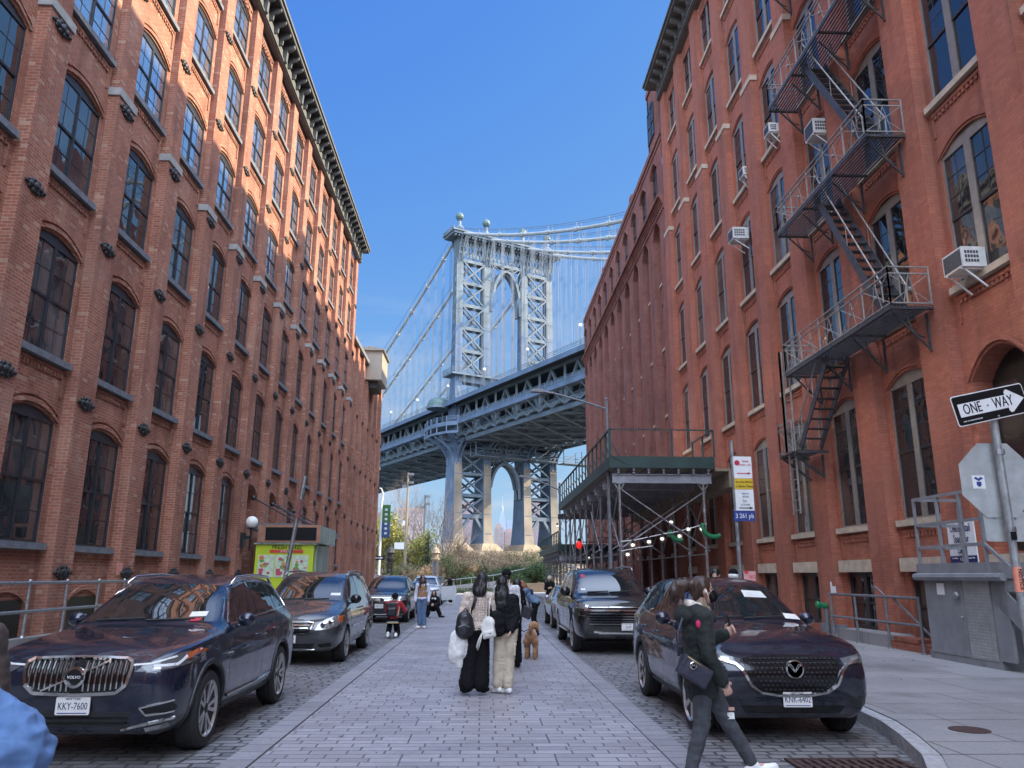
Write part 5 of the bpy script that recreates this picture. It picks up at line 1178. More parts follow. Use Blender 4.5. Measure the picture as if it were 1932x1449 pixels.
class Car:
    """built with its nose at y=0 facing -y"""
    def __init__(s, name, label, cat, loc, rz, st, Wd, wheels, rw, pm, zb=.23, front_dy=None, group=None, sub=2, rim=mt['alloy'], spokes=5, twin=True):
        s.t = thing(name, label, cat, loc, rz, group); s.W = Wd / 2; s.pm = pm
        hv = []; n = len(st)
        for i, q in enumerate(st):
            y, w, wb, belt, wt, ze, zc = q[:7]; dy = q[7] if len(q) > 7 else 0; zl = q[8] if len(q) > 8 else zb
            h = belt - zl
            hv.append([(0, y + dy * .5, zl), (.80 * w, y + dy * .5, zl), (.965 * w, y + dy * .35, zl + .10), (w, y, zl + .42 * h), (.985 * w, y, zl + .78 * h), (wb, y + dy * .4, belt), (wt, y + dy, ze), (wt * .62, y + dy, ze + (zc - ze) * .75), (0, y + dy, zc)])
        bm = bmesh.new(); V = []
        for r in hv:
            V.append([[bm.verts.new((sg * x, y, z)) for x, y, z in r] if sg > 0 else None for sg in (1,)][0])
        Lv = [[bm.verts.new((-v.co.x, v.co.y, v.co.z)) if abs(v.co.x) > 1e-6 else v for v in r] for r in V]
        cr = bm.edges.layers.float.new('crease_edge'); m = 9
        for A in (V, Lv):
            for i in range(n - 1):
                for j in range(m - 1): 
                    try: bm.faces.new((A[i][j], A[i + 1][j], A[i + 1][j + 1], A[i][j + 1]))
                    except ValueError: pass
        for e in (0, n - 1):
            for j in range(m - 1):
                vs = []
                for v in (V[e][j], Lv[e][j], Lv[e][j + 1], V[e][j + 1]):
                    if v not in vs: vs.append(v)
                if len(vs) > 2: bm.faces.new(vs)
        bm.edges.ensure_lookup_table()
        for A in (V, Lv):
            for i in range(n - 1):
                for j, c in ((1, .8), (5, .45), (6, .35)):
                    e = bm.edges.get((A[i][j], A[i + 1][j])); 
                    if e: e[cr] = c
        bmesh.ops.recalc_face_normals(bm, faces=bm.faces)
        me = bpy.data.meshes.new('cage'); bm.to_mesh(me); bm.free(); me.materials.append(pm); me.materials.append(mt['trim'])
        o = bpy.data.objects.new('cage', me); COL.objects.link(o)
        sm = o.modifiers.new('s', 'SUBSURF'); sm.levels = sub; sm.render_levels = sub
        cut = MB()
        for y in wheels:
            for sg in (-1, 1):
                x0, x1 = sorted((sg * (s.W - .34), sg * (s.W + .2))); ring = [(y + (rw + .05) * math.cos(a * math.pi / 20), rw + (rw + .05) * math.sin(a * math.pi / 20)) for a in range(40)]
                cut.prism(ring, x0, x1, 0, 0)
        cm = cut.mesh('cut', mt['trim']); cm.materials.clear(); cm.materials.append(pm); cm.materials.append(mt['trim'])
        for p in cm.polygons: p.material_index = 1
        co = bpy.data.objects.new('cut', cm); COL.objects.link(co)
        full = bake_obj(o); b2 = bmesh.new(); b2.from_mesh(full); s.bvh = BVHTree.FromBMesh(b2); b2.free()
        bo = o.modifiers.new('b', 'BOOLEAN'); bo.operation = 'DIFFERENCE'; bo.object = co; bo.solver = 'EXACT'
        body = bake_obj(o); body.name = 'body'
        bpy.data.objects.remove(o); bpy.data.objects.remove(co); bpy.data.meshes.remove(full)
        body.polygons.foreach_set('use_smooth', [True] * len(body.polygons)); body.set_sharp_from_angle(angle=R(42))
        s.body = put('body', body, s.t)
        s.make_wheels(wheels, rw, rim, spokes, twin)
    def hit(s, axis, a, b, side=1):
        if axis == 'y': o, d = Vector((a, -1.5, b)), Vector((0, 1, 0))
        elif axis == 'x': o, d = Vector((side * 2.5, a, b)), Vector((-side, 0, 0))
        elif axis == 'r': o, d = Vector((a, 8, b)), Vector((0, -1, 0))
        else: o, d = Vector((a, b, 4)), Vector((0, 0, -1))
        loc, nr, i, dist = s.bvh.ray_cast(o, d)
        if loc is None:
            p = {'y': Vector((a, .3, b)), 'x': Vector((side * s.W, a, b)), 'r': Vector((a, 4.5, b)), 'z': Vector((a, b, 1.2))}[axis]
            loc, nr, i, dist = s.bvh.find_nearest(p)
        if nr.dot(d) > 0: nr = -nr
        return loc, nr
    def patch(s, name, poly, axis, mat_, off=.006, side=1, res=.07, parent=None, rim=.02):
        b = bmesh.new(); f = b.faces.new([b.verts.new((x, y, 0)) for x, y in poly]); bmesh.ops.triangulate(b, faces=[f])
        for _ in range(5):
            es = [e for e in b.edges if e.calc_length() > res]
            if not es: break
            bmesh.ops.subdivide_edges(b, edges=es, cuts=1); bmesh.ops.triangulate(b, faces=b.faces[:])
        bd = [v for v in b.verts if v.is_boundary]; nor = {}
        for v in b.verts:
            p, nr = s.hit(axis, v.co.x, v.co.y, side); nor[v] = nr; v.co = p + nr * off
        if rim:
            be = [e for e in b.edges if e.is_boundary]; r = bmesh.ops.extrude_edge_only(b, edges=be); mp_ = {}
            for v in [g for g in r['geom'] if isinstance(g, bmesh.types.BMVert)]:
                k = min(bd, key=lambda q: (q.co - v.co).length_squared); mp_[v] = nor[k]
            for v, nr in mp_.items(): v.co -= nr * (off + rim)
        bmesh.ops.recalc_face_normals(b, faces=b.faces)
        me = bpy.data.meshes.new(name); b.to_mesh(me); b.free(); me.materials.append(mat_); me.polygons.foreach_set('use_smooth', [True] * len(me.polygons)); me.set_sharp_from_angle(angle=R(40))
        return put(name, me, parent or s.t)
    def line(s, m, pts, axis, w, off=.003, side=1, step=.05, closed=False):
        if closed: pts = pts + pts[:1]
        P = []
        for (a, b_), (c, d) in zip(pts, pts[1:]):
            k = max(1, int(math.hypot(c - a, d - b_) / step)); P += [(a + (c - a) * i / k, b_ + (d - b_) * i / k) for i in range(k)]
        P.append(pts[-1]); row = []
        for i, (a, b_) in enumerate(P):
            p, nr = s.hit(axis, a, b_, side); row.append((p, nr))
        for i in range(len(row) - 1):
            (p, n1), (q, n2) = row[i], row[i + 1]
            if (q - p).length < 1e-5 or (q - p).length > .5: continue
            d = (q - p).normalized(); e = d.cross(n1).normalized() * w / 2
            a0, a1, b0, b1 = p + n1 * off, p - n1 * .004, q + n2 * off, q - n2 * .004
            m.add([a1 - e, a0 - e * .7, a0 + e * .7, a1 + e, b1 - e, b0 - e * .7, b0 + e * .7, b1 + e], ((0, 1, 5, 4), (1, 2, 6, 5), (2, 3, 7, 6)))
    def lines(s, name, specs, mat_, parent=None):
        m = MB()
        for sp in specs: s.line(m, **sp)
        return put(name, m.mesh(name, mat_), parent or s.t)
    def make_wheels(s, ys, r, rim, spokes, twin):
        w = .225; T = MB(); prof_ = [(r * .66, -w / 2 + .02), (r * .7, -w / 2), (r * .93, -w / 2), (r, -w / 2 + .035), (r, w / 2 - .035), (r * .93, w / 2), (r * .7, w / 2), (r * .66, w / 2 - .02)]
        Mx = Matrix.Rotation(R(90), 3, 'Y'); T.lathe(prof_, n=40, M=Mx)
        for k in range(4): T.lathe([(r + .001, -.075 + .05 * k - .006), (r + .004, -.075 + .05 * k), (r + .001, -.075 + .05 * k + .006)], n=40, M=Mx)
        tm = T.mesh('tyre', mt['tyre'], True, 30)
        Rm = MB(); x = w / 2
        Rm.lathe([(r * .64, x - .09), (r * .70, x - .005), (r * .72, x + .004), (r * .695, x + .006), (r * .655, x - .02), (r * .655, x - .085)], n=40, M=Mx)
        Rm.lathe([(.0, x - .03), (.065, x - .025), (.07, x - .04), (.07, x - .07)], n=16, M=Mx)
        for k in range(spokes):
            for da in ((-.16, .16) if twin else (0,)):
                a = 2 * math.pi * k / spokes + da; a2 = 2 * math.pi * k / spokes + da * 1.5
                p = Vector((x - .035, .05 * math.cos(a), .05 * math.sin(a))); q = Vector((x - .012, r * .67 * math.cos(a2), r * .67 * math.sin(a2)))
                Rm.bar(p, q, .034 if twin else .06, .03, up=(1, 0, 0))
        rm = Rm.mesh('rim', rim); D = MB(); D.lathe([(.0, x - .12), (r * .655, x - .11)], n=24, M=Mx); dm = D.mesh('brake_disc', mt['trim'])
        for y in ys:
            for sg in (-1, 1):
                o = thing('wheel', '', '', (sg * (s.W - .13), y, r), math.pi if sg < 0 else 0); del o['label'], o['category']; o.parent = s.t
                for me in (tm, rm, dm): put(me.name.split('.')[0], me, o)
    def mirror(s, y, z, x, col, w=.2, h=.16):
        for sg in (-1, 1):
            m = MB(); c = Vector((sg * (x + .10), y, z)); m.ball(c, 1, 14, sq=(w / 2, .075, h / 2)); m.bar((sg * (x - .05), y + .03, z - h * .45), (sg * (x + .06), y, z - h * .38), .05, .035)
            o = m.build('mirror', col, s.t, True)
            g = MB(); g.box(c + Vector((0, .068, 0)), (w * .72, .02, h * .66)); g.build('mirror_glass', mt['chrome'], o)
    def plate(s, z, txt, x=0, w=.305, h=.155, y=None):
        p, nr = s.hit('y', x, z); y = p.y - .035 if y is None else y
        m = MB(); m.prism([(x + a, z + b) for a, b in rrect(w, h, .012)], y, y + .012, 1); o = m.build('licence_plate', mt['plate_w'], s.t)
        m = MB(); m.bx(x - .1, x + .1, y + .012, y + .09, z - h / 2 + .02, z + h / 2 - .02); put('plate_holder', m.mesh('plate_holder', mt['trim']), o)
        FM = lambda dx, dz: frame_m((x + dx, y - .001, z + dz), (1, 0, 0), (0, -1, 0))
        text(txt, .088, mt['ink_navy'], FM(0, -.005), o, sx=.72, world=False); text('NEW YORK', .026, mt['ink_navy'], FM(0, .058), o, world=False)
        m = MB(); m.bx(x - w / 2 + .02, x + w / 2 - .02, y - .002, y - .0005, z - .066, z - .058); put('plate_strip', m.mesh('plate_strip', mt['sign_blue']), o)
    def rails(s, x, y0, y1, z, mat_):
        for sg in (-1, 1):
            m = MB(); m.tube([(sg * x, y0, z - .06), (sg * x * .99, y0 + .2, z + .02), (sg * x * .98, (y0 + y1) / 2, z + .045), (sg * x * .97, y1 - .2, z + .02), (sg * x * .96, y1, z - .08)], .02, 8); m.build('roof_rail', mat_, s.t, True)
    def wipers(s, y, z, w):
        m = MB()
        for a, b_ in ((-w * .7, -w * .05), (-w * .02, w * .62)):
            P = [s.hit('y', a + (b_ - a) * t, z + .03 + .02 * t)[0] + Vector((0, -.02, 0)) for t in (0, .25, .5, .75, 1)]; m.tube(P, .012, 5)
        m.build('wiper', mt['trim'], s.t)
    def windows(s, polys, chrome=None):
        for sg in (-1, 1):
            for q in polys: s.patch('side_window', q, 'x', mt['car_glass'], side=sg, off=.004)
            if chrome: s.lines('window_trim', [dict(pts=chrome, axis='x', w=.022, side=sg, off=.007)], mt['chrome'])
    def seams(s, ps, handles=(), hm=None):
        for p_ in ps:
            for sg in (-1, 1): s.lines('door_seam', [dict(pts=p_, axis='x', w=.012, side=sg, off=.001)], mt['trim'])
        for sg in (-1, 1):
            for y, z in handles:
                p, nr = s.hit('x', y, z, sg); m = MB(); m.tube([p + Vector((0, -.1, 0)), p + Vector((sg * .035, -.06, 0)), p + Vector((sg * .035, .06, 0)), p + Vector((0, .1, 0))], .014, 6); m.build('door_handle', hm or s.pm, s.t, True)
    def cladding(s, wheels, rw, zs, y0, y1, mat_, w=.075):
        for sg in (-1, 1):
            for y in wheels: s.lines('arch_trim', [dict(pts=[(y + (rw + .085) * math.cos(R(a)), rw + (rw + .085) * math.sin(R(a))) for a in range(-12, 193, 12)], axis='x', w=w, side=sg, off=.014)], mat_)
            s.lines('sill_trim', [dict(pts=[(y0, zs), (y1, zs)], axis='x', w=.11, side=sg, off=.012)], mat_)
def pts_arc(cx, cz, rx, rz, a0, a1, n): return [(cx + rx * math.cos(R(a0 + (a1 - a0) * i / n)), cz + rz * math.sin(R(a0 + (a1 - a0) * i / n))) for i in range(n + 1)]
def sym(p): return p + [(-x, z) for x, z in p[::-1]]
# station: y, half width, half width at belt, belt z, half width at roof edge, edge z, centre z, dy of the top, bottom z
navy = paint('navy car paint', (.006, .011, .028), .12)
ST_SUV = [(.0, .60, .56, .90, .50, .93, .95, .10, .36), (.05, .80, .74, .93, .62, .97, .99, .09, .27), (.22, .90, .84, .985, .70, 1.02, 1.05, .05, .23), (.60, .94, .885, 1.03, .74, 1.065, 1.09), (1.10, .95, .885, 1.07, .74, 1.11, 1.135),
          (1.34, .95, .88, 1.09, .74, 1.135, 1.16), (1.46, .95, .875, 1.095, .73, 1.165, 1.20), (2.14, .95, .865, 1.105, .63, 1.59, 1.645), (2.8, .95, .865, 1.115, .635, 1.65, 1.705), (3.6, .95, .87, 1.13, .63, 1.65, 1.705), (4.22, .945, .87, 1.15, .61, 1.615, 1.665), (4.42, .93, .86, 1.15, .60, 1.47, 1.50), (4.58, .91, .84, 1.14, .62, 1.20, 1.22), (4.66, .86, .78, 1.02, .62, 1.06, 1.08), (4.69, .80, .70, .92, .55, .95, .97, 0, .34)]
V = Car('parked_suv', 'dark navy SUV with upright chrome slatted grille parked nearest on the left', 'car', (-3.71, 7.70, 0), 0, ST_SUV, 1.90, (.87, 3.73), .375, navy, spokes=5, group='cars parked along the street')
ws = sym([(.0, 1.585), (.36, 1.58), (.575, 1.555), (.61, 1.53), (.775, 1.19), (.78, 1.165), (.4, 1.195), (0, 1.20)])
V.patch('windshield', [(x, z) for x, z in ws if True][:8] + [(-x, z) for x, z in [(.4, 1.195), (.78, 1.165), (.775, 1.19), (.61, 1.53), (.575, 1.555), (.36, 1.58)]], 'y', mt['car_glass'], off=.005, res=.12)
V.windows([[(1.70, 1.17), (1.85, 1.29), (2.20, 1.53), (2.72, 1.60), (2.72, 1.175)], [(2.80, 1.175), (2.80, 1.605), (3.2, 1.605), (3.56, 1.585), (3.64, 1.19)], [(3.72, 1.20), (3.66, 1.575), (4.0, 1.53), (4.30, 1.36), (4.24, 1.23)]], [(4.30, 1.26), (1.68, 1.15)])
V.lines('window_trim', [dict(pts=[(1.66, 1.16), (1.85, 1.29), (2.18, 1.55), (2.72, 1.625), (3.3, 1.628), (3.95, 1.565), (4.34, 1.37), (4.30, 1.26)], axis='x', w=.02, side=sg, off=.008) for sg in (-1, 1)], mt['chrome'])
V.seams([[(1.62, 1.08), (1.45, .8), (1.42, .36), (2.74, .34), (2.77, 1.12)], [(2.77, .34), (3.35, .36), (3.52, .75), (3.66, 1.12)], [(.95, 1.0), (1.5, 1.06)]], [(2.58, .98), (3.42, 1.0)])
V.cladding((.87, 3.73), .375, .31, 1.4, 3.2, mt['trim'], w=.05)
V.lines('sill_strip', [dict(pts=[(1.45, .42), (2.6, .43), (3.15, .47)], axis='x', w=.03, side=sg, off=.02) for sg in (-1, 1)], mt['chrome'])
V.mirror(1.83, 1.19, .87, navy); V.rails(.625, 2.25, 4.15, 1.645, mt['chrome'])
gp_ = sym([(.0, .915), (.44, .905), (.475, .86), (.45, .70), (.38, .635), (0, .625)]); GP = [(0, .925), (.42, .915), (.475, .895), (.48, .84), (.455, .71), (.37, .64), (0, .625)]
full = GP + [(-x, z) for x, z in GP[1:-1][::-1]]
V.patch('grille', full, 'y', mt['gloss_black'], off=.012)
fr = V.lines('grille_frame', [dict(pts=full, axis='y', w=.042, off=.035, closed=True)], mt['chrome'])
V.lines('grille_slat', [dict(pts=[(x, .655 + .03 * (abs(x) / .42) ** 3), (x, .895)], axis='y', w=.017, off=.032) for x in [-.42 + .0494 * i for i in range(18)] if abs(x) > .07], mt['chrome'])
V.lines('grille_bar', [dict(pts=[(-.30, .66), (.28, .90)], axis='y', w=.022, off=.042)], mt['chrome'])
def emblem_ring(c, x, z, r, t, y=None, n=28):
    p, nr = c.hit('y', x, z); y = (p.y - .055) if y is None else y
    m = MB(); Mx = Matrix.Rotation(R(90), 3, 'X'); m.lathe([(r - t, -.015), (r, -.012), (r, .012), (r - t, .015), (r - t, -.015)], (x, y, z), n, M=Mx); return m, y
m, y_ = emblem_ring(V, 0, .78, .095, .024); m.prism([(.062, .84), (.112, .862), (.092, .80)], y_ - .012, y_ + .01, 1); e_ = m.build('emblem', mt['chrome'], V.t)
m = MB(); m.lathe([(0, -.01), (.072, -.01), (.072, .01), (0, .01)], (0, y_ + .012, .78), 20, M=Matrix.Rotation(R(90), 3, 'X')); m.bx(-.085, .085, y_ - .018, y_ - .008, .758, .802); put('emblem_disc', m.mesh('emblem_disc', mt['gloss_black']), e_)
text('VOLVO', .036, mt['sign_white'], frame_m((0, y_ - .02, .78), (1, 0, 0), (0, -1, 0)), e_, world=False)
for sg in (-1, 1):
    hl = V.patch('headlight', [(sg * x, z) for x, z in [(.49, .885), (.62, .895), (.80, .955), (.90, .99), (.925, .93), (.88, .86), (.80, .835), (.62, .815), (.55, .86)]], 'y', mt['smoke'], off=.008)
    V.lines('drl', [dict(pts=[(sg * .49, .875), (sg * .64, .885), (sg * .80, .935), (sg * .89, .975)], axis='y', w=.022, off=.014), dict(pts=[(sg * .66, .865), (sg * .83, .87), (sg * .86, .93)], axis='y', w=.034, off=.014)], mt['sign_white'], hl)
    V.patch('turn_lens', [(sg * x, z) for x, z in [(.885, .985), (.915, .975), (.925, .92), (.90, .88), (.87, .90)]], 'y', mt['amber'], off=.012, parent=hl)
    V.patch('lamp_lens', [(sg * x, z) for x, z in [(.66, .835), (.80, .845), (.815, .875), (.68, .87)]], 'y', mt['lens'], off=.011, parent=hl)
    V.patch('fog_intake', [(sg * x, z) for x, z in [(.58, .50), (.82, .56), (.86, .50), (.83, .44), (.64, .43)]], 'y', mt['gloss_black'], off=.006)
    V.lines('fog_trim', [dict(pts=[(sg * .84, .56), (sg * .58, .505), (sg * .64, .44), (sg * .84, .46)], axis='y', w=.022, off=.016), ], mt['chrome'])
    V.lines('bumper_blade', [dict(pts=[(sg * .42, .315), (sg * .60, .355), (sg * .84, .40)], axis='y', w=.035, off=.014)], mt['chrome'])
    V.patch('fog_lamp', [(sg * x, z) for x, z in [(.62, .325), (.80, .36), (.80, .325), (.63, .29)]], 'y', mt['lens'], off=.010)
V.patch('lower_grille', [(-.52, .47), (.52, .47), (.42, .345), (-.42, .345)], 'y', mt['trim'], off=.006); V.lines('lower_slat', [dict(pts=[(-.48, z), (.48, z)], axis='y', w=.02, off=.014) for z in (.375, .42)], mt['gloss_black'])
V.plate(.53, 'KKY-7600'); V.wipers(0, 1.17, .8)
V.lines('hood_seam', [dict(pts=[(sg * .52, .42), (sg * .66, .9), (sg * .74, 1.36)], axis='z', w=.01, off=.001) for sg in (-1, 1)] + [dict(pts=[(-.5, .925 + 0), (.5, .925)], axis='y', w=.01, off=.001)], mt['trim'])
V.patch('parking_sticker', [(.42, 1.23), (.60, 1.235), (.595, 1.285), (.42, 1.28)], 'y', mt['plate_w'], off=.008, rim=0); V.patch('registration_sticker', [(.46, 1.185), (.56, 1.188), (.56, 1.22), (.46, 1.217)], 'y', mt['sign_red'], off=.008, rim=0)
# grey minivan
gun = paint('gunmetal car paint', (.075, .078, .085), .6)
ST_VAN = [(.0, .58, .55, .80, .48, .83, .85, .14, .34), (.06, .82, .78, .84, .62, .88, .90, .12, .26), (.26, .93, .88, .91, .72, .95, .985, .06, .24), (.65, .97, .92, .985, .76, 1.03, 1.06), (1.05, .98, .92, 1.05, .77, 1.10, 1.13), (1.22, .98, .91, 1.07, .77, 1.14, 1.17), (1.32, .98, .91, 1.075, .77, 1.17, 1.21), (2.12, .98, .90, 1.09, .70, 1.67, 1.73), (2.9, .98, .90, 1.10, .71, 1.74, 1.79), (4.0, .98, .90, 1.12, .71, 1.74, 1.795), (4.80, .97, .90, 1.14, .70, 1.71, 1.76), (4.97, .955, .89, 1.14, .68, 1.50, 1.53), (5.06, .94, .88, 1.14, .67, 1.26, 1.29), (5.12, .90, .82, 1.02, .66, 1.06, 1.08), (5.15, .85, .76, .9, .6, .93, .95, 0, .34)]
O = Car('parked_minivan', 'grey minivan with roof rails parked behind the chrome grilled navy SUV', 'car', (-3.72, 15.75, 0), 0, ST_VAN, 1.96, (1.0, 3.95), .345, gun, spokes=6, twin=False, group='cars parked along the street')
WSV = [(0, 1.655), (.45, 1.645), (.65, 1.615), (.69, 1.575), (.83, 1.19), (.82, 1.165), (.4, 1.195), (0, 1.20)]
O.patch('windshield', WSV + [(-x, z) for x, z in WSV[1:-1][::-1]], 'y', mt['car_glass'], off=.005, res=.12)
O.windows([[(1.60, 1.16), (1.78, 1.30), (2.15, 1.60), (2.75, 1.675), (2.75, 1.165)], [(2.84, 1.165), (2.84, 1.68), (3.85, 1.68), (3.9, 1.18)], [(3.98, 1.19), (3.95, 1.68), (4.76, 1.63), (4.88, 1.24)]])
O.seams([[(1.5, 1.1), (1.48, .5), (1.6, .33), (2.8, .33), (2.8, 1.12)], [(2.8, .33), (3.45, .35), (3.62, .8), (3.92, 1.13)]], [(2.62, 1.0), (2.98, 1.0)])
O.lines('side_strip', [dict(pts=[(1.55, .66), (4.7, .69)], axis='x', w=.04, side=sg, off=.014) for sg in (-1, 1)] + [dict(pts=[(1.5, .32), (3.4, .33)], axis='x', w=.03, side=sg, off=.012) for sg in (-1, 1)], mt['chrome'])
O.mirror(1.68, 1.20, .90, mt['gloss_black'], .24, .19); O.rails(.69, 2.3, 4.6, 1.745, mt['steel'])
G = [(0, .80), (.36, .80), (.47, .785), (.40, .62), (.33, .59), (0, .585)]; fullG = G + [(-x, z) for x, z in G[1:-1][::-1]]
O.patch('grille', fullG, 'y', mt['gloss_black'], off=.01); O.lines('grille_frame', [dict(pts=fullG, axis='y', w=.04, off=.03, closed=True)], mt['chrome']); O.lines('grille_bar', [dict(pts=[(-.40 + .03 * k, .745 - .05 * k), (.40 - .03 * k, .745 - .05 * k)], axis='y', w=.02, off=.026) for k in range(3)], mt['chrome'])
p, _ = O.hit('y', 0, .69); m = MB(); y_ = p.y - .045
for x in (-.055, .055): m.bar((x * .8, y_, .635), (x * 1.1, y_, .75), .025, .02)
m.bar((-.05, y_, .69), (.05, y_, .69), .025, .02); m.prism([(.085 * math.cos(a * .524), .69 + .075 * math.sin(a * .524)) for a in range(12)], y_ + .015, y_ + .03, 1); m.build('emblem', mt['chrome'], O.t)
for sg in (-1, 1):
    hl = O.patch('headlight', [(sg * x, z) for x, z in [(.50, .66), (.56, .77), (.70, .86), (.88, .93), (.93, .91), (.935, .78), (.88, .72), (.7, .665)]], 'y', mt['lens'], off=.01)
    O.patch('turn_lens', [(sg * x, z) for x, z in [(.87, .925), (.93, .91), (.937, .80), (.90, .78)]], 'y', mt['amber'], off=.014, parent=hl)
    for x, z in ((.66, .75), (.79, .79)): m = MB(); q, nr = O.hit('y', sg * x, z); m.lathe([(.0, 0), (.055, .002), (.062, .02), (.05, .025)], q - Vector((0, .008, 0)), 16, M=Matrix.Rotation(R(90), 3, 'X')); put('reflector', m.mesh('reflector', mt['chrome'], True, 40), hl)
    O.patch('fog_intake', [(sg * x, z) for x, z in [(.56, .40), (.80, .43), (.80, .355), (.60, .34)]], 'y', mt['gloss_black'], off=.006)
O.patch('lower_grille', [(-.5, .41), (.5, .41), (.46, .325), (-.46, .325)], 'y', mt['gloss_black'], off=.006); O.lines('bumper_strip', [dict(pts=[(-.5, .30), (.5, .30)], axis='y', w=.02, off=.012)], mt['chrome'])
O.plate(.50, 'JHR 3540'); O.wipers(0, 1.17, .8); O.patch('parking_sticker', [(.50, 1.27), (.70, 1.27), (.69, 1.32), (.50, 1.32)], 'y', mt['plate_w'], off=.008, rim=0)
O.lines('hood_seam', [dict(pts=[(sg * .50, .5), (sg * .74, 1.22)], axis='z', w=.01, off=.001) for sg in (-1, 1)] + [dict(pts=[(-.48, .835), (.48, .835)], axis='y', w=.01, off=.001)], mt['trim'])
# generic builder for the rest
def suv(name, label, loc, pm, group, plate=None, scale=1.0, st=ST_SUV, W_=1.86, kindg='bars', rw=.365, wh=(.87, 3.65), glass=True, detail=True, cat='car'):
    c = Car(name, label, cat, loc, 0, st, W_, wh, rw, pm, spokes=5, twin=False, group=group)
    c.patch('windshield', full_ws(st), 'y', mt['car_glass'], off=.005, res=.12)
    return c
def full_ws(st):
    # outline of the windscreen from the cowl and roof stations
    i = max(range(1, len(st) - 1), key=lambda k: (st[k][5] - st[k - 1][5])); a, b_ = st[i - 1], st[i]
    h = [(0, b_[5] - .015), (b_[4] * .6, b_[5] - .02), (b_[4] * .93, b_[5] - .05), (b_[4] * .99, b_[5] - .08), (a[2] * .89, a[5] + .03), (a[2] * .88, a[5] + .0), (a[2] * .45, a[5] + .025), (0, a[5] + .03)]
    return h + [(-x, z) for x, z in h[1:-1][::-1]]
blk = paint('black car paint', (.004, .004, .005), 0., .3)
T = suv('parked_suv', 'black SUV with barred grille parked behind the grey minivan', (-3.66, 29.6, 0), blk, 'cars parked along the street')
T.windows([[(1.70, 1.17), (1.85, 1.29), (2.20, 1.53), (2.72, 1.60), (2.72, 1.175)], [(2.80, 1.175), (2.80, 1.605), (3.56, 1.585), (3.64, 1.19)], [(3.72, 1.20), (3.66, 1.575), (4.25, 1.36), (4.2, 1.23)]]); T.mirror(1.83, 1.19, .86, blk); T.rails(.625, 2.25, 4.15, 1.645, mt['steel'])
T.patch('grille', [(-.5, .90), (.5, .90), (.46, .72), (-.46, .72)], 'y', mt['gloss_black'], off=.01); T.lines('grille_bar', [dict(pts=[(-.48, z), (.48, z)], axis='y', w=.025, off=.025) for z in (.74, .79, .84, .89)], mt['chrome'])
m, y_ = emblem_ring(T, 0, .82, .085, .012); 
for a, b_ in (((-.06, .86), (-.02, .77)), ((-.02, .77), (0, .81)), ((0, .81), (.02, .77)), ((.02, .77), (.06, .86)), ((-.03, .88), (0, .84)), ((0, .84), (.03, .88))): m.bar((a[0], y_, a[1]), (b_[0], y_, b_[1]), .014, .012)
m.build('emblem', mt['chrome'], T.t)
for sg in (-1, 1):
    T.patch('headlight', [(sg * x, z) for x, z in [(.52, .90), (.7, .935), (.88, .96), (.91, .90), (.86, .80), (.54, .77)]], 'y', mt['lens'], off=.008); T.patch('fog_intake', [(sg * x, z) for x, z in [(.6, .5), (.82, .52), (.82, .4), (.6, .38)]], 'y', mt['trim'], off=.006)
T.patch('lower_grille', [(-.5, .46), (.5, .46), (.45, .34), (-.45, .34)], 'y', mt['trim'], off=.006); T.lines('bumper_strip', [dict(pts=[(-.8, .30), (.8, .30)], axis='y', w=.03, off=.012)], mt['chrome']); T.plate(.6, 'HRR-1720', -.1)
# big black truck based SUV
ST_TR = [(.0, .80, .77, 1.06, .70, 1.10, 1.12, .05, .42), (.06, .94, .90, 1.10, .78, 1.15, 1.17, .04, .34), (.25, 1.01, .96, 1.15, .82, 1.20, 1.22, .0, .32), (.65, 1.03, .97, 1.17, .84, 1.225, 1.25), (1.15, 1.03, .97, 1.19, .84, 1.25, 1.27), (1.40, 1.03, .97, 1.20, .84, 1.265, 1.285), (1.50, 1.03, .965, 1.205, .84, 1.29, 1.32), (2.15, 1.03, .955, 1.22, .73, 1.82, 1.87), (2.9, 1.03, .955, 1.23, .74, 1.87, 1.92), (4.1, 1.03, .955, 1.24, .74, 1.87, 1.92), (5.0, 1.02, .95, 1.25, .72, 1.83, 1.88), (5.22, 1.0, .94, 1.24, .74, 1.35, 1.38), (5.32, .96, .88, 1.1, .72, 1.14, 1.16), (5.35, .92, .84, 1.0, .68, 1.03, 1.05, 0, .4)]
U = suv('parked_truck', 'big glossy black SUV with chrome barred grille and running boards', (3.13, 18.0, 0), blk, 'cars parked along the street', st=ST_TR, W_=2.06, rw=.40, wh=(.98, 4.35), cat='car')
U.windows([[(1.80, 1.29), (1.9, 1.4), (2.25, 1.74), (2.85, 1.79), (2.85, 1.30)], [(2.95, 1.30), (2.95, 1.79), (3.85, 1.79), (3.85, 1.31)], [(3.95, 1.31), (3.95, 1.79), (4.85, 1.75), (5.02, 1.32)]]); U.mirror(1.9, 1.33, .96, mt['gloss_black'], .26, .24); U.rails(.72, 2.3, 4.9, 1.90, mt['steel'])
U.seams([[(1.72, 1.2), (1.62, .45), (2.88, .45), (2.90, 1.25)], [(2.9, .45), (3.72, .45), (3.8, .8), (3.9, 1.26)]], [(2.7, 1.08), (3.7, 1.08)])
U.patch('grille', [(-.74, 1.05), (.74, 1.05), (.70, .68), (.6, .62), (-.6, .62), (-.70, .68)], 'y', mt['gloss_black'], off=.008); U.lines('grille_bar', [dict(pts=[(-.72, z), (.72, z)], axis='y', w=w_, off=.03) for z, w_ in ((1.02, .02), (.95, .05), (.88, .03), (.82, .02), (.765, .02), (.71, .02), (.66, .02))], mt['chrome'])
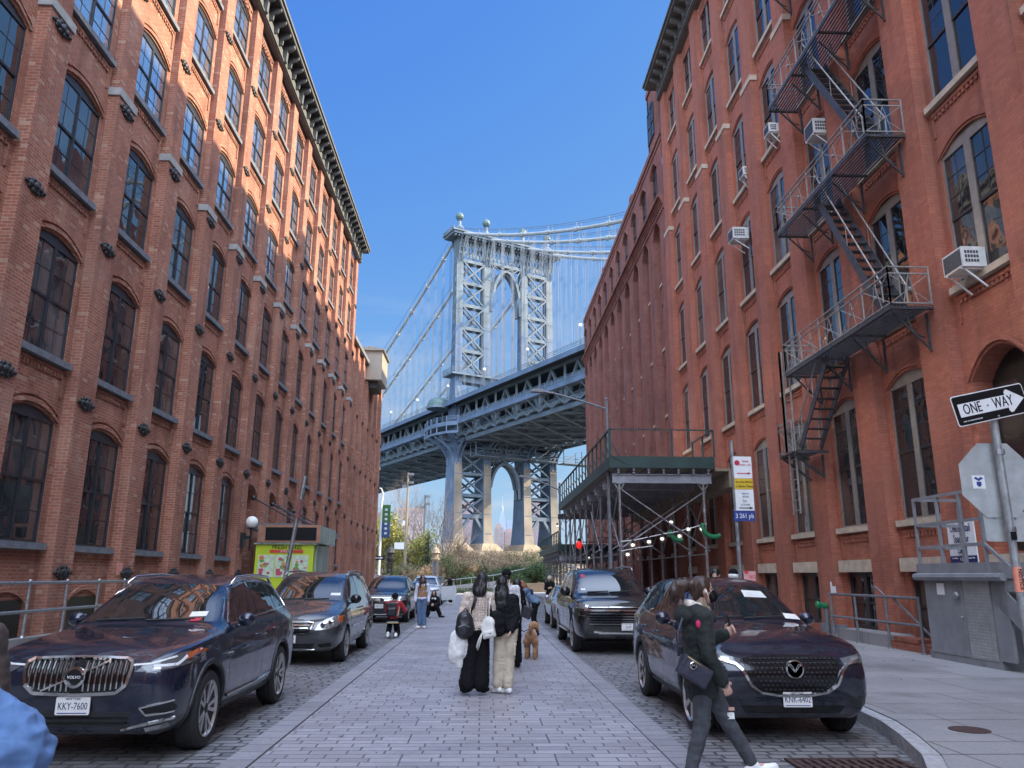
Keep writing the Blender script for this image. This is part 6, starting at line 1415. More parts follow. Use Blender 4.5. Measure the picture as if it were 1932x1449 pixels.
p, _ = U.hit('y', 0, .92); m = MB(); m.prism([(-.13, .90), (-.045, .90), (-.035, .885), (.045, .885), (.055, .90), (.14, .90), (.12, .94), (.05, .94), (.04, .955), (-.04, .955), (-.05, .94), (-.12, .94)], p.y - .06, p.y - .04, 1); m.build('emblem', mt['gloss_black'], U.t)
for sg in (-1, 1):
    U.patch('headlight', [(sg * x, z) for x, z in [(.73, 1.06), (.97, 1.13), (.995, 1.0), (.75, .97)]], 'y', mt['lens'], off=.01); U.lines('drl', [dict(pts=[(sg * .73, .96), (sg * .93, .95), (sg * .94, .84), (sg * .8, .83)], axis='y', w=.025, off=.014)], mt['chrome'])
    U.lines('tow_hook', [dict(pts=[(sg * .45, .47), (sg * .62, .49)], axis='y', w=.05, off=.03)], mt['chrome'])
    m = MB(); m.bx(sg * .93, sg * 1.06, 1.5, 3.8, .40, .44); m.build('running_board', mt['chrome'], U.t)
U.lines('bumper_strip', [dict(pts=[(-.5, .46), (.5, .46)], axis='y', w=.045, off=.02)], mt['chrome']); U.plate(.60, 'A1M', .15); U.wipers(0, 1.3, .8)
U.patch('red_sticker', pts_arc(-.60, 1.70, .06, .04, 0, 330, 11), 'y', mt['sign_red'], off=.008, rim=0); U.patch('toll_sticker', [(-.70, 1.36), (-.60, 1.36), (-.60, 1.40), (-.70, 1.40)], 'y', mt['plate_w'], off=.008, rim=0)
# navy hatchback SUV nearest on the right
ST_MZ = [(.0, .62, .58, .86, .50, .90, .92, .16, .36), (.06, .82, .76, .90, .64, .95, .98, .14, .25), (.26, .90, .84, .965, .70, 1.01, 1.045, .08, .22), (.60, .918, .86, 1.01, .73, 1.06, 1.09), (1.10, .922, .86, 1.05, .735, 1.105, 1.135), (1.36, .922, .855, 1.07, .735, 1.13, 1.165), (1.50, .922, .855, 1.075, .73, 1.165, 1.20), (2.25, .922, .845, 1.09, .615, 1.60, 1.655), (2.8, .922, .845, 1.10, .625, 1.66, 1.71), (3.5, .922, .85, 1.13, .615, 1.645, 1.70), (4.0, .915, .85, 1.16, .60, 1.60, 1.65), (4.22, .905, .84, 1.16, .59, 1.46, 1.49), (4.42, .885, .825, 1.15, .59, 1.20, 1.23), (4.54, .84, .76, 1.0, .60, 1.04, 1.06), (4.575, .78, .69, .9, .54, .93, .95, 0, .34)]
navy2 = paint('midnight blue car paint', (.006, .009, .022), .12)
Z = suv('parked_suv', 'midnight blue SUV with wide black mesh grille parked nearest on the right', (3.30, 8.55, 0), navy2, 'cars parked along the street', st=ST_MZ, W_=1.845, rw=.365, wh=(.87, 3.57))
Z.windows([[(1.76, 1.16), (1.92, 1.29), (2.28, 1.535), (2.75, 1.605), (2.75, 1.17)], [(2.83, 1.17), (2.83, 1.61), (3.38, 1.60), (3.58, 1.22)], [(3.66, 1.235), (3.48, 1.59), (3.85, 1.54), (4.10, 1.34)]])
Z.lines('window_trim', [dict(pts=[(1.70, 1.14), (2.75, 1.155), (3.6, 1.205), (4.05, 1.28)], axis='x', w=.02, side=sg, off=.008) for sg in (-1, 1)], mt['chrome'])
Z.seams([[(1.66, 1.07), (1.48, .8), (1.45, .36), (2.76, .34), (2.79, 1.12)], [(2.79, .34), (3.2, .36), (3.38, .75), (3.58, 1.13)]], [(2.60, .97), (3.38, 1.0)]); Z.cladding((.87, 3.57), .365, .30, 1.4, 3.05, mt['trim'], w=.085)
Z.mirror(1.86, 1.18, .85, navy2)
G = [(0, .885), (.36, .88), (.52, .855), (.50, .74), (.43, .60), (.33, .545), (.18, .52), (0, .515)]; fullG = G + [(-x, z) for x, z in G[1:-1][::-1]]
Z.patch('grille', fullG, 'y', mt['gloss_black'], off=.008)
Z.lines('grille_mesh', [dict(pts=[(-.47 + .05 * i + .025 * (k % 2), z), (-.44 + .05 * i + .025 * (k % 2), z)], axis='y', w=.014, off=.02) for k, z in enumerate([.555 + .042 * q for q in range(8)]) for i in range(19) if abs(-.455 + .05 * i) < (.30 + .20 * min(1, (z - .54) / .2))], mt['trim'])
Z.lines('grille_wing', [dict(pts=[(-.76, .84), (-.60, .80), (-.535, .74), (-.46, .60), (-.35, .53), (-.18, .503), (0, .497), (.18, .503), (.35, .53), (.46, .60), (.535, .74), (.60, .80), (.76, .84)], axis='y', w=.036, off=.03)], mt['chrome'])
m, y_ = emblem_ring(Z, 0, .76, .095, .014)
for sg in (-1, 1):
    for a, b_ in (((sg * .085, .80), (sg * .05, .80)), ((sg * .05, .80), (0, .735)), ((sg * .05, .81), (sg * .02, .77))): m.bar((a[0], y_, a[1]), (b_[0], y_, b_[1]), .02, .018)
m.build('emblem', mt['chrome'], Z.t)
for sg in (-1, 1):
    hl = Z.patch('headlight', [(sg * x, z) for x, z in [(.54, .855), (.70, .885), (.88, .925), (.905, .87), (.86, .815), (.72, .805), (.56, .80)]], 'y', mt['smoke'], off=.008)
    for x in (.70, .82): Z.patch('lamp_lens', [(sg * (x - .045), .822), (sg * (x + .04), .83), (sg * (x + .045), .875), (sg * (x - .04), .862)], 'y', mt['lens'], off=.013, parent=hl)
    Z.patch('bumper_corner', [(sg * x, z) for x, z in [(.60, .46), (.84, .50), (.86, .38), (.64, .36)]], 'y', mt['trim'], off=.004)
Z.patch('lower_grille', [(-.56, .385), (.56, .385), (.50, .31), (-.50, .31)], 'y', mt['gloss_black'], off=.006); Z.plate(.455, 'KNK-6402', .03); Z.wipers(0, 1.17, .8)
Z.patch('visor', [(.16, 1.44), (.46, 1.43), (.44, 1.51), (.17, 1.525)], 'y', mt['ac_white'], off=.007, rim=0); Z.patch('dash_paper', [(.52, 1.19), (.72, 1.175), (.70, 1.235), (.53, 1.25)], 'y', mt['plate_w'], off=.008, rim=0)
# the smaller cars beyond
silver = paint('silver blue car paint', (.20, .24, .28), .7); whitep = paint('white car paint', (.62, .63, .64), 0., .3); greyp = paint('pale grey car paint', (.32, .33, .34), .6)
ST_SD = [(.0, .58, .55, .66, .48, .70, .72, .10, .32), (.06, .80, .75, .70, .6, .75, .77, .08, .22), (.3, .88, .82, .78, .68, .83, .86, .03, .2), (.9, .91, .85, .86, .72, .91, .94), (1.25, .91, .85, .89, .72, .95, .98), (1.38, .91, .845, .90, .72, .98, 1.01), (2.15, .91, .83, .92, .56, 1.36, 1.41), (2.9, .91, .83, .93, .57, 1.39, 1.44), (3.5, .91, .83, .94, .55, 1.33, 1.38), (4.1, .90, .82, .95, .66, 1.0, 1.03), (4.55, .86, .78, .93, .62, .97, .99), (4.65, .8, .7, .8, .56, .83, .85, 0, .3)]
def simple(name, label, loc, pm, st, W_, wins, gz, plate_):
    c = suv(name, label, loc, pm, 'cars parked along the street', st=st, W_=W_, rw=.33, wh=(.87, 3.6)); c.windows(wins); c.mirror(1.75, st[5][3] + .08, W_ / 2 - .06, pm)
    c.patch('grille', [(-.4, gz + .06), (.4, gz + .06), (.35, gz - .06), (-.35, gz - .06)], 'y', mt['gloss_black'], off=.008)
    for sg in (-1, 1): c.patch('headlight', [(sg * .48, gz + .05), (sg * .84, gz + .10), (sg * .86, gz + .03), (sg * .5, gz - .03)], 'y', mt['lens'], off=.008)
    c.plate(gz - .2, plate_); return c
W_SD = [[(1.62, .99), (1.75, 1.06), (2.15, 1.31), (2.65, 1.35), (2.65, 1.0)], [(2.73, 1.0), (2.73, 1.35), (3.3, 1.31), (3.55, 1.03)]]
W_SV = [[(1.70, 1.17), (1.85, 1.29), (2.20, 1.53), (2.72, 1.60), (2.72, 1.175)], [(2.80, 1.175), (2.80, 1.605), (3.56, 1.585), (3.64, 1.19)], [(3.72, 1.20), (3.66, 1.575), (4.25, 1.36), (4.2, 1.23)]]
simple('parked_sedan', 'dull blue sedan parked behind the squatting woman', (-3.45, 36.8, 0), silver, ST_SD, 1.82, W_SD, .62, 'FTB-2291')
wc = simple('parked_suv', 'white SUV with its street side door standing open', (-3.30, 45.0, 0), whitep, ST_SUV, 1.9, W_SV, .84, 'HXA-5107')
m = MB(); m.prism([(0, .30), (.9, .34), (.98, .8), (.95, 1.12), (0, 1.08)], -.04, .04, 0); d_ = m.mesh('open_door', whitep); d_.transform(Matrix.Translation((.95, 1.6, 0)) @ Matrix.Rotation(R(-58), 4, 'Z')); dd = put('open_door', d_, wc.t)
m = MB(); 
for a, b_ in (((0.02, 1.08), (.5, 1.5)), ((.5, 1.5), (.92, 1.52)), ((.92, 1.52), (.95, 1.12))): m.bar((0, a[0], a[1]), (0, b_[0], b_[1]), .04, .05)
d_ = m.mesh('door_frame', mt['trim']); d_.transform(Matrix.Translation((.95, 1.6, 0)) @ Matrix.Rotation(R(-58), 4, 'Z')); put('door_frame', d_, dd)
simple('parked_sedan', 'dark grey car almost hidden beyond the white SUV', (-3.4, 52.0, 0), gun, ST_SUV, 1.86, W_SV, .84, 'GDN-3340')
simple('parked_sedan', 'pale grey sedan parked behind the big black chrome barred SUV', (3.25, 26.3, 0), greyp, ST_SD, 1.86, W_SD, .62, 'JKW-8812')
# ---------------------------------------------------------------- people and the dog
def V3(*a): return Vector(a)
def capsule(m, p, q, r1, r2, n=12):
    p, q = Vector(p), Vector(q); d = (q - p); L = d.length or 1e-4; z = d / L
    x = z.orthogonal().normalized(); y = z.cross(x); M = Matrix((x, y, z)).transposed()
    pr = [(r1 * math.cos(a), r1 * math.sin(a)) for a in [R(-88 + 22 * i) for i in range(5)]] + [(r2 * math.cos(a), L + r2 * math.sin(a)) for a in [R(22 * i) for i in range(5)]]
    m.lathe(pr, p, n, M=M)
def blob(name, shapes, mat_, parent, vox=.012, smooth=4, folds=0., fscale=9., seed=0, stretch=(1, 1, 1)):
    m = MB()
    for s in shapes:
        if s[0] == 'c': capsule(m, *s[1:])
        elif s[0] == 'e': m.ball(s[1], 1, 16, sq=s[2], M=s[3] if len(s) > 3 else None)
        elif s[0] == 'b': m.box(s[1], s[2], 0, s[3] if len(s) > 3 else None)
    o = bpy.data.objects.new('tmp', m.mesh('tmp', mat_)); COL.objects.link(o)
    r = o.modifiers.new('r', 'REMESH'); r.mode = 'VOXEL'; r.voxel_size = vox; r.use_smooth_shade = True
    if smooth: k = o.modifiers.new('k', 'SMOOTH'); k.iterations = smooth; k.factor = .5
    me = bake_obj(o); old = o.data; bpy.data.objects.remove(o); bpy.data.meshes.remove(old)
    if folds:
        b = bmesh.new(); b.from_mesh(me); b.normal_update()
        for v in b.verts:
            c = Vector((v.co.x * stretch[0], v.co.y * stretch[1], v.co.z * stretch[2])) * fscale + Vector((seed * 7.3, 0, 0))
            v.co += v.normal * folds * (.6 - 1.8 * abs(noise.noise(c)) + .5 * noise.noise(c * 2.3))
        b.to_mesh(me); b.free()
    me.name = name; me.materials.clear(); me.materials.append(mat_); me.polygons.foreach_set('use_smooth', [True] * len(me.polygons)); return put(name, me, parent)
def cloth(name, col, rough=.85, **k): return M_(name, col, rough, var=k.pop('var', .22), scale=k.pop('scale', 14), bump=k.pop('bump', .25), sheen=k.pop('sheen', .04), **k)
def skin(name, col):
    m = M_(name, col, .5, var=.12, scale=9); p = m.node_tree.nodes['Principled BSDF']; p.inputs['Subsurface Weight'].default_value = .12; p.inputs['Subsurface Radius'].default_value = (.02, .008, .005); return m
mt['skin1'] = skin('fair skin', (.56, .34, .26)); mt['skin2'] = skin('tan skin', (.36, .20, .135)); mt['skin3'] = skin('light skin', (.50, .31, .24))
mt['hair_black'] = M_('black hair', (.010, .009, .009), .38, var=.4, scale=30, bump=.5, stretch=(1, 1, .15)); mt['hair_brown'] = M_('dark brown hair', (.045, .022, .014), .42, var=.45, scale=30, bump=.5, stretch=(1, 1, .2)); mt['hair_red'] = M_('auburn hair', (.20, .07, .03), .5, var=.35, scale=30, bump=.5, stretch=(1, 1, .15)); mt['hair_blond'] = M_('pale curly hair', (.50, .42, .30), .7, var=.3, scale=22, bump=.6)
mt['c_black'] = cloth('black cloth', (.006, .006, .007), sheen=0, spec=.2); mt['c_black2'] = cloth('black knit', (.008, .008, .0095), scale=30, sheen=0, spec=.2); mt['c_white'] = cloth('white cloth', (.74, .73, .70)); mt['rubber'] = M_('shoe sole', (.45, .44, .42), .7, var=.1)
DJ = dict(pel=(0, 0, .93), chest=(0, .0, 1.24), neck=(0, -.005, 1.43), head=(0, .02, 1.575), shR=(.17, 0, 1.375), shL=(-.17, 0, 1.375), elR=(.225, -.03, 1.10), elL=(-.225, -.03, 1.10), wrR=(.225, .06, .87), wrL=(-.225, .06, .87), hipR=(.09, 0, .90), hipL=(-.09, 0, .90), knR=(.10, .02, .49), knL=(-.10, .02, .49), anR=(.10, -.03, .09), anL=(-.10, -.03, .09), toR=(.12, .13, .035), toL=(-.12, .13, .035))
def hand(sh, el, wr, side, curl=.6, up=None):
    d = (Vector(wr) - Vector(el)).normalized(); w = d.cross(Vector((side, 0, 0))); 
    if up is not None: w = Vector(up) - d * d.dot(Vector(up))
    w = (w if w.length > .1 else Vector((0, 1, 0)) - d * d.y).normalized()
    if up is None and w.y < 0: w = -w
    inn = d.cross(w).normalized(); inn = inn if inn.x * side < 0 else -inn; wr = Vector(wr)
    M = Matrix((w, inn, d)).transposed(); sh.append(('e', wr + d * .045, (.042, .017, .052), M))
    for i, L in enumerate((.064, .074, .070, .055)):
        b = wr + d * .085 + w * (.031 - .021 * i); k = b + (d * (1 - curl * .4) + inn * curl * .5) * L * .55; e = k + (d * (1 - curl) + inn * curl) * L * .55
        sh.append(('c', b, k, .0105, .0095)); sh.append(('c', k, e, .0095, .008))
    b = wr + d * .025 + w * .035; k = b + (d * .5 + w * .5 + inn * .3) * .045; sh.append(('c', b, k, .013, .011)); sh.append(('c', k, k + (d * .8 + inn * .5) * .032, .011, .009))
def figure(label, loc, rz, J=None, sk='skin1', top=None, bottom=None, shoes=None, hair=None, hairm='hair_black', vox=.014, head=(0, 0, 0), group=None, face=False, top_r=1., sleeve='long', low=.0, bulk=1., curl=(.6, .6), up=(None, None), hands=True):
    """facing local +y; J overrides joints; top/bottom/shoes are materials; hair is a list of shapes round the head (head frame)"""
    P = {k: Vector(v) for k, v in DJ.items()}; P.update({k: Vector(v) for k, v in (J or {}).items()})
    t = thing('person', label, 'person', loc, R(rz), group)
    HM = Matrix.Rotation(R(head[2]), 3, 'Z') @ Matrix.Rotation(R(head[0]), 3, 'X') @ Matrix.Rotation(R(head[1]), 3, 'Y'); hp = P['head']; H = lambda x, y, z: hp + HM @ Vector((x, y, z))
    s = [('e', H(0, -.005, .012), (.074, .092, .108), HM), ('e', H(0, .028, -.06), (.052, .058, .055), HM), ('e', H(0, .06, -.02), (.05, .035, .06), HM), ('c', H(0, .088, .015), H(0, .108, -.018), .009, .014), ('e', H(.076, -.005, -.005), (.012, .022, .03), HM), ('e', H(-.076, -.005, -.005), (.012, .022, .03), HM), ('c', P['neck'] - Vector((0, 0, .04)), H(0, -.015, -.05), .052, .05),
         ('e', H(0, .092, -.058), (.022, .012, .009), HM)]
    s += [('c', P['pel'], P['chest'], .10, .11), ('c', P['chest'], P['neck'], .10, .06)]
    for q in 'RL':
        s += [('c', P['chest'] + (P['sh' + q] - P['chest']) * .5, P['sh' + q], .06, .05), ('c', P['sh' + q], P['el' + q], .043, .036), ('c', P['el' + q], P['wr' + q], .036, .026), ('c', P['hip' + q], P['kn' + q], .075, .052), ('c', P['kn' + q], P['an' + q], .05, .034), ('c', P['an' + q], P['to' + q], .035, .028)]
        if hands: hand(s, P['el' + q], P['wr' + q], 1 if q == 'R' else -1, curl[0 if q == 'R' else 1], up[0 if q == 'R' else 1])
    blob('body', s, mt[sk], t, vox=min(vox, .011), smooth=2)
    if face:
        m = MB()
        for x in (-.032, .032): m.ball(H(x, .083, .012), .010, 8, sq=(1.3, .6, .7), M=HM)
        m.build('eyes', mt['black'], t, True)
        m = MB(); m.ball(H(0, .100, -.06), .012, 8, sq=(1.9, .5, .5), M=HM); m.build('mouth', M_('lips', (.35, .10, .09), .5, var=.05), t, True)
    if top:
        b = bulk; pc, pn, pp = P['chest'], P['neck'], P['pel']; ax = (pn - pp).normalized(); w = (P['shR'] - P['shL']); w = (w - ax * w.dot(ax)).normalized(); f = ax.cross(w); M = Matrix((w, -f, ax)).transposed()
        s = [('e', pc + ax * .02, (.165 * b, .118 * b, .20), M), ('e', pp.lerp(pc, .45), (.145 * b, .112 * b, .20), M), ('e', pp + ax * (.02 - low * .5), (.165 * b, .125 * b, .13 + low * .5), M), ('c', pn - ax * .05, pn + ax * .0, .075, .062)]
        for q in 'RL':
            s += [('c', P['chest'] + (P['sh' + q] - P['chest']) * .55 + ax * .05, P['sh' + q], .085 * b, .068 * b), ('c', P['sh' + q], P['el' + q], .064 * b, .055 * b)]
            if sleeve == 'long': s += [('c', P['el' + q], P['wr' + q], .055 * b, .043 * b)]
        blob('jacket', s, top, t, vox=vox, smooth=10, folds=.008, fscale=10, seed=len(label), stretch=(1, 1, 1.6))
    if bottom:
        bm_, rk, rh = bottom; s = [('e', P['pel'], (.165, .125, .12))]
        for q in 'RL':
            kn, an = P['kn' + q], P['an' + q]; s += [('c', P['hip' + q], kn, .092, rk), ('c', kn, an + (kn - an) * .12, rk * .97, rh)]
        s += [('c', P['pel'], (P['hipR'] + P['hipL']) / 2, .12, .11)]
        blob('trousers', s, bm_, t, vox=vox, folds=.008, fscale=8, seed=len(label) + 3, stretch=(1, 1, 1.8))
    if shoes:
        for q in 'RL':
            a, e = P['an' + q], P['to' + q]; d = (e - a); d.z = 0; d = d.normalized() if d.length > .01 else Vector((0, 1, 0))
            blob('shoe', [('c', a - d * .045 - Vector((0, 0, .035)), e + d * .02 + Vector((0, 0, .01)), .045, .038), ('c', a, a - Vector((0, 0, .03)), .05, .048), ('b', (a + e) / 2 - Vector((0, 0, (a.z + e.z) / 2 - min(a.z, e.z) + .012)) - d * .0, (.085, .085, .03))], shoes, t, vox=.012, smooth=3)
    if hair:
        s = []
        for h in hair:
            if h[0] == 'e': s.append(('e', H(*h[1]), h[2], HM))
            else: s.append(('c', H(*h[1]) if not h[5:] else Vector(h[1]), H(*h[2]) if not h[5:] else Vector(h[2]), h[3], h[4]))
        ho = blob('hair', s, mt[hairm], t, vox=max(.009, vox * .8), smooth=2, folds=.008, fscale=22, seed=2, stretch=(1, 1, .25))
        if vox <= .014:
            rg = random.Random(5); m = MB(); vs = ho.data.vertices
            for _ in range(150):
                v = vs[rg.randrange(len(vs))]; nn = v.normal; q = v.co + nn * .002; pts = [q.copy()]; d = Vector((nn.x, nn.y, -.9 + nn.z * .3)) + Vector((rg.gauss(0, .35), rg.gauss(0, .35), 0)); L = rg.uniform(.04, .12)
                for k in range(3): d = (d * .7 + Vector((0, 0, -.5))).normalized(); q = q + d * L / 3 + nn * .003; pts.append(q.copy())
                m.tube(pts, [.0022, .002, .0016, .0008], 3, cap=False)
            put('loose_strands', m.mesh('loose_strands', mt[hairm]), ho)
    return t, P, H, HM
CAP_HAIR = [('e', (0, -.02, .03), (.086, .098, .108)), ('e', (0, -.05, -.02), (.08, .07, .10))]
LONG = CAP_HAIR + [('e', (0, -.05, -.08), (.108, .075, .16)), ('e', (.02, -.085, -.20), (.10, .055, .14)), ('c', (.07, -.04, -.05), (.08, -.07, -.25), .04, .035), ('c', (-.07, -.04, -.05), (-.08, -.07, -.27), .04, .03)]
FRONT_LONG = LONG + [('c', (.075, .01, .03), (.095, .02, -.26), .028, .03), ('c', (-.075, .01, .03), (-.095, .02, -.26), .028, .03)]
# woman in the cream jumper
cream = cloth('cream cable knit', (.66, .54, .45), scale=26, bump=.8, stretch=(3, 1, 1))
A, P, H, HM = figure('person from behind in cream cable knit jumper and black flared trousers, two small backpacks on', (-.06, 12.1, .006), 4, dict(pel=(.0, 0, .95), chest=(.01, 0, 1.26), neck=(.02, 0, 1.455), head=(.06, .02, 1.60), shR=(.18, 0, 1.39), shL=(-.165, 0, 1.39), elL=(-.24, .0, 1.11), wrL=(-.22, .18, 1.02), elR=(.23, .04, 1.13), wrR=(.12, .22, 1.18), knL=(-.10, .0, .5), knR=(.085, .02, .5), anL=(-.15, -.02, .12), anR=(.06, 0, .12), toL=(-.20, .12, .05), toR=(.15, .10, .05)), top=cream, bottom=(mt['c_black'], .105, .125), shoes=mt['c_black'], hair=LONG[:3] + [('e', (0, -.06, -.15), (.115, .08, .10))], head=(-12, 6, -25), vox=.012, group='pair of people in mid street', bulk=1.06)
m = MB()
for i in range(7):
    for k in range(9): m.ball((-.12 + .04 * i, -.128 + .35 * (-.12 + .04 * i) ** 2 * 3, 1.06 + .036 * k), .017, 6, sq=(.8, .5, 1.0 + .3 * ((i + k) % 2)))
m.build('cable_stitch', cream, A, True)
blob('collar', [('c', (-.05, -.02, 1.455), (.07, -.02, 1.46), .062, .06)], cream, A, smooth=2)
BP1 = thing('backpack', 'black nylon backpack hanging behind the left elbow of the cream jumper wearer', 'backpack', (-.25, 11.93, 1.0), R(8)); nyl = M_('black nylon', (.014, .014, .018), .45, var=.3, scale=10, bump=.3)
blob('pack', [('e', (0, 0, 0), (.13, .075, .20)), ('e', (0, .0, -.06), (.14, .08, .15)), ('e', (-.02, -.06, -.08), (.105, .05, .105))], nyl, BP1, folds=.006)
m = MB(); m.tube([(.10, .06, .16), (.13, .02, .26), (.15, -.02, .36), (.15, .06, .42)], [.02, .025, .025, .02], 8); m.tube([(-.02, -.01, .19), (.0, -.02, .235), (.04, -.01, .19)], .01, 6); m.tube([(.11, -.02, .1), (.14, -.05, -.05), (.11, -.02, -.14)], .008, 5); m.build('strap', nyl, BP1, True)
m = MB(); m.tube([(-.1, -.105, -.03), (-.02, -.118, .0), (.06, -.105, -.03)], .006, 5); m.bx(-.02, .02, -.085, -.08, .12, .13); m.build('zip', mt['steel'], BP1)
BP2 = thing('backpack', 'small white leather backpack on one thin strap over black trousers', 'backpack', (.10, 11.92, .94), R(-12)); wl = M_('white leather', (.68, .65, .60), .45, var=.08, scale=9, bump=.1)
blob('pack', [('b', (0, 0, -.02), (.19, .09, .22), Matrix.Rotation(R(-14), 3, 'Y')), ('e', (.0, 0, .08), (.10, .05, .10))], wl, BP2, vox=.01, smooth=8)
blob('pocket', [('b', (.025, -.06, -.065), (.15, .04, .09), Matrix.Rotation(R(-14), 3, 'Y'))], wl, BP2, vox=.009, smooth=4)
m = MB(); m.tube([(.0, .02, .15), (.01, .0, .30), (.02, .03, .44)], .011, 6); m.tube([(-.09, .0, -.06), (-.13, -.02, -.14), (-.17, -.01, -.25), (-.16, .02, -.30), (-.13, .02, -.2), (-.10, .0, -.1)], .013, 6); m.tube([(-.05, 0, .14), (-.04, -.02, .185), (.0, -.0, .16)], .012, 6); m.build('strap', wl, BP2, True)
m = MB(); m.box((.045, -.083, -.06), (.04, .004, .012), 0, Matrix.Rotation(R(-14), 3, 'Y')); m.build('badge', mt['steel'], BP2)
JK = thing('carried_jacket', 'white jacket carried folded over the left arm of the cream jumper wearer', 'jacket', (-.33, 12.05, .7)); 
blob('cloth', [('c', (.06, 0, .22), (-.02, 0, -.10), .10, .13), ('c', (-.02, 0, .10), (-.05, .02, -.14), .12, .12), ('c', (.12, .0, .0), (.10, .02, -.14), .05, .05), ('c', (.03, -.03, -.1), (.01, -.02, -.28), .055, .05), ('c', (-.10, .02, -.12), (-.04, .0, -.17), .06, .05)], mt['c_white'], JK, folds=.010, fscale=7, stretch=(1.4, 1.4, .5), smooth=8)
# woman in black hoodie and beige cargo trousers
beige = cloth('beige cargo cotton', (.50, .43, .32), scale=8)
B, P, H, HM = figure('person from behind in black hoodie, beige cargo trousers and white trainers', (.33, 12.2, .006), -4, dict(pel=(.05, 0, .93), chest=(.02, .02, 1.22), neck=(-.02, .03, 1.41), head=(-.03, .05, 1.545), shR=(.16, .02, 1.35), shL=(-.18, .02, 1.35), elR=(.20, -.02, 1.09), wrR=(.12, -.12, .90), elL=(-.22, .05, 1.1), wrL=(-.12, .2, 1.12), hipR=(.13, 0, .90), hipL=(-.05, .01, .90), knR=(.085, .04, .49), knL=(-.07, .03, .49), anR=(.065, .0, .09), anL=(-.08, .06, .09), toR=(-.04, .12, .035), toL=(-.17, .18, .035)), top=mt['c_black2'], bottom=(beige, .09, .085), shoes=mt['c_white'], hair=LONG[:3] + [('e', (0, -.08, -.18), (.125, .075, .14)), ('e', (.01, -.10, -.28), (.12, .06, .12))], vox=.012, group='pair of people in mid street', bulk=1.12, curl=(.8, .6))
blob('cargo_pocket', [('b', (.165, -.01, .62), (.04, .13, .17)), ('b', (.17, -.01, .70), (.045, .14, .035))], beige, B, vox=.01, smooth=3)
BK = thing('shoulder_bag', 'soft black bag on the back of the black hoodie', 'bag', (.22, 12.03, 1.02)); blob('bag', [('e', (0, 0, 0), (.15, .08, .18)), ('e', (.02, .0, -.1), (.12, .07, .10))], mt['c_black'], BK, folds=.01); m = MB(); m.tube([(-.08, .03, .15), (-.1, .05, .28), (-.06, .1, .38)], .018, 6); m.build('strap', nyl, BK, True)
# man in cap and dark haired woman beyond them
C3, P, H, HM = figure('person in black baseball cap and pale collar standing beyond the beige trousers', (.46, 15.0, .006), 10, dict(head=(0, .02, 1.69), neck=(0, 0, 1.53), chest=(0, 0, 1.32), shR=(.19, 0, 1.46), shL=(-.19, 0, 1.46)), top=cloth('pale shirt', (.55, .52, .52)), bottom=(mt['c_black'], .075, .075), shoes=mt['c_black'], hair=[('e', (0, -.02, -.01), (.08, .093, .075))], vox=.016)
m = MB(); m.ball(H(0, -.005, .045), 1, 16, sq=(.094, .112, .088), M=HM); m.ball(H(0, .12, .045), 1, 12, sq=(.075, .08, .014), M=HM); m.build('cap', mt['c_black'], C3, True)
C4, P, H, HM = figure('person with long black hair in black jacket beyond the black hoodie', (.60, 15.6, .006), 15, dict(head=(.08, .02, 1.50), neck=(.04, 0, 1.36), elR=(.24, -.02, 1.07), wrR=(.22, .14, 1.02)), top=mt['c_black'], bottom=(mt['c_black2'], .08, .08), shoes=mt['c_black'], hair=LONG, vox=.016)
BG = thing('handbag', 'black handbag on the forearm beyond the black hoodie', 'bag', (.86, 15.45, 1.10)); blob('bag', [('b', (0, 0, -.08), (.20, .10, .22), Matrix.Rotation(R(20), 3, 'Y'))], nyl, BG, smooth=8); m = MB(); m.tube([(-.08, 0, .02), (-.06, 0, .14), (.03, 0, .15), (.07, 0, .0)], .012, 6); m.build('strap', nyl, BG, True)
# woman bending towards the left
dn = cloth('blue grey quilted jacket', (.10, .16, .25), scale=6)
D5, P, H, HM = figure('person with auburn hair bending forward in a blue quilted jacket and black trousers', (1.56, 23.5, .006), 80, dict(pel=(0, -.02, .93), chest=(0, .20, 1.17), neck=(0, .30, 1.32), head=(0, .38, 1.42), shR=(.17, .26, 1.27), shL=(-.17, .26, 1.27), elR=(.2, .42, 1.02), wrR=(.14, .60, .98), elL=(-.2, .44, 1.05), wrL=(-.12, .66, .92), knR=(.1, .05, .5), knL=(-.1, .04, .5)), top=dn, bottom=(mt['c_black'], .075, .07), shoes=mt['c_black'], hair=LONG, hairm='hair_red', head=(-22, 0, 0), vox=.016, bulk=1.08)
blob('navy_panel', [('e', (.0, .11, 1.20), (.14, .06, .13)), ('c', (.17, .24, 1.29), (.2, .34, 1.14), .075, .068)], cloth('navy panel', (.018, .025, .06)), D5, vox=.016)
m = MB(); m.tube([(-.12, .16, 1.3), (.05, .02, 1.12), (.19, .1, 1.02)], .02, 6); m.ball((.2, .14, 1.0), .1, 10, sq=(.4, 1, 1.1)); tag_ = m.build('waist_bag', nyl, D5, True)
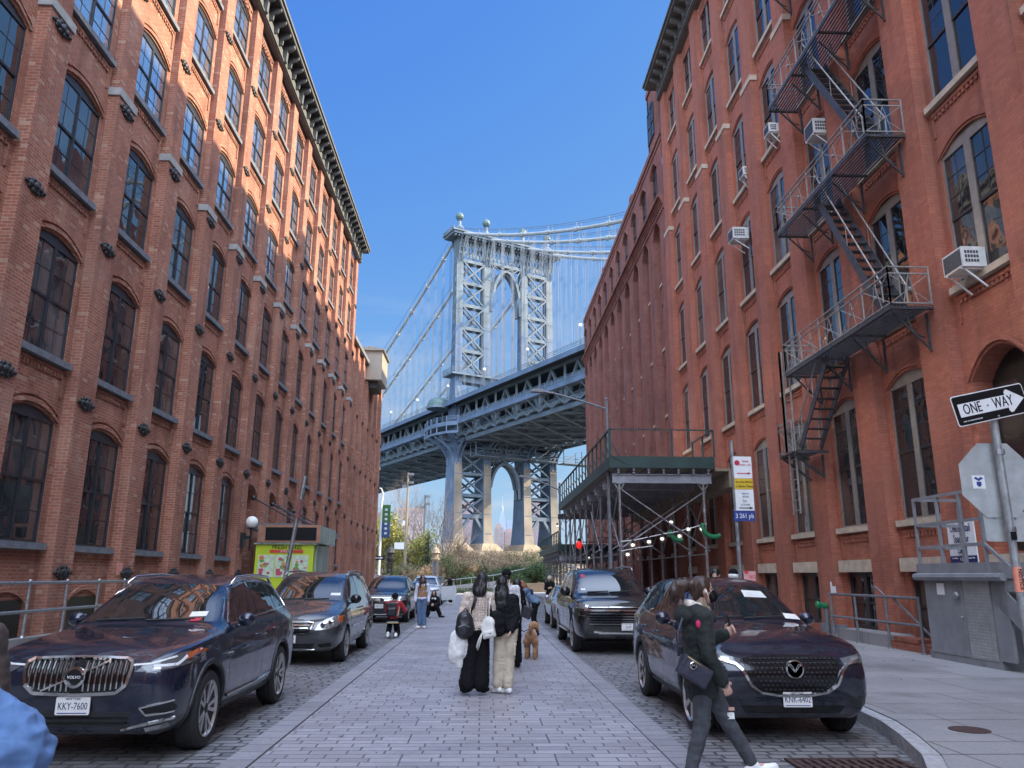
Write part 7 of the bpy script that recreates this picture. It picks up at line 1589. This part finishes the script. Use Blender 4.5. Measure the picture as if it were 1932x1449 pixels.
# dog
cur = M_('apricot curls', (.34, .17, .075), .95, var=.35, scale=60, bump=1.0, sheen=.3)
DG = thing('dog', 'curly apricot poodle cross on a thin leash seen from behind', 'dog', (1.06, 17.3, .006), R(-8))
blob('body', [('e', (0, .02, .44), (.115, .27, .125)), ('e', (0, -.16, .45), (.125, .13, .13)), ('e', (0, .22, .42), (.12, .14, .15)), ('c', (0, .28, .50), (.02, .36, .60), .075, .07), ('e', (.03, .38, .645), (.085, .095, .085)), ('c', (.03, .45, .62), (.04, .53, .60), .05, .038), ('e', (-.055, .37, .62), (.03, .05, .085)), ('e', (.115, .37, .62), (.03, .05, .085)),
             ('c', (.085, -.18, .36), (.088, -.12, .24), .075, .05), ('c', (.088, -.12, .24), (.085, -.22, .13), .048, .042), ('c', (.085, -.22, .13), (.085, -.20, .03), .042, .045), ('c', (-.085, -.18, .36), (-.088, -.10, .24), .075, .05), ('c', (-.088, -.10, .24), (-.085, -.16, .13), .048, .042), ('c', (-.085, -.16, .13), (-.085, -.14, .03), .042, .045),
             ('c', (.085, .24, .34), (.085, .22, .18), .06, .046), ('c', (.085, .22, .18), (.085, .25, .03), .045, .045), ('c', (-.085, .24, .34), (-.085, .28, .18), .06, .046), ('c', (-.085, .28, .18), (-.085, .30, .03), .045, .045),
             ('c', (0, -.27, .52), (.02, -.34, .62), .035, .05), ('e', (.03, -.35, .66), (.05, .05, .06))], cur, DG, vox=.010, smooth=4, folds=.008, fscale=34)
m = MB(); m.lathe([(.082, -.012), (.086, 0), (.082, .012)], (.012, .33, .56), 14, M=Matrix.Rotation(R(-35), 3, 'X')); m.build('collar', mt['c_black'], DG)
m = MB(); m.tube([(.46, 12.5, 1.0), (.62, 14.2, .82), (.85, 16.2, .62), (1.03, 17.6, .58)], .008, 5); tag(m.build('leash', mt['c_black']), 'thin dark dog leash running back from the apricot dog', 'leash')
# blond person by the far shed
K = dict(wrR=(.10, .24, 1.15), wrL=(-.10, .24, 1.15), elR=(.22, .06, 1.1), elL=(-.22, .06, 1.1))
figure('person with pale curly hair and dark clothes reading a phone beside the pale grey sedan', (3.12, 36.9, .006), 180, K, top=mt['c_black'], bottom=(mt['c_black2'], .085, .08), shoes=mt['c_black'], hair=[('e', (0, -.01, .03), (.115, .115, .11)), ('e', (0, -.03, -.03), (.11, .09, .09))], hairm='hair_blond', head=(-25, 0, 0), vox=.018, sk='skin3')
# kneeling person in red varsity jacket
red = cloth('red varsity wool', (.36, .02, .03))
G7, P, H, HM = figure('person kneeling in red varsity jacket with black backpack, seen from behind', (-2.50, 22.8, .006), 0, dict(pel=(0, 0, .50), chest=(.02, .05, .80), neck=(.03, .07, .97), head=(.03, .12, 1.09), shR=(.2, .06, .92), shL=(-.16, .06, .92), elR=(.33, .13, .72), wrR=(.24, .35, .82), elL=(-.2, .2, .70), wrL=(.0, .38, .82), hipR=(.09, .0, .48), hipL=(-.09, .0, .48), knR=(.12, .26, .10), knL=(-.10, .40, .42), anR=(.12, -.16, .10), anL=(-.10, .02, .09) if False else (-.10, -.12, .12), toR=(.12, -.24, .06), toL=(-.10, -.16, .04)), top=red, bottom=(mt['c_black'], .085, .075), shoes=mt['c_white'], hair=[('e', (0, -.02, .0), (.08, .09, .09))], vox=.014)
m = MB(); m.ball(H(0, -.01, .03), 1, 14, sq=(.093, .108, .095), M=HM); m.build('beanie', mt['c_black2'], G7, True)
blob('hem_band', [('e', (0, 0, .40), (.185, .15, .025))], cloth('cream stripe', (.62, .52, .25)), G7, smooth=2); blob('hem_stripe', [('e', (0, 0, .435), (.182, .148, .02))], cloth('grey stripe', (.25, .25, .28)), G7, smooth=2)
BP3 = thing('backpack', 'black school backpack on the kneeling person in red', 'backpack', (-2.52, 22.68, .76)); blob('pack', [('b', (0, 0, 0), (.27, .13, .36)), ('e', (0, 0, .13), (.13, .07, .10)), ('b', (0, -.07, -.06), (.20, .06, .18))], nyl, BP3, smooth=9)
m = MB(); m.tube([(.1, .05, .18), (.15, .12, .2), (.19, .14, .05), (.17, .1, -.15), (.13, .03, -.16)], .018, 6); m.build('strap', cloth('tan strap', (.45, .32, .22)), BP3, True)
# woman in tan vest
tan = cloth('tan knit', (.30, .165, .085), scale=30); denim = cloth('blue denim', (.085, .14, .24), scale=10); lil = cloth('lilac white shirt', (.62, .60, .70))
E8, P, H, HM = figure('person in tan knit vest, white shirt, blue jeans and sunglasses looking up', (-1.98, 26.7, .006), 174, dict(knR=(.08, .02, .49), knL=(-.07, .02, .49), anR=(.06, .0, .09), anL=(-.10, .02, .09)), top=lil, bottom=(denim, .078, .072), shoes=mt['c_white'], hair=FRONT_LONG, sk='skin2', head=(16, 0, 20), vox=.013, face=True)
blob('knit_vest', [('e', (0, 0, 1.27), (.172, .128, .17)), ('e', (0, 0, 1.10), (.157, .122, .16)), ('e', (0, 0, 1.02), (.165, .128, .06)), ('c', (.10, 0, 1.37), (-.10, 0, 1.37), .07, .07)], tan, E8, vox=.013, folds=.005)
m = MB()
for x in (-.034, .034): m.ball(H(x, .094, .012), .028, 12, sq=(1, .35, .9), M=HM)
m.tube([H(-.075, .03, .015), H(-.05, .09, .02), H(.05, .09, .02), H(.075, .03, .015)], .005, 5); m.build('sunglasses', mt['gloss_black'], E8, True)
# squatting woman
F9, P, H, HM = figure('person in black squatting by the blue sedan with one leg stretched out', (-1.98, 33.7, .006), 176, dict(pel=(.05, 0, .34), chest=(.03, .06, .66), neck=(.02, .07, .84), head=(.02, .10, .98), shR=(.17, .06, .78), shL=(-.14, .06, .78), elR=(.2, .22, .58), wrR=(.08, .38, .52), elL=(-.2, .22, .58), wrL=(-.03, .40, .52), hipR=(.13, 0, .34), hipL=(-.03, 0, .34), knR=(.22, .38, .50), knL=(-.14, .40, .48), anR=(.24, .22, .10), anL=(-.28, .25, .09), toR=(.26, .36, .04), toL=(-.42, .32, .04)), top=mt['c_black'], bottom=(mt['c_black2'], .09, .09), shoes=mt['c_black'], hair=FRONT_LONG, sk='skin3', vox=.015, face=True)
m = MB(); m.bx(-.08, .10, .16, .175, .72, .79); m.build('chest_print', mt['c_white'], F9)
# others further off
figure('person in black beside the open door of the white SUV', (-1.95, 49.3, .006), 120, K, top=mt['c_black'], bottom=(mt['c_black'], .08, .075), shoes=mt['c_white'], hair=CAP_HAIR, vox=.02, sk='skin2')
figure('person in black with dark short hair standing at the kerb above the black barred SUV', (-5.1, 50, .156), -60, dict(), top=mt['c_black'], bottom=(mt['c_black2'], .08, .075), shoes=mt['c_black'], hair=CAP_HAIR, vox=.02, sk='skin3', head=(-15, 0, 0))
figure('person in dark coat nearest the white banner pole', (-8.75, 70, .156), 150, dict(), top=mt['c_black'], bottom=(mt['c_black'], .08, .075), shoes=mt['c_black'], hair=CAP_HAIR, vox=.022)
figure('person in dark green jacket just right of the banner pole', (-8.2, 69.5, .156), 200, K, top=cloth('dark green coat', (.02, .05, .035)), bottom=(mt['c_black'], .08, .075), shoes=mt['c_black'], hair=CAP_HAIR, vox=.022)
figure('bare headed person in dark jacket on the pavement behind the midnight blue SUV', (4.86, 16.4, .156), 130, dict(), top=mt['c_black'], bottom=(mt['c_black'], .08, .075), shoes=mt['c_black'], hair=CAP_HAIR, head=(-18, 0, 10), sk='skin3', vox=.015)
L15, P, H, HM = figure('person in dark and white bobble hat on the pavement behind the midnight blue SUV', (5.42, 17.0, .156), 20, dict(elR=(.26, .1, 1.2), wrR=(.2, .28, 1.42)), top=mt['c_white'], bottom=(mt['c_black'], .08, .075), shoes=mt['c_black'], vox=.016, sk='skin3')
m = MB(); m.ball(H(0, -.005, .05), 1, 14, sq=(.096, .112, .10), M=HM); m.build('hat', mt['c_black'], L15, True); m = MB(); m.ball(H(0, -.01, -.01), 1, 14, sq=(.12, .125, .07), M=HM); m.build('scarf', mt['c_white'], L15, True)
PS2 = thing('pink_sign', 'pink card with a red heart held up behind the midnight blue SUV', 'sign', (5.74, 16.9, 1.74)); m = MB(); m.bx(-.14, .12, -.004, .004, -.12, .08); m.build('card', M_('pink card', (.72, .36, .34), .7, var=.1), PS2)
m = MB(); m.prism([(-.13 + .05 + .05 * math.sin(a) ** 3, .06 + .012 * (3.2 * math.cos(a) - 1.3 * math.cos(2 * a) - .5 * math.cos(3 * a))) for a in [k * math.pi / 10 for k in range(20)]], -.012, -.006, 1); m.build('heart', M_('heart red', (.65, .05, .08), .6), PS2); text('NG', .10, mt['sign_red'], frame_m((.04, -.008, -.04), (1, 0, 0), (0, -1, 0)), PS2, world=False)
# woman walking past the midnight blue SUV
park = cloth('dark green waxed parka', (.011, .0155, .0135), scale=9, bump=.3); jean = cloth('washed grey denim', (.052, .055, .064), scale=12, var=.35)
Wk, P, H, HM = figure('person walking right in dark green parka, black face mask and ripped grey jeans', (1.93, 7.1, .006), -90, dict(pel=(0, -.01, .90), chest=(0, -.02, 1.19), neck=(0, .0, 1.385), head=(0, .045, 1.575), shR=(.17, -.01, 1.34), shL=(-.16, .02, 1.34), elR=(.235, .0, 1.05), wrR=(.20, .12, .83), elL=(-.20, .12, 1.12), wrL=(-.10, .25, 1.20), hipR=(.09, -.02, .88), hipL=(-.08, .02, .88), knR=(.09, -.05, .47), knL=(-.06, .20, .50), anR=(.09, -.17, .10), anL=(-.05, .42, .12), toR=(.10, -.03, .04), toL=(-.05, .58, .10)), top=park, bottom=(jean, .072, .055), shoes=mt['c_white'], hairm='hair_brown', hair=[('e', (0, -.02, .025), (.083, .098, .104)), ('e', (0, -.06, .0), (.07, .06, .09)), ('e', (0, -.10, .045), (.045, .05, .045)), ('e', (0, -.15, .055), (.04, .075, .045)), ('e', (0, -.20, .035), (.05, .085, .06)), ('e', (0, -.25, -.01), (.05, .065, .07)), ('c', (.02, -.2, .0), (.02, -.19, -.09), .03, .008), ('c', (-.01, -.26, -.02), (0, -.30, -.11), .035, .008), ('c', (.01, -.23, -.02), (.01, -.25, -.12), .03, .008)], vox=.010, low=.20, bulk=1.22, sk='skin1', curl=(.55, 1.0), up=(None, (0, 0, 1)))
m = MB(); m.ball(H(0, .068, -.045), 1, 16, sq=(.062, .062, .062), M=HM); m.tube([H(.05, .07, -.02), H(.07, .03, -.005), H(.082, -.01, .0)], .003, 5); m.build('face_mask', mt['c_black'], Wk, True)
m = MB(); m.tube([H(.062, .078, .040), H(.045, .092, .043), H(.02, .097, .042)], .004, 5); m.build('brow', mt['hair_brown'], Wk, True)
m = MB(); m.ball(H(.088, .004, -.008), .011, 8); m.tube([H(.09, .008, -.012), H(.09, .014, -.035)], .005, 6); m.build('earbud', mt['white'], Wk, True)
m = MB(); m.ball(H(.045, .072, .018), .010, 8, sq=(.5, 1, .6), M=HM); m.tube([H(.06, .06, .042), H(.05, .078, .046), H(.03, .088, .045)], .004, 5); m.build('eye', mt['hair_black'], Wk, True)
blob('hood', [('c', (.09, -.07, 1.39), (-.09, -.07, 1.39), .085, .085), ('e', (0, -.13, 1.36), (.16, .095, .085)), ('c', (.12, -.04, 1.40), (.08, .09, 1.34), .06, .045), ('c', (-.12, -.04, 1.40), (-.08, .09, 1.34), .06, .045), ('c', (.16, -.02, 1.36), (.04, .02, 1.38), .075, .07)], park, Wk, vox=.010, folds=.010, smooth=9)
blob('knit_collar', [('c', (.045, .01, 1.44), (-.045, .01, 1.44), .062, .062), ('c', (.04, .04, 1.40), (-.04, .04, 1.40), .06, .06)], cloth('oatmeal rib knit', (.24, .185, .125), scale=40, stretch=(4, 4, 1)), Wk, vox=.01)
blob('hood_lining', [('c', (.10, -.095, 1.455), (-.10, -.095, 1.455), .045, .045), ('c', (.10, -.09, 1.455), (.075, .03, 1.445), .035, .02)], cloth('cream fleece', (.60, .52, .44), scale=40), Wk, vox=.01)
blob('knit_cuff', [('c', P['elR'].lerp(P['wrR'], .9), P['elR'].lerp(P['wrR'], 1.08), .044, .042)], cloth('grey rib knit', (.28, .25, .22), scale=40), Wk, vox=.01)
m = MB(); m.ball((.225, -.07, 1.30), 1, 8, sq=(.012, .028, .035)); m.build('shoulder_patch', M_('raspberry patch', (.5, .02, .09), .7), Wk, True)
m = MB(); m.bx(.252, .258, .055, .10, .905, .92); m.build('cuff_label', M_('gold thread', (.6, .5, .25), .6), Wk)
m = MB(); q = P['knL'] + Vector((.055, .03, .03)); m.box(q, (.03, .06, .05), 0); m.box(q + Vector((0, .01, .055)), (.02, .05, .025), 1); m.build('knee_rip', [mt['c_white'], mt['skin1']], Wk)
HB2 = thing('crossbody_bag', 'dark navy leather crossbody bag with round emblem on the walker\'s hip', 'bag', (1.79, 6.83, .95)); nb = M_('navy pebbled leather', (.02, .021, .036), .5, var=.2, scale=40, bump=.25)
blob('bag', [('b', (0, 0, -.02), (.27, .09, .17), Matrix.Rotation(R(32), 3, 'Y')), ('b', (.02, 0, -.05), (.22, .10, .14), Matrix.Rotation(R(32), 3, 'Y'))], nb, HB2, vox=.009, smooth=7)
m = MB(); m.tube([(-.12, .02, .10), (-.10, .1, .28), (-.03, .16, .42), (.05, .25, .47)], .013, 6); m.tube([(.12, .02, -.08), (.19, .04, -.03)], .006, 5); m.tube([(-.06, -.045, .10), (.11, -.045, -.01)], .005, 5, 1); m.build('strap', [nb, M_('brass zip', (.5, .38, .16), .35, metal=.9)], HB2, True)
m = MB(); Mx = Matrix.Rotation(R(90), 3, 'X'); m.lathe([(.024, -.003), (.030, 0), (.024, .003), (.024, -.003)], (-.02, -.062, .03), 20, M=Mx)
for a, b_ in (((-.036, .018), (-.03, .042)), ((-.03, .042), (-.02, .025)), ((-.02, .025), (-.01, .042)), ((-.01, .042), (-.006, .018))): m.bar((a[0], -.062, a[1]), (b_[0], -.062, b_[1]), .005, .004)
m.build('emblem', mt['chrome'], HB2)
PH = thing('phone', 'black phone held up in front of the walker in the green parka', 'phone', (2.215, 7.2, 1.285), R(-75)); m = MB(); m.box((0, 0, 0), (.075, .012, .155), 0, Matrix.Rotation(R(18), 3, 'X')); m.build('case', mt['gloss_black'], PH)
m = MB(); m.box((0, .008, 0), (.070, .003, .148), 0, Matrix.Rotation(R(18), 3, 'X')); m.build('back', M_('brown phone back', (.10, .05, .03), .4), PH)
# passer-by cut by the left edge of the frame
den = cloth('pale denim sleeve', (.085, .165, .33), scale=10, var=.25)
X, P, H, HM = figure('person at the near left edge in a navy and white top with pale denim sleeve', (-2.03, 3.0, .006), 185, dict(shL=(-.17, 0, 1.33), shR=(.17, 0, 1.33), elL=(-.40, .02, 1.14), wrL=(-.24, .22, 1.07)), top=cloth('white jersey', (.60, .60, .62)), bottom=(mt['c_black'], .08, .075), shoes=mt['c_black'], hair=LONG, hairm='hair_black', vox=.012, sleeve='short', bulk=.8)
blob('navy_yoke', [('e', (0, 0, 1.30), (.172, .125, .08)), ('c', (-.17, 0, 1.33), (-.26, .01, 1.26), .066, .064), ('c', (.17, 0, 1.33), (.24, .0, 1.2), .072, .068)], cloth('navy jersey', (.02, .025, .06)), X, vox=.012)
blob('denim_sleeve', [('c', (-.28, .01, 1.235), (-.36, .02, 1.16), .062, .09), ('c', (-.36, .02, 1.16), (-.43, .05, 1.09), .092, .10), ('c', (-.43, .05, 1.09), (-.30, .18, 1.06), .10, .085), ('c', (-.32, -.05, 1.13), (-.38, .04, 1.21), .025, .03), ('c', (-.36, -.07, 1.08), (-.46, .02, 1.15), .03, .03), ('c', (-.38, -.05, 1.02), (-.50, .03, 1.08), .03, .03), ('c', (-.30, -.06, 1.07), (-.34, -.04, 1.0), .04, .04)], den, X, vox=.007, folds=.018, fscale=8, stretch=(.8, 1, 1.8), smooth=5)
m = MB(); m.tube([(-.31, -.055, 1.245), (-.35, -.09, 1.18), (-.36, -.105, 1.10), (-.34, -.09, 1.01)], .004, 5); m.build('sleeve_seam', cloth('pale stitching', (.30, .34, .40)), X, True)
Y_, P, H, HM = figure('person in dark jacket at the left edge beyond the denim sleeve', (-2.76, 4.4, .006), 185, dict(), top=cloth('dark brown jacket', (.05, .035, .03)), bottom=(mt['c_black'], .08, .075), shoes=mt['c_black'], hair=CAP_HAIR, vox=.014)
# ---------------------------------------------------------------- park planting beyond the street
mt['bark'] = M_('grey bark', (.13, .10, .08), .9, var=.3, scale=9, bump=.5); mt['twig'] = M_('brown twigs', (.24, .17, .12), .9, var=.35, scale=4)
def leafm(n, c): 
    m = M_(n, c, .7, var=.45, scale=1.6); p = m.node_tree.nodes['Principled BSDF']; p.inputs['Transmission Weight'].default_value = 0; p.inputs['Subsurface Weight'].default_value = .0; return m
mt['leaf_yellow'] = leafm('yellow green leaves', (.30, .28, .055)); mt['leaf_fir'] = leafm('fir needles', (.022, .042, .022)); mt['leaf_green'] = leafm('dark green leaves', (.045, .085, .025)); mt['leaf_brown'] = leafm('dry twig tips', (.27, .19, .11)); mt['leaf_olive'] = leafm('olive leaves', (.13, .135, .05))
def branch(m, p, d, L, r, depth, rng, spread=.55, tips=None, up=.15):
    n = 3; pts = [p.copy()]; q = p.copy(); dd = d.copy()
    for i in range(n): dd = (dd + Vector((rng.uniform(-1, 1), rng.uniform(-1, 1), rng.uniform(-.3, 1) * up * 3)) * .16).normalized(); q = q + dd * L / n; pts.append(q.copy())
    m.tube(pts, [r * (1 - .45 * i / n) for i in range(n + 1)], 5 if r > .03 else 3, cap=False)
    if tips is not None and depth <= 1: tips += pts[1:]
    if depth > 0:
        for k in range(3 if depth > 1 else 4):
            t = rng.uniform(.35, 1); b = pts[0].lerp(pts[-1], t); nd = (dd + Vector((rng.uniform(-1, 1), rng.uniform(-1, 1), rng.uniform(-.4, .9))) * spread * 1.6).normalized()
            branch(m, b, nd, L * rng.uniform(.55, .75), r * .52, depth - 1, rng, spread, tips, up)
def leaves(m, pts, rng, n, size, spread):
    for p in pts:
        for _ in range(n):
            c = p + Vector((rng.gauss(0, spread), rng.gauss(0, spread), rng.gauss(0, spread))); s = size * rng.uniform(.6, 1.3)
            a = Vector((rng.uniform(-1, 1), rng.uniform(-1, 1), rng.uniform(-1, 1))).normalized(); b = a.orthogonal().normalized(); e = a.cross(b)
            m.add([c - b * s, c + e * s * .5, c + b * s, c - e * s * .5], ((0, 1, 2, 3),))
def tree(name, label, x, y, h, seed, leafmat=None, nl=4, size=.10, spr=.25, r=.12, depth=4, group='park trees and bushes', spread=.5, trunk=.35, barkm='bark', cat='tree'):
    rng = random.Random(seed); t = thing(name, label, cat, (x, y, 0), 0, group); m = MB(); tips = []
    top = Vector((rng.uniform(-.2, .2), rng.uniform(-.2, .2), h * trunk)); m.tube([(0, 0, -.05), tuple(top * .5), tuple(top)], [r, r * .85, r * .7], 7)
    for k in range(5): 
        a = rng.uniform(0, 6.28); branch(m, top * rng.uniform(.65, 1), Vector((math.cos(a) * spread, math.sin(a) * spread, 1)).normalized(), h * .36, r * .6, depth - 1, rng, spread, tips)
    m.build('trunk', mt[barkm], t)
    if leafmat: l = MB(); leaves(l, tips, rng, nl, size, spr); l.build('crown', mt[leafmat], t)
    return t
tree('willow_tree', 'yellow green leafy tree at the left end of the street', -9.7, 88, 9.6, 3, 'leaf_yellow', 10, .12, .38, .16, 4, spread=.75, trunk=.22)
tree('willow_tree', 'smaller yellow green tree behind the dark lantern pillar', -11.4, 92, 7.5, 5, 'leaf_yellow', 10, .12, .38, .14, 4, spread=.8, trunk=.2)
tree('willow_tree', 'yellow green bushy tree behind the tall pale floodlight mast', -7.9, 90, 7.0, 8, 'leaf_yellow', 7, .11, .34, .12, 4, spread=.8, trunk=.18)
for x, y, h, sd_, lab in ((-6.4, 97, 13.0, 11, 'tall bare tree right of the floodlight masts'), (-4.8, 99, 11.5, 12, 'bare tree beside the blue bridge leg'), (-9.9, 104, 13.5, 14, 'bare tree rising thinly over the yellow green tree'), (-3.6, 94, 8.0, 17, 'low spreading bare tree in front of the bridge leg')): tree('bare_tree', lab, x, y, h, sd_, r=.11, depth=5, spread=.45, barkm='twig')
# fir: whorls of drooping sprays
FR_ = thing('fir_tree', 'dark green fir with pointed top right of the floodlight masts', 'tree', (-5.9, 86, 0), 0, 'park trees and bushes'); rng = random.Random(2); m = MB(); m.tube([(0, 0, -.05), (0, 0, 6.2)], [.13, .02], 7); m.build('trunk', mt['bark'], FR_)
l = MB()
for i in range(1500):
    z = 6.4 * (1 - math.sqrt(rng.random()) * .93); rr = (6.6 - z) * .30 * rng.uniform(.25, 1.05); a = rng.uniform(0, 6.28); c = Vector((rr * math.cos(a), rr * math.sin(a), z - rr * .25)); d = Vector((math.cos(a), math.sin(a), -.35)); e = Vector((-math.sin(a), math.cos(a), rng.uniform(-.4, .4))); s = rng.uniform(.10, .24)
    l.add([c - d * s, c + e * s * .35, c + d * s * 1.3, c - e * s * .35], ((0, 1, 2, 3),))
l.build('crown', mt['leaf_fir'], FR_)
def bush(label, x, y, w, h, seed, leafmat, twig=True, nl=5, size=.07):
    rng = random.Random(seed); t = thing('bush', label, 'bush', (x, y, 0), 0, 'park trees and bushes'); m = MB(); tips = []
    for k in range(10): a = rng.uniform(0, 6.28); branch(m, Vector((rng.uniform(-w, w) * .3, rng.uniform(-.5, .5), -.05)), Vector((math.cos(a) * w / h * .7, math.sin(a) * .7, 1)).normalized(), h * .55, .03, 3, rng, .7, tips)
    m.build('stems', mt['twig'], t)
    if leafmat: l = MB(); leaves(l, tips, rng, nl, size, .2); l.build('leaves', mt[leafmat], t)
BL = [(-2.6, 97, 2.6, 5.4, 'leaf_brown', 'tallest brown bush right of the bridge leg foot'), (2.4, 98, 2.6, 5.0, 'leaf_brown', 'tall thin brown bush below the right bridge legs'), (5.6, 97, 2.4, 4.6, 'leaf_olive', 'tall olive bush behind the far scaffold shed'), (-.2, 99, 2.6, 5.0, None, 'bare bush standing before the middle of the pier'), (-6.9, 82.5, 2.0, 3.0, None, 'pale bare arching bush between the lantern pillars'), (-8.9, 84, 1.6, 2.2, 'leaf_olive', 'olive bush by the dark lantern pillar'), (-5.4, 83, 1.6, 2.6, 'leaf_brown', 'brown bush at the foot of the fir'), (-3.7, 86, 2.0, 3.4, 'leaf_olive', 'olive bush right of the weathered lantern pillar'), (-2.2, 88, 2.0, 3.6, 'leaf_brown', 'brown twiggy bush before the pale bridge pier'), (-.6, 90, 2.2, 3.0, 'leaf_green', 'green bush below the left bridge legs'), (.9, 88, 1.6, 3.4, None, 'bare grey bush below the arch'), (2.2, 86, 1.9, 2.4, 'leaf_green', 'dark green rounded bush below the arch'), (3.6, 88, 2.0, 2.9, 'leaf_green', 'green bush near the far scaffold shed'), (5.2, 90, 2.0, 2.6, 'leaf_olive', 'olive bush at the far end of the scaffold shed'), (4.4, 92, 2.2, 3.4, 'leaf_brown', 'brown bush behind the green bush near the shed'), (-1.5, 84, 1.4, 1.6, 'leaf_green', 'low green bush beside the ramp wall'), (.9, 93, 2.4, 3.9, 'leaf_brown', 'tall brown bush in front of the pier'), (-3.2, 92, 2.4, 4.2, 'leaf_brown', 'tall brown bush behind the weathered lantern pillar'), (6.8, 89, 2.0, 3.0, 'leaf_green', 'green bush behind the far shed legs'), (-7.6, 86, 1.8, 2.6, 'leaf_olive', 'olive bush behind the pale mast')]
for i, (x, y, w, h, lm, lab) in enumerate(BL): bush(lab, x, y, w, h, 40 + i, lm, nl=9)
b = MB(); b.quad((-60, 81.5, .012), (60, 81.5, .012), (60, 150, .012), (-60, 150, .012)); kind(b.build('park_soil', mt['earth']), 'structure')
l = MB(); rng = random.Random(9)
for i in range(9000):
    c = Vector((rng.uniform(-14, 12), rng.uniform(81.6, 96), .03 + abs(rng.gauss(0, .22)))); s = rng.uniform(.05, .14); a = Vector((rng.uniform(-1, 1), rng.uniform(-1, 1), rng.uniform(-.2, 1))).normalized(); b_ = a.orthogonal().normalized(); e = a.cross(b_); l.add([c - b_ * s, c + e * s * .5, c + b_ * s, c - e * s * .5], ((0, 1, 2, 3),))
kind(l.build('ground_cover', mt['leaf_olive']), 'stuff')
RW_ = thing('ramp_wall', 'low grey stone ramp wall with rail crossing the end of the street', 'wall', (0, 80, 0)); m = MB(); m.prism([(-4.6, .0), (2.5, .0), (2.5, 1.35), (1.2, 1.15), (-4.6, .55)], 80.4, 80.8, 1); m.build('stone', mt['granite'], RW_, world=True)
m = MB(); m.tube([(-4.6, 80.6, 1.1), (1.2, 80.6, 1.75), (4.3, 80.6, 2.4)], .04, 6)
for k in range(7): m.tube([(-4.4 + k * 1.1, 80.6, .5), (-4.4 + k * 1.1, 80.6, 1.15 + k * .12)], .03, 5)
m.build('rail', mt['steel'], RW_, world=True)
ST_ = thing('park_steps', 'broad pale stone steps at the far right end of the street', 'steps', (4, 79, 0)); m = MB()
for k in range(6): m.bx(2.6, 6.4, 78.2 + k * .38, 81.2, .16 * k + .012, .16 * (k + 1) + .01)
m.build('tread', mt['pierstone'], ST_, world=True)
m = MB(); m.tube([(2.7, 78.2, 1.0), (2.7, 80.6, 2.0), (2.7, 81.2, 2.0)], .04, 6); m.tube([(2.7, 78.2, .1), (2.7, 78.2, 1.0)], .04, 6); m.tube([(2.7, 80.6, 1), (2.7, 80.6, 2.0)], .04, 6); m.build('handrail', mt['steel'], ST_, world=True)
BE = thing('hedge', 'low clipped green hedge along the ramp wall', 'hedge', (-1.5, 79.9, 0)); l = MB(); rng = random.Random(4)
for i in range(2600):
    c = Vector((rng.uniform(-4.5, 1.4), rng.uniform(79.5, 80.3), rng.uniform(.02, .5))); s = rng.uniform(.04, .08); a = Vector((rng.uniform(-1, 1), rng.uniform(-1, 1), rng.uniform(-1, 1))).normalized(); b_ = a.orthogonal().normalized(); e = a.cross(b_); l.add([c - b_ * s, c + e * s * .5, c + b_ * s, c - e * s * .5], ((0, 1, 2, 3),))
l.build('leaves', mt['leaf_green'], BE, world=True)
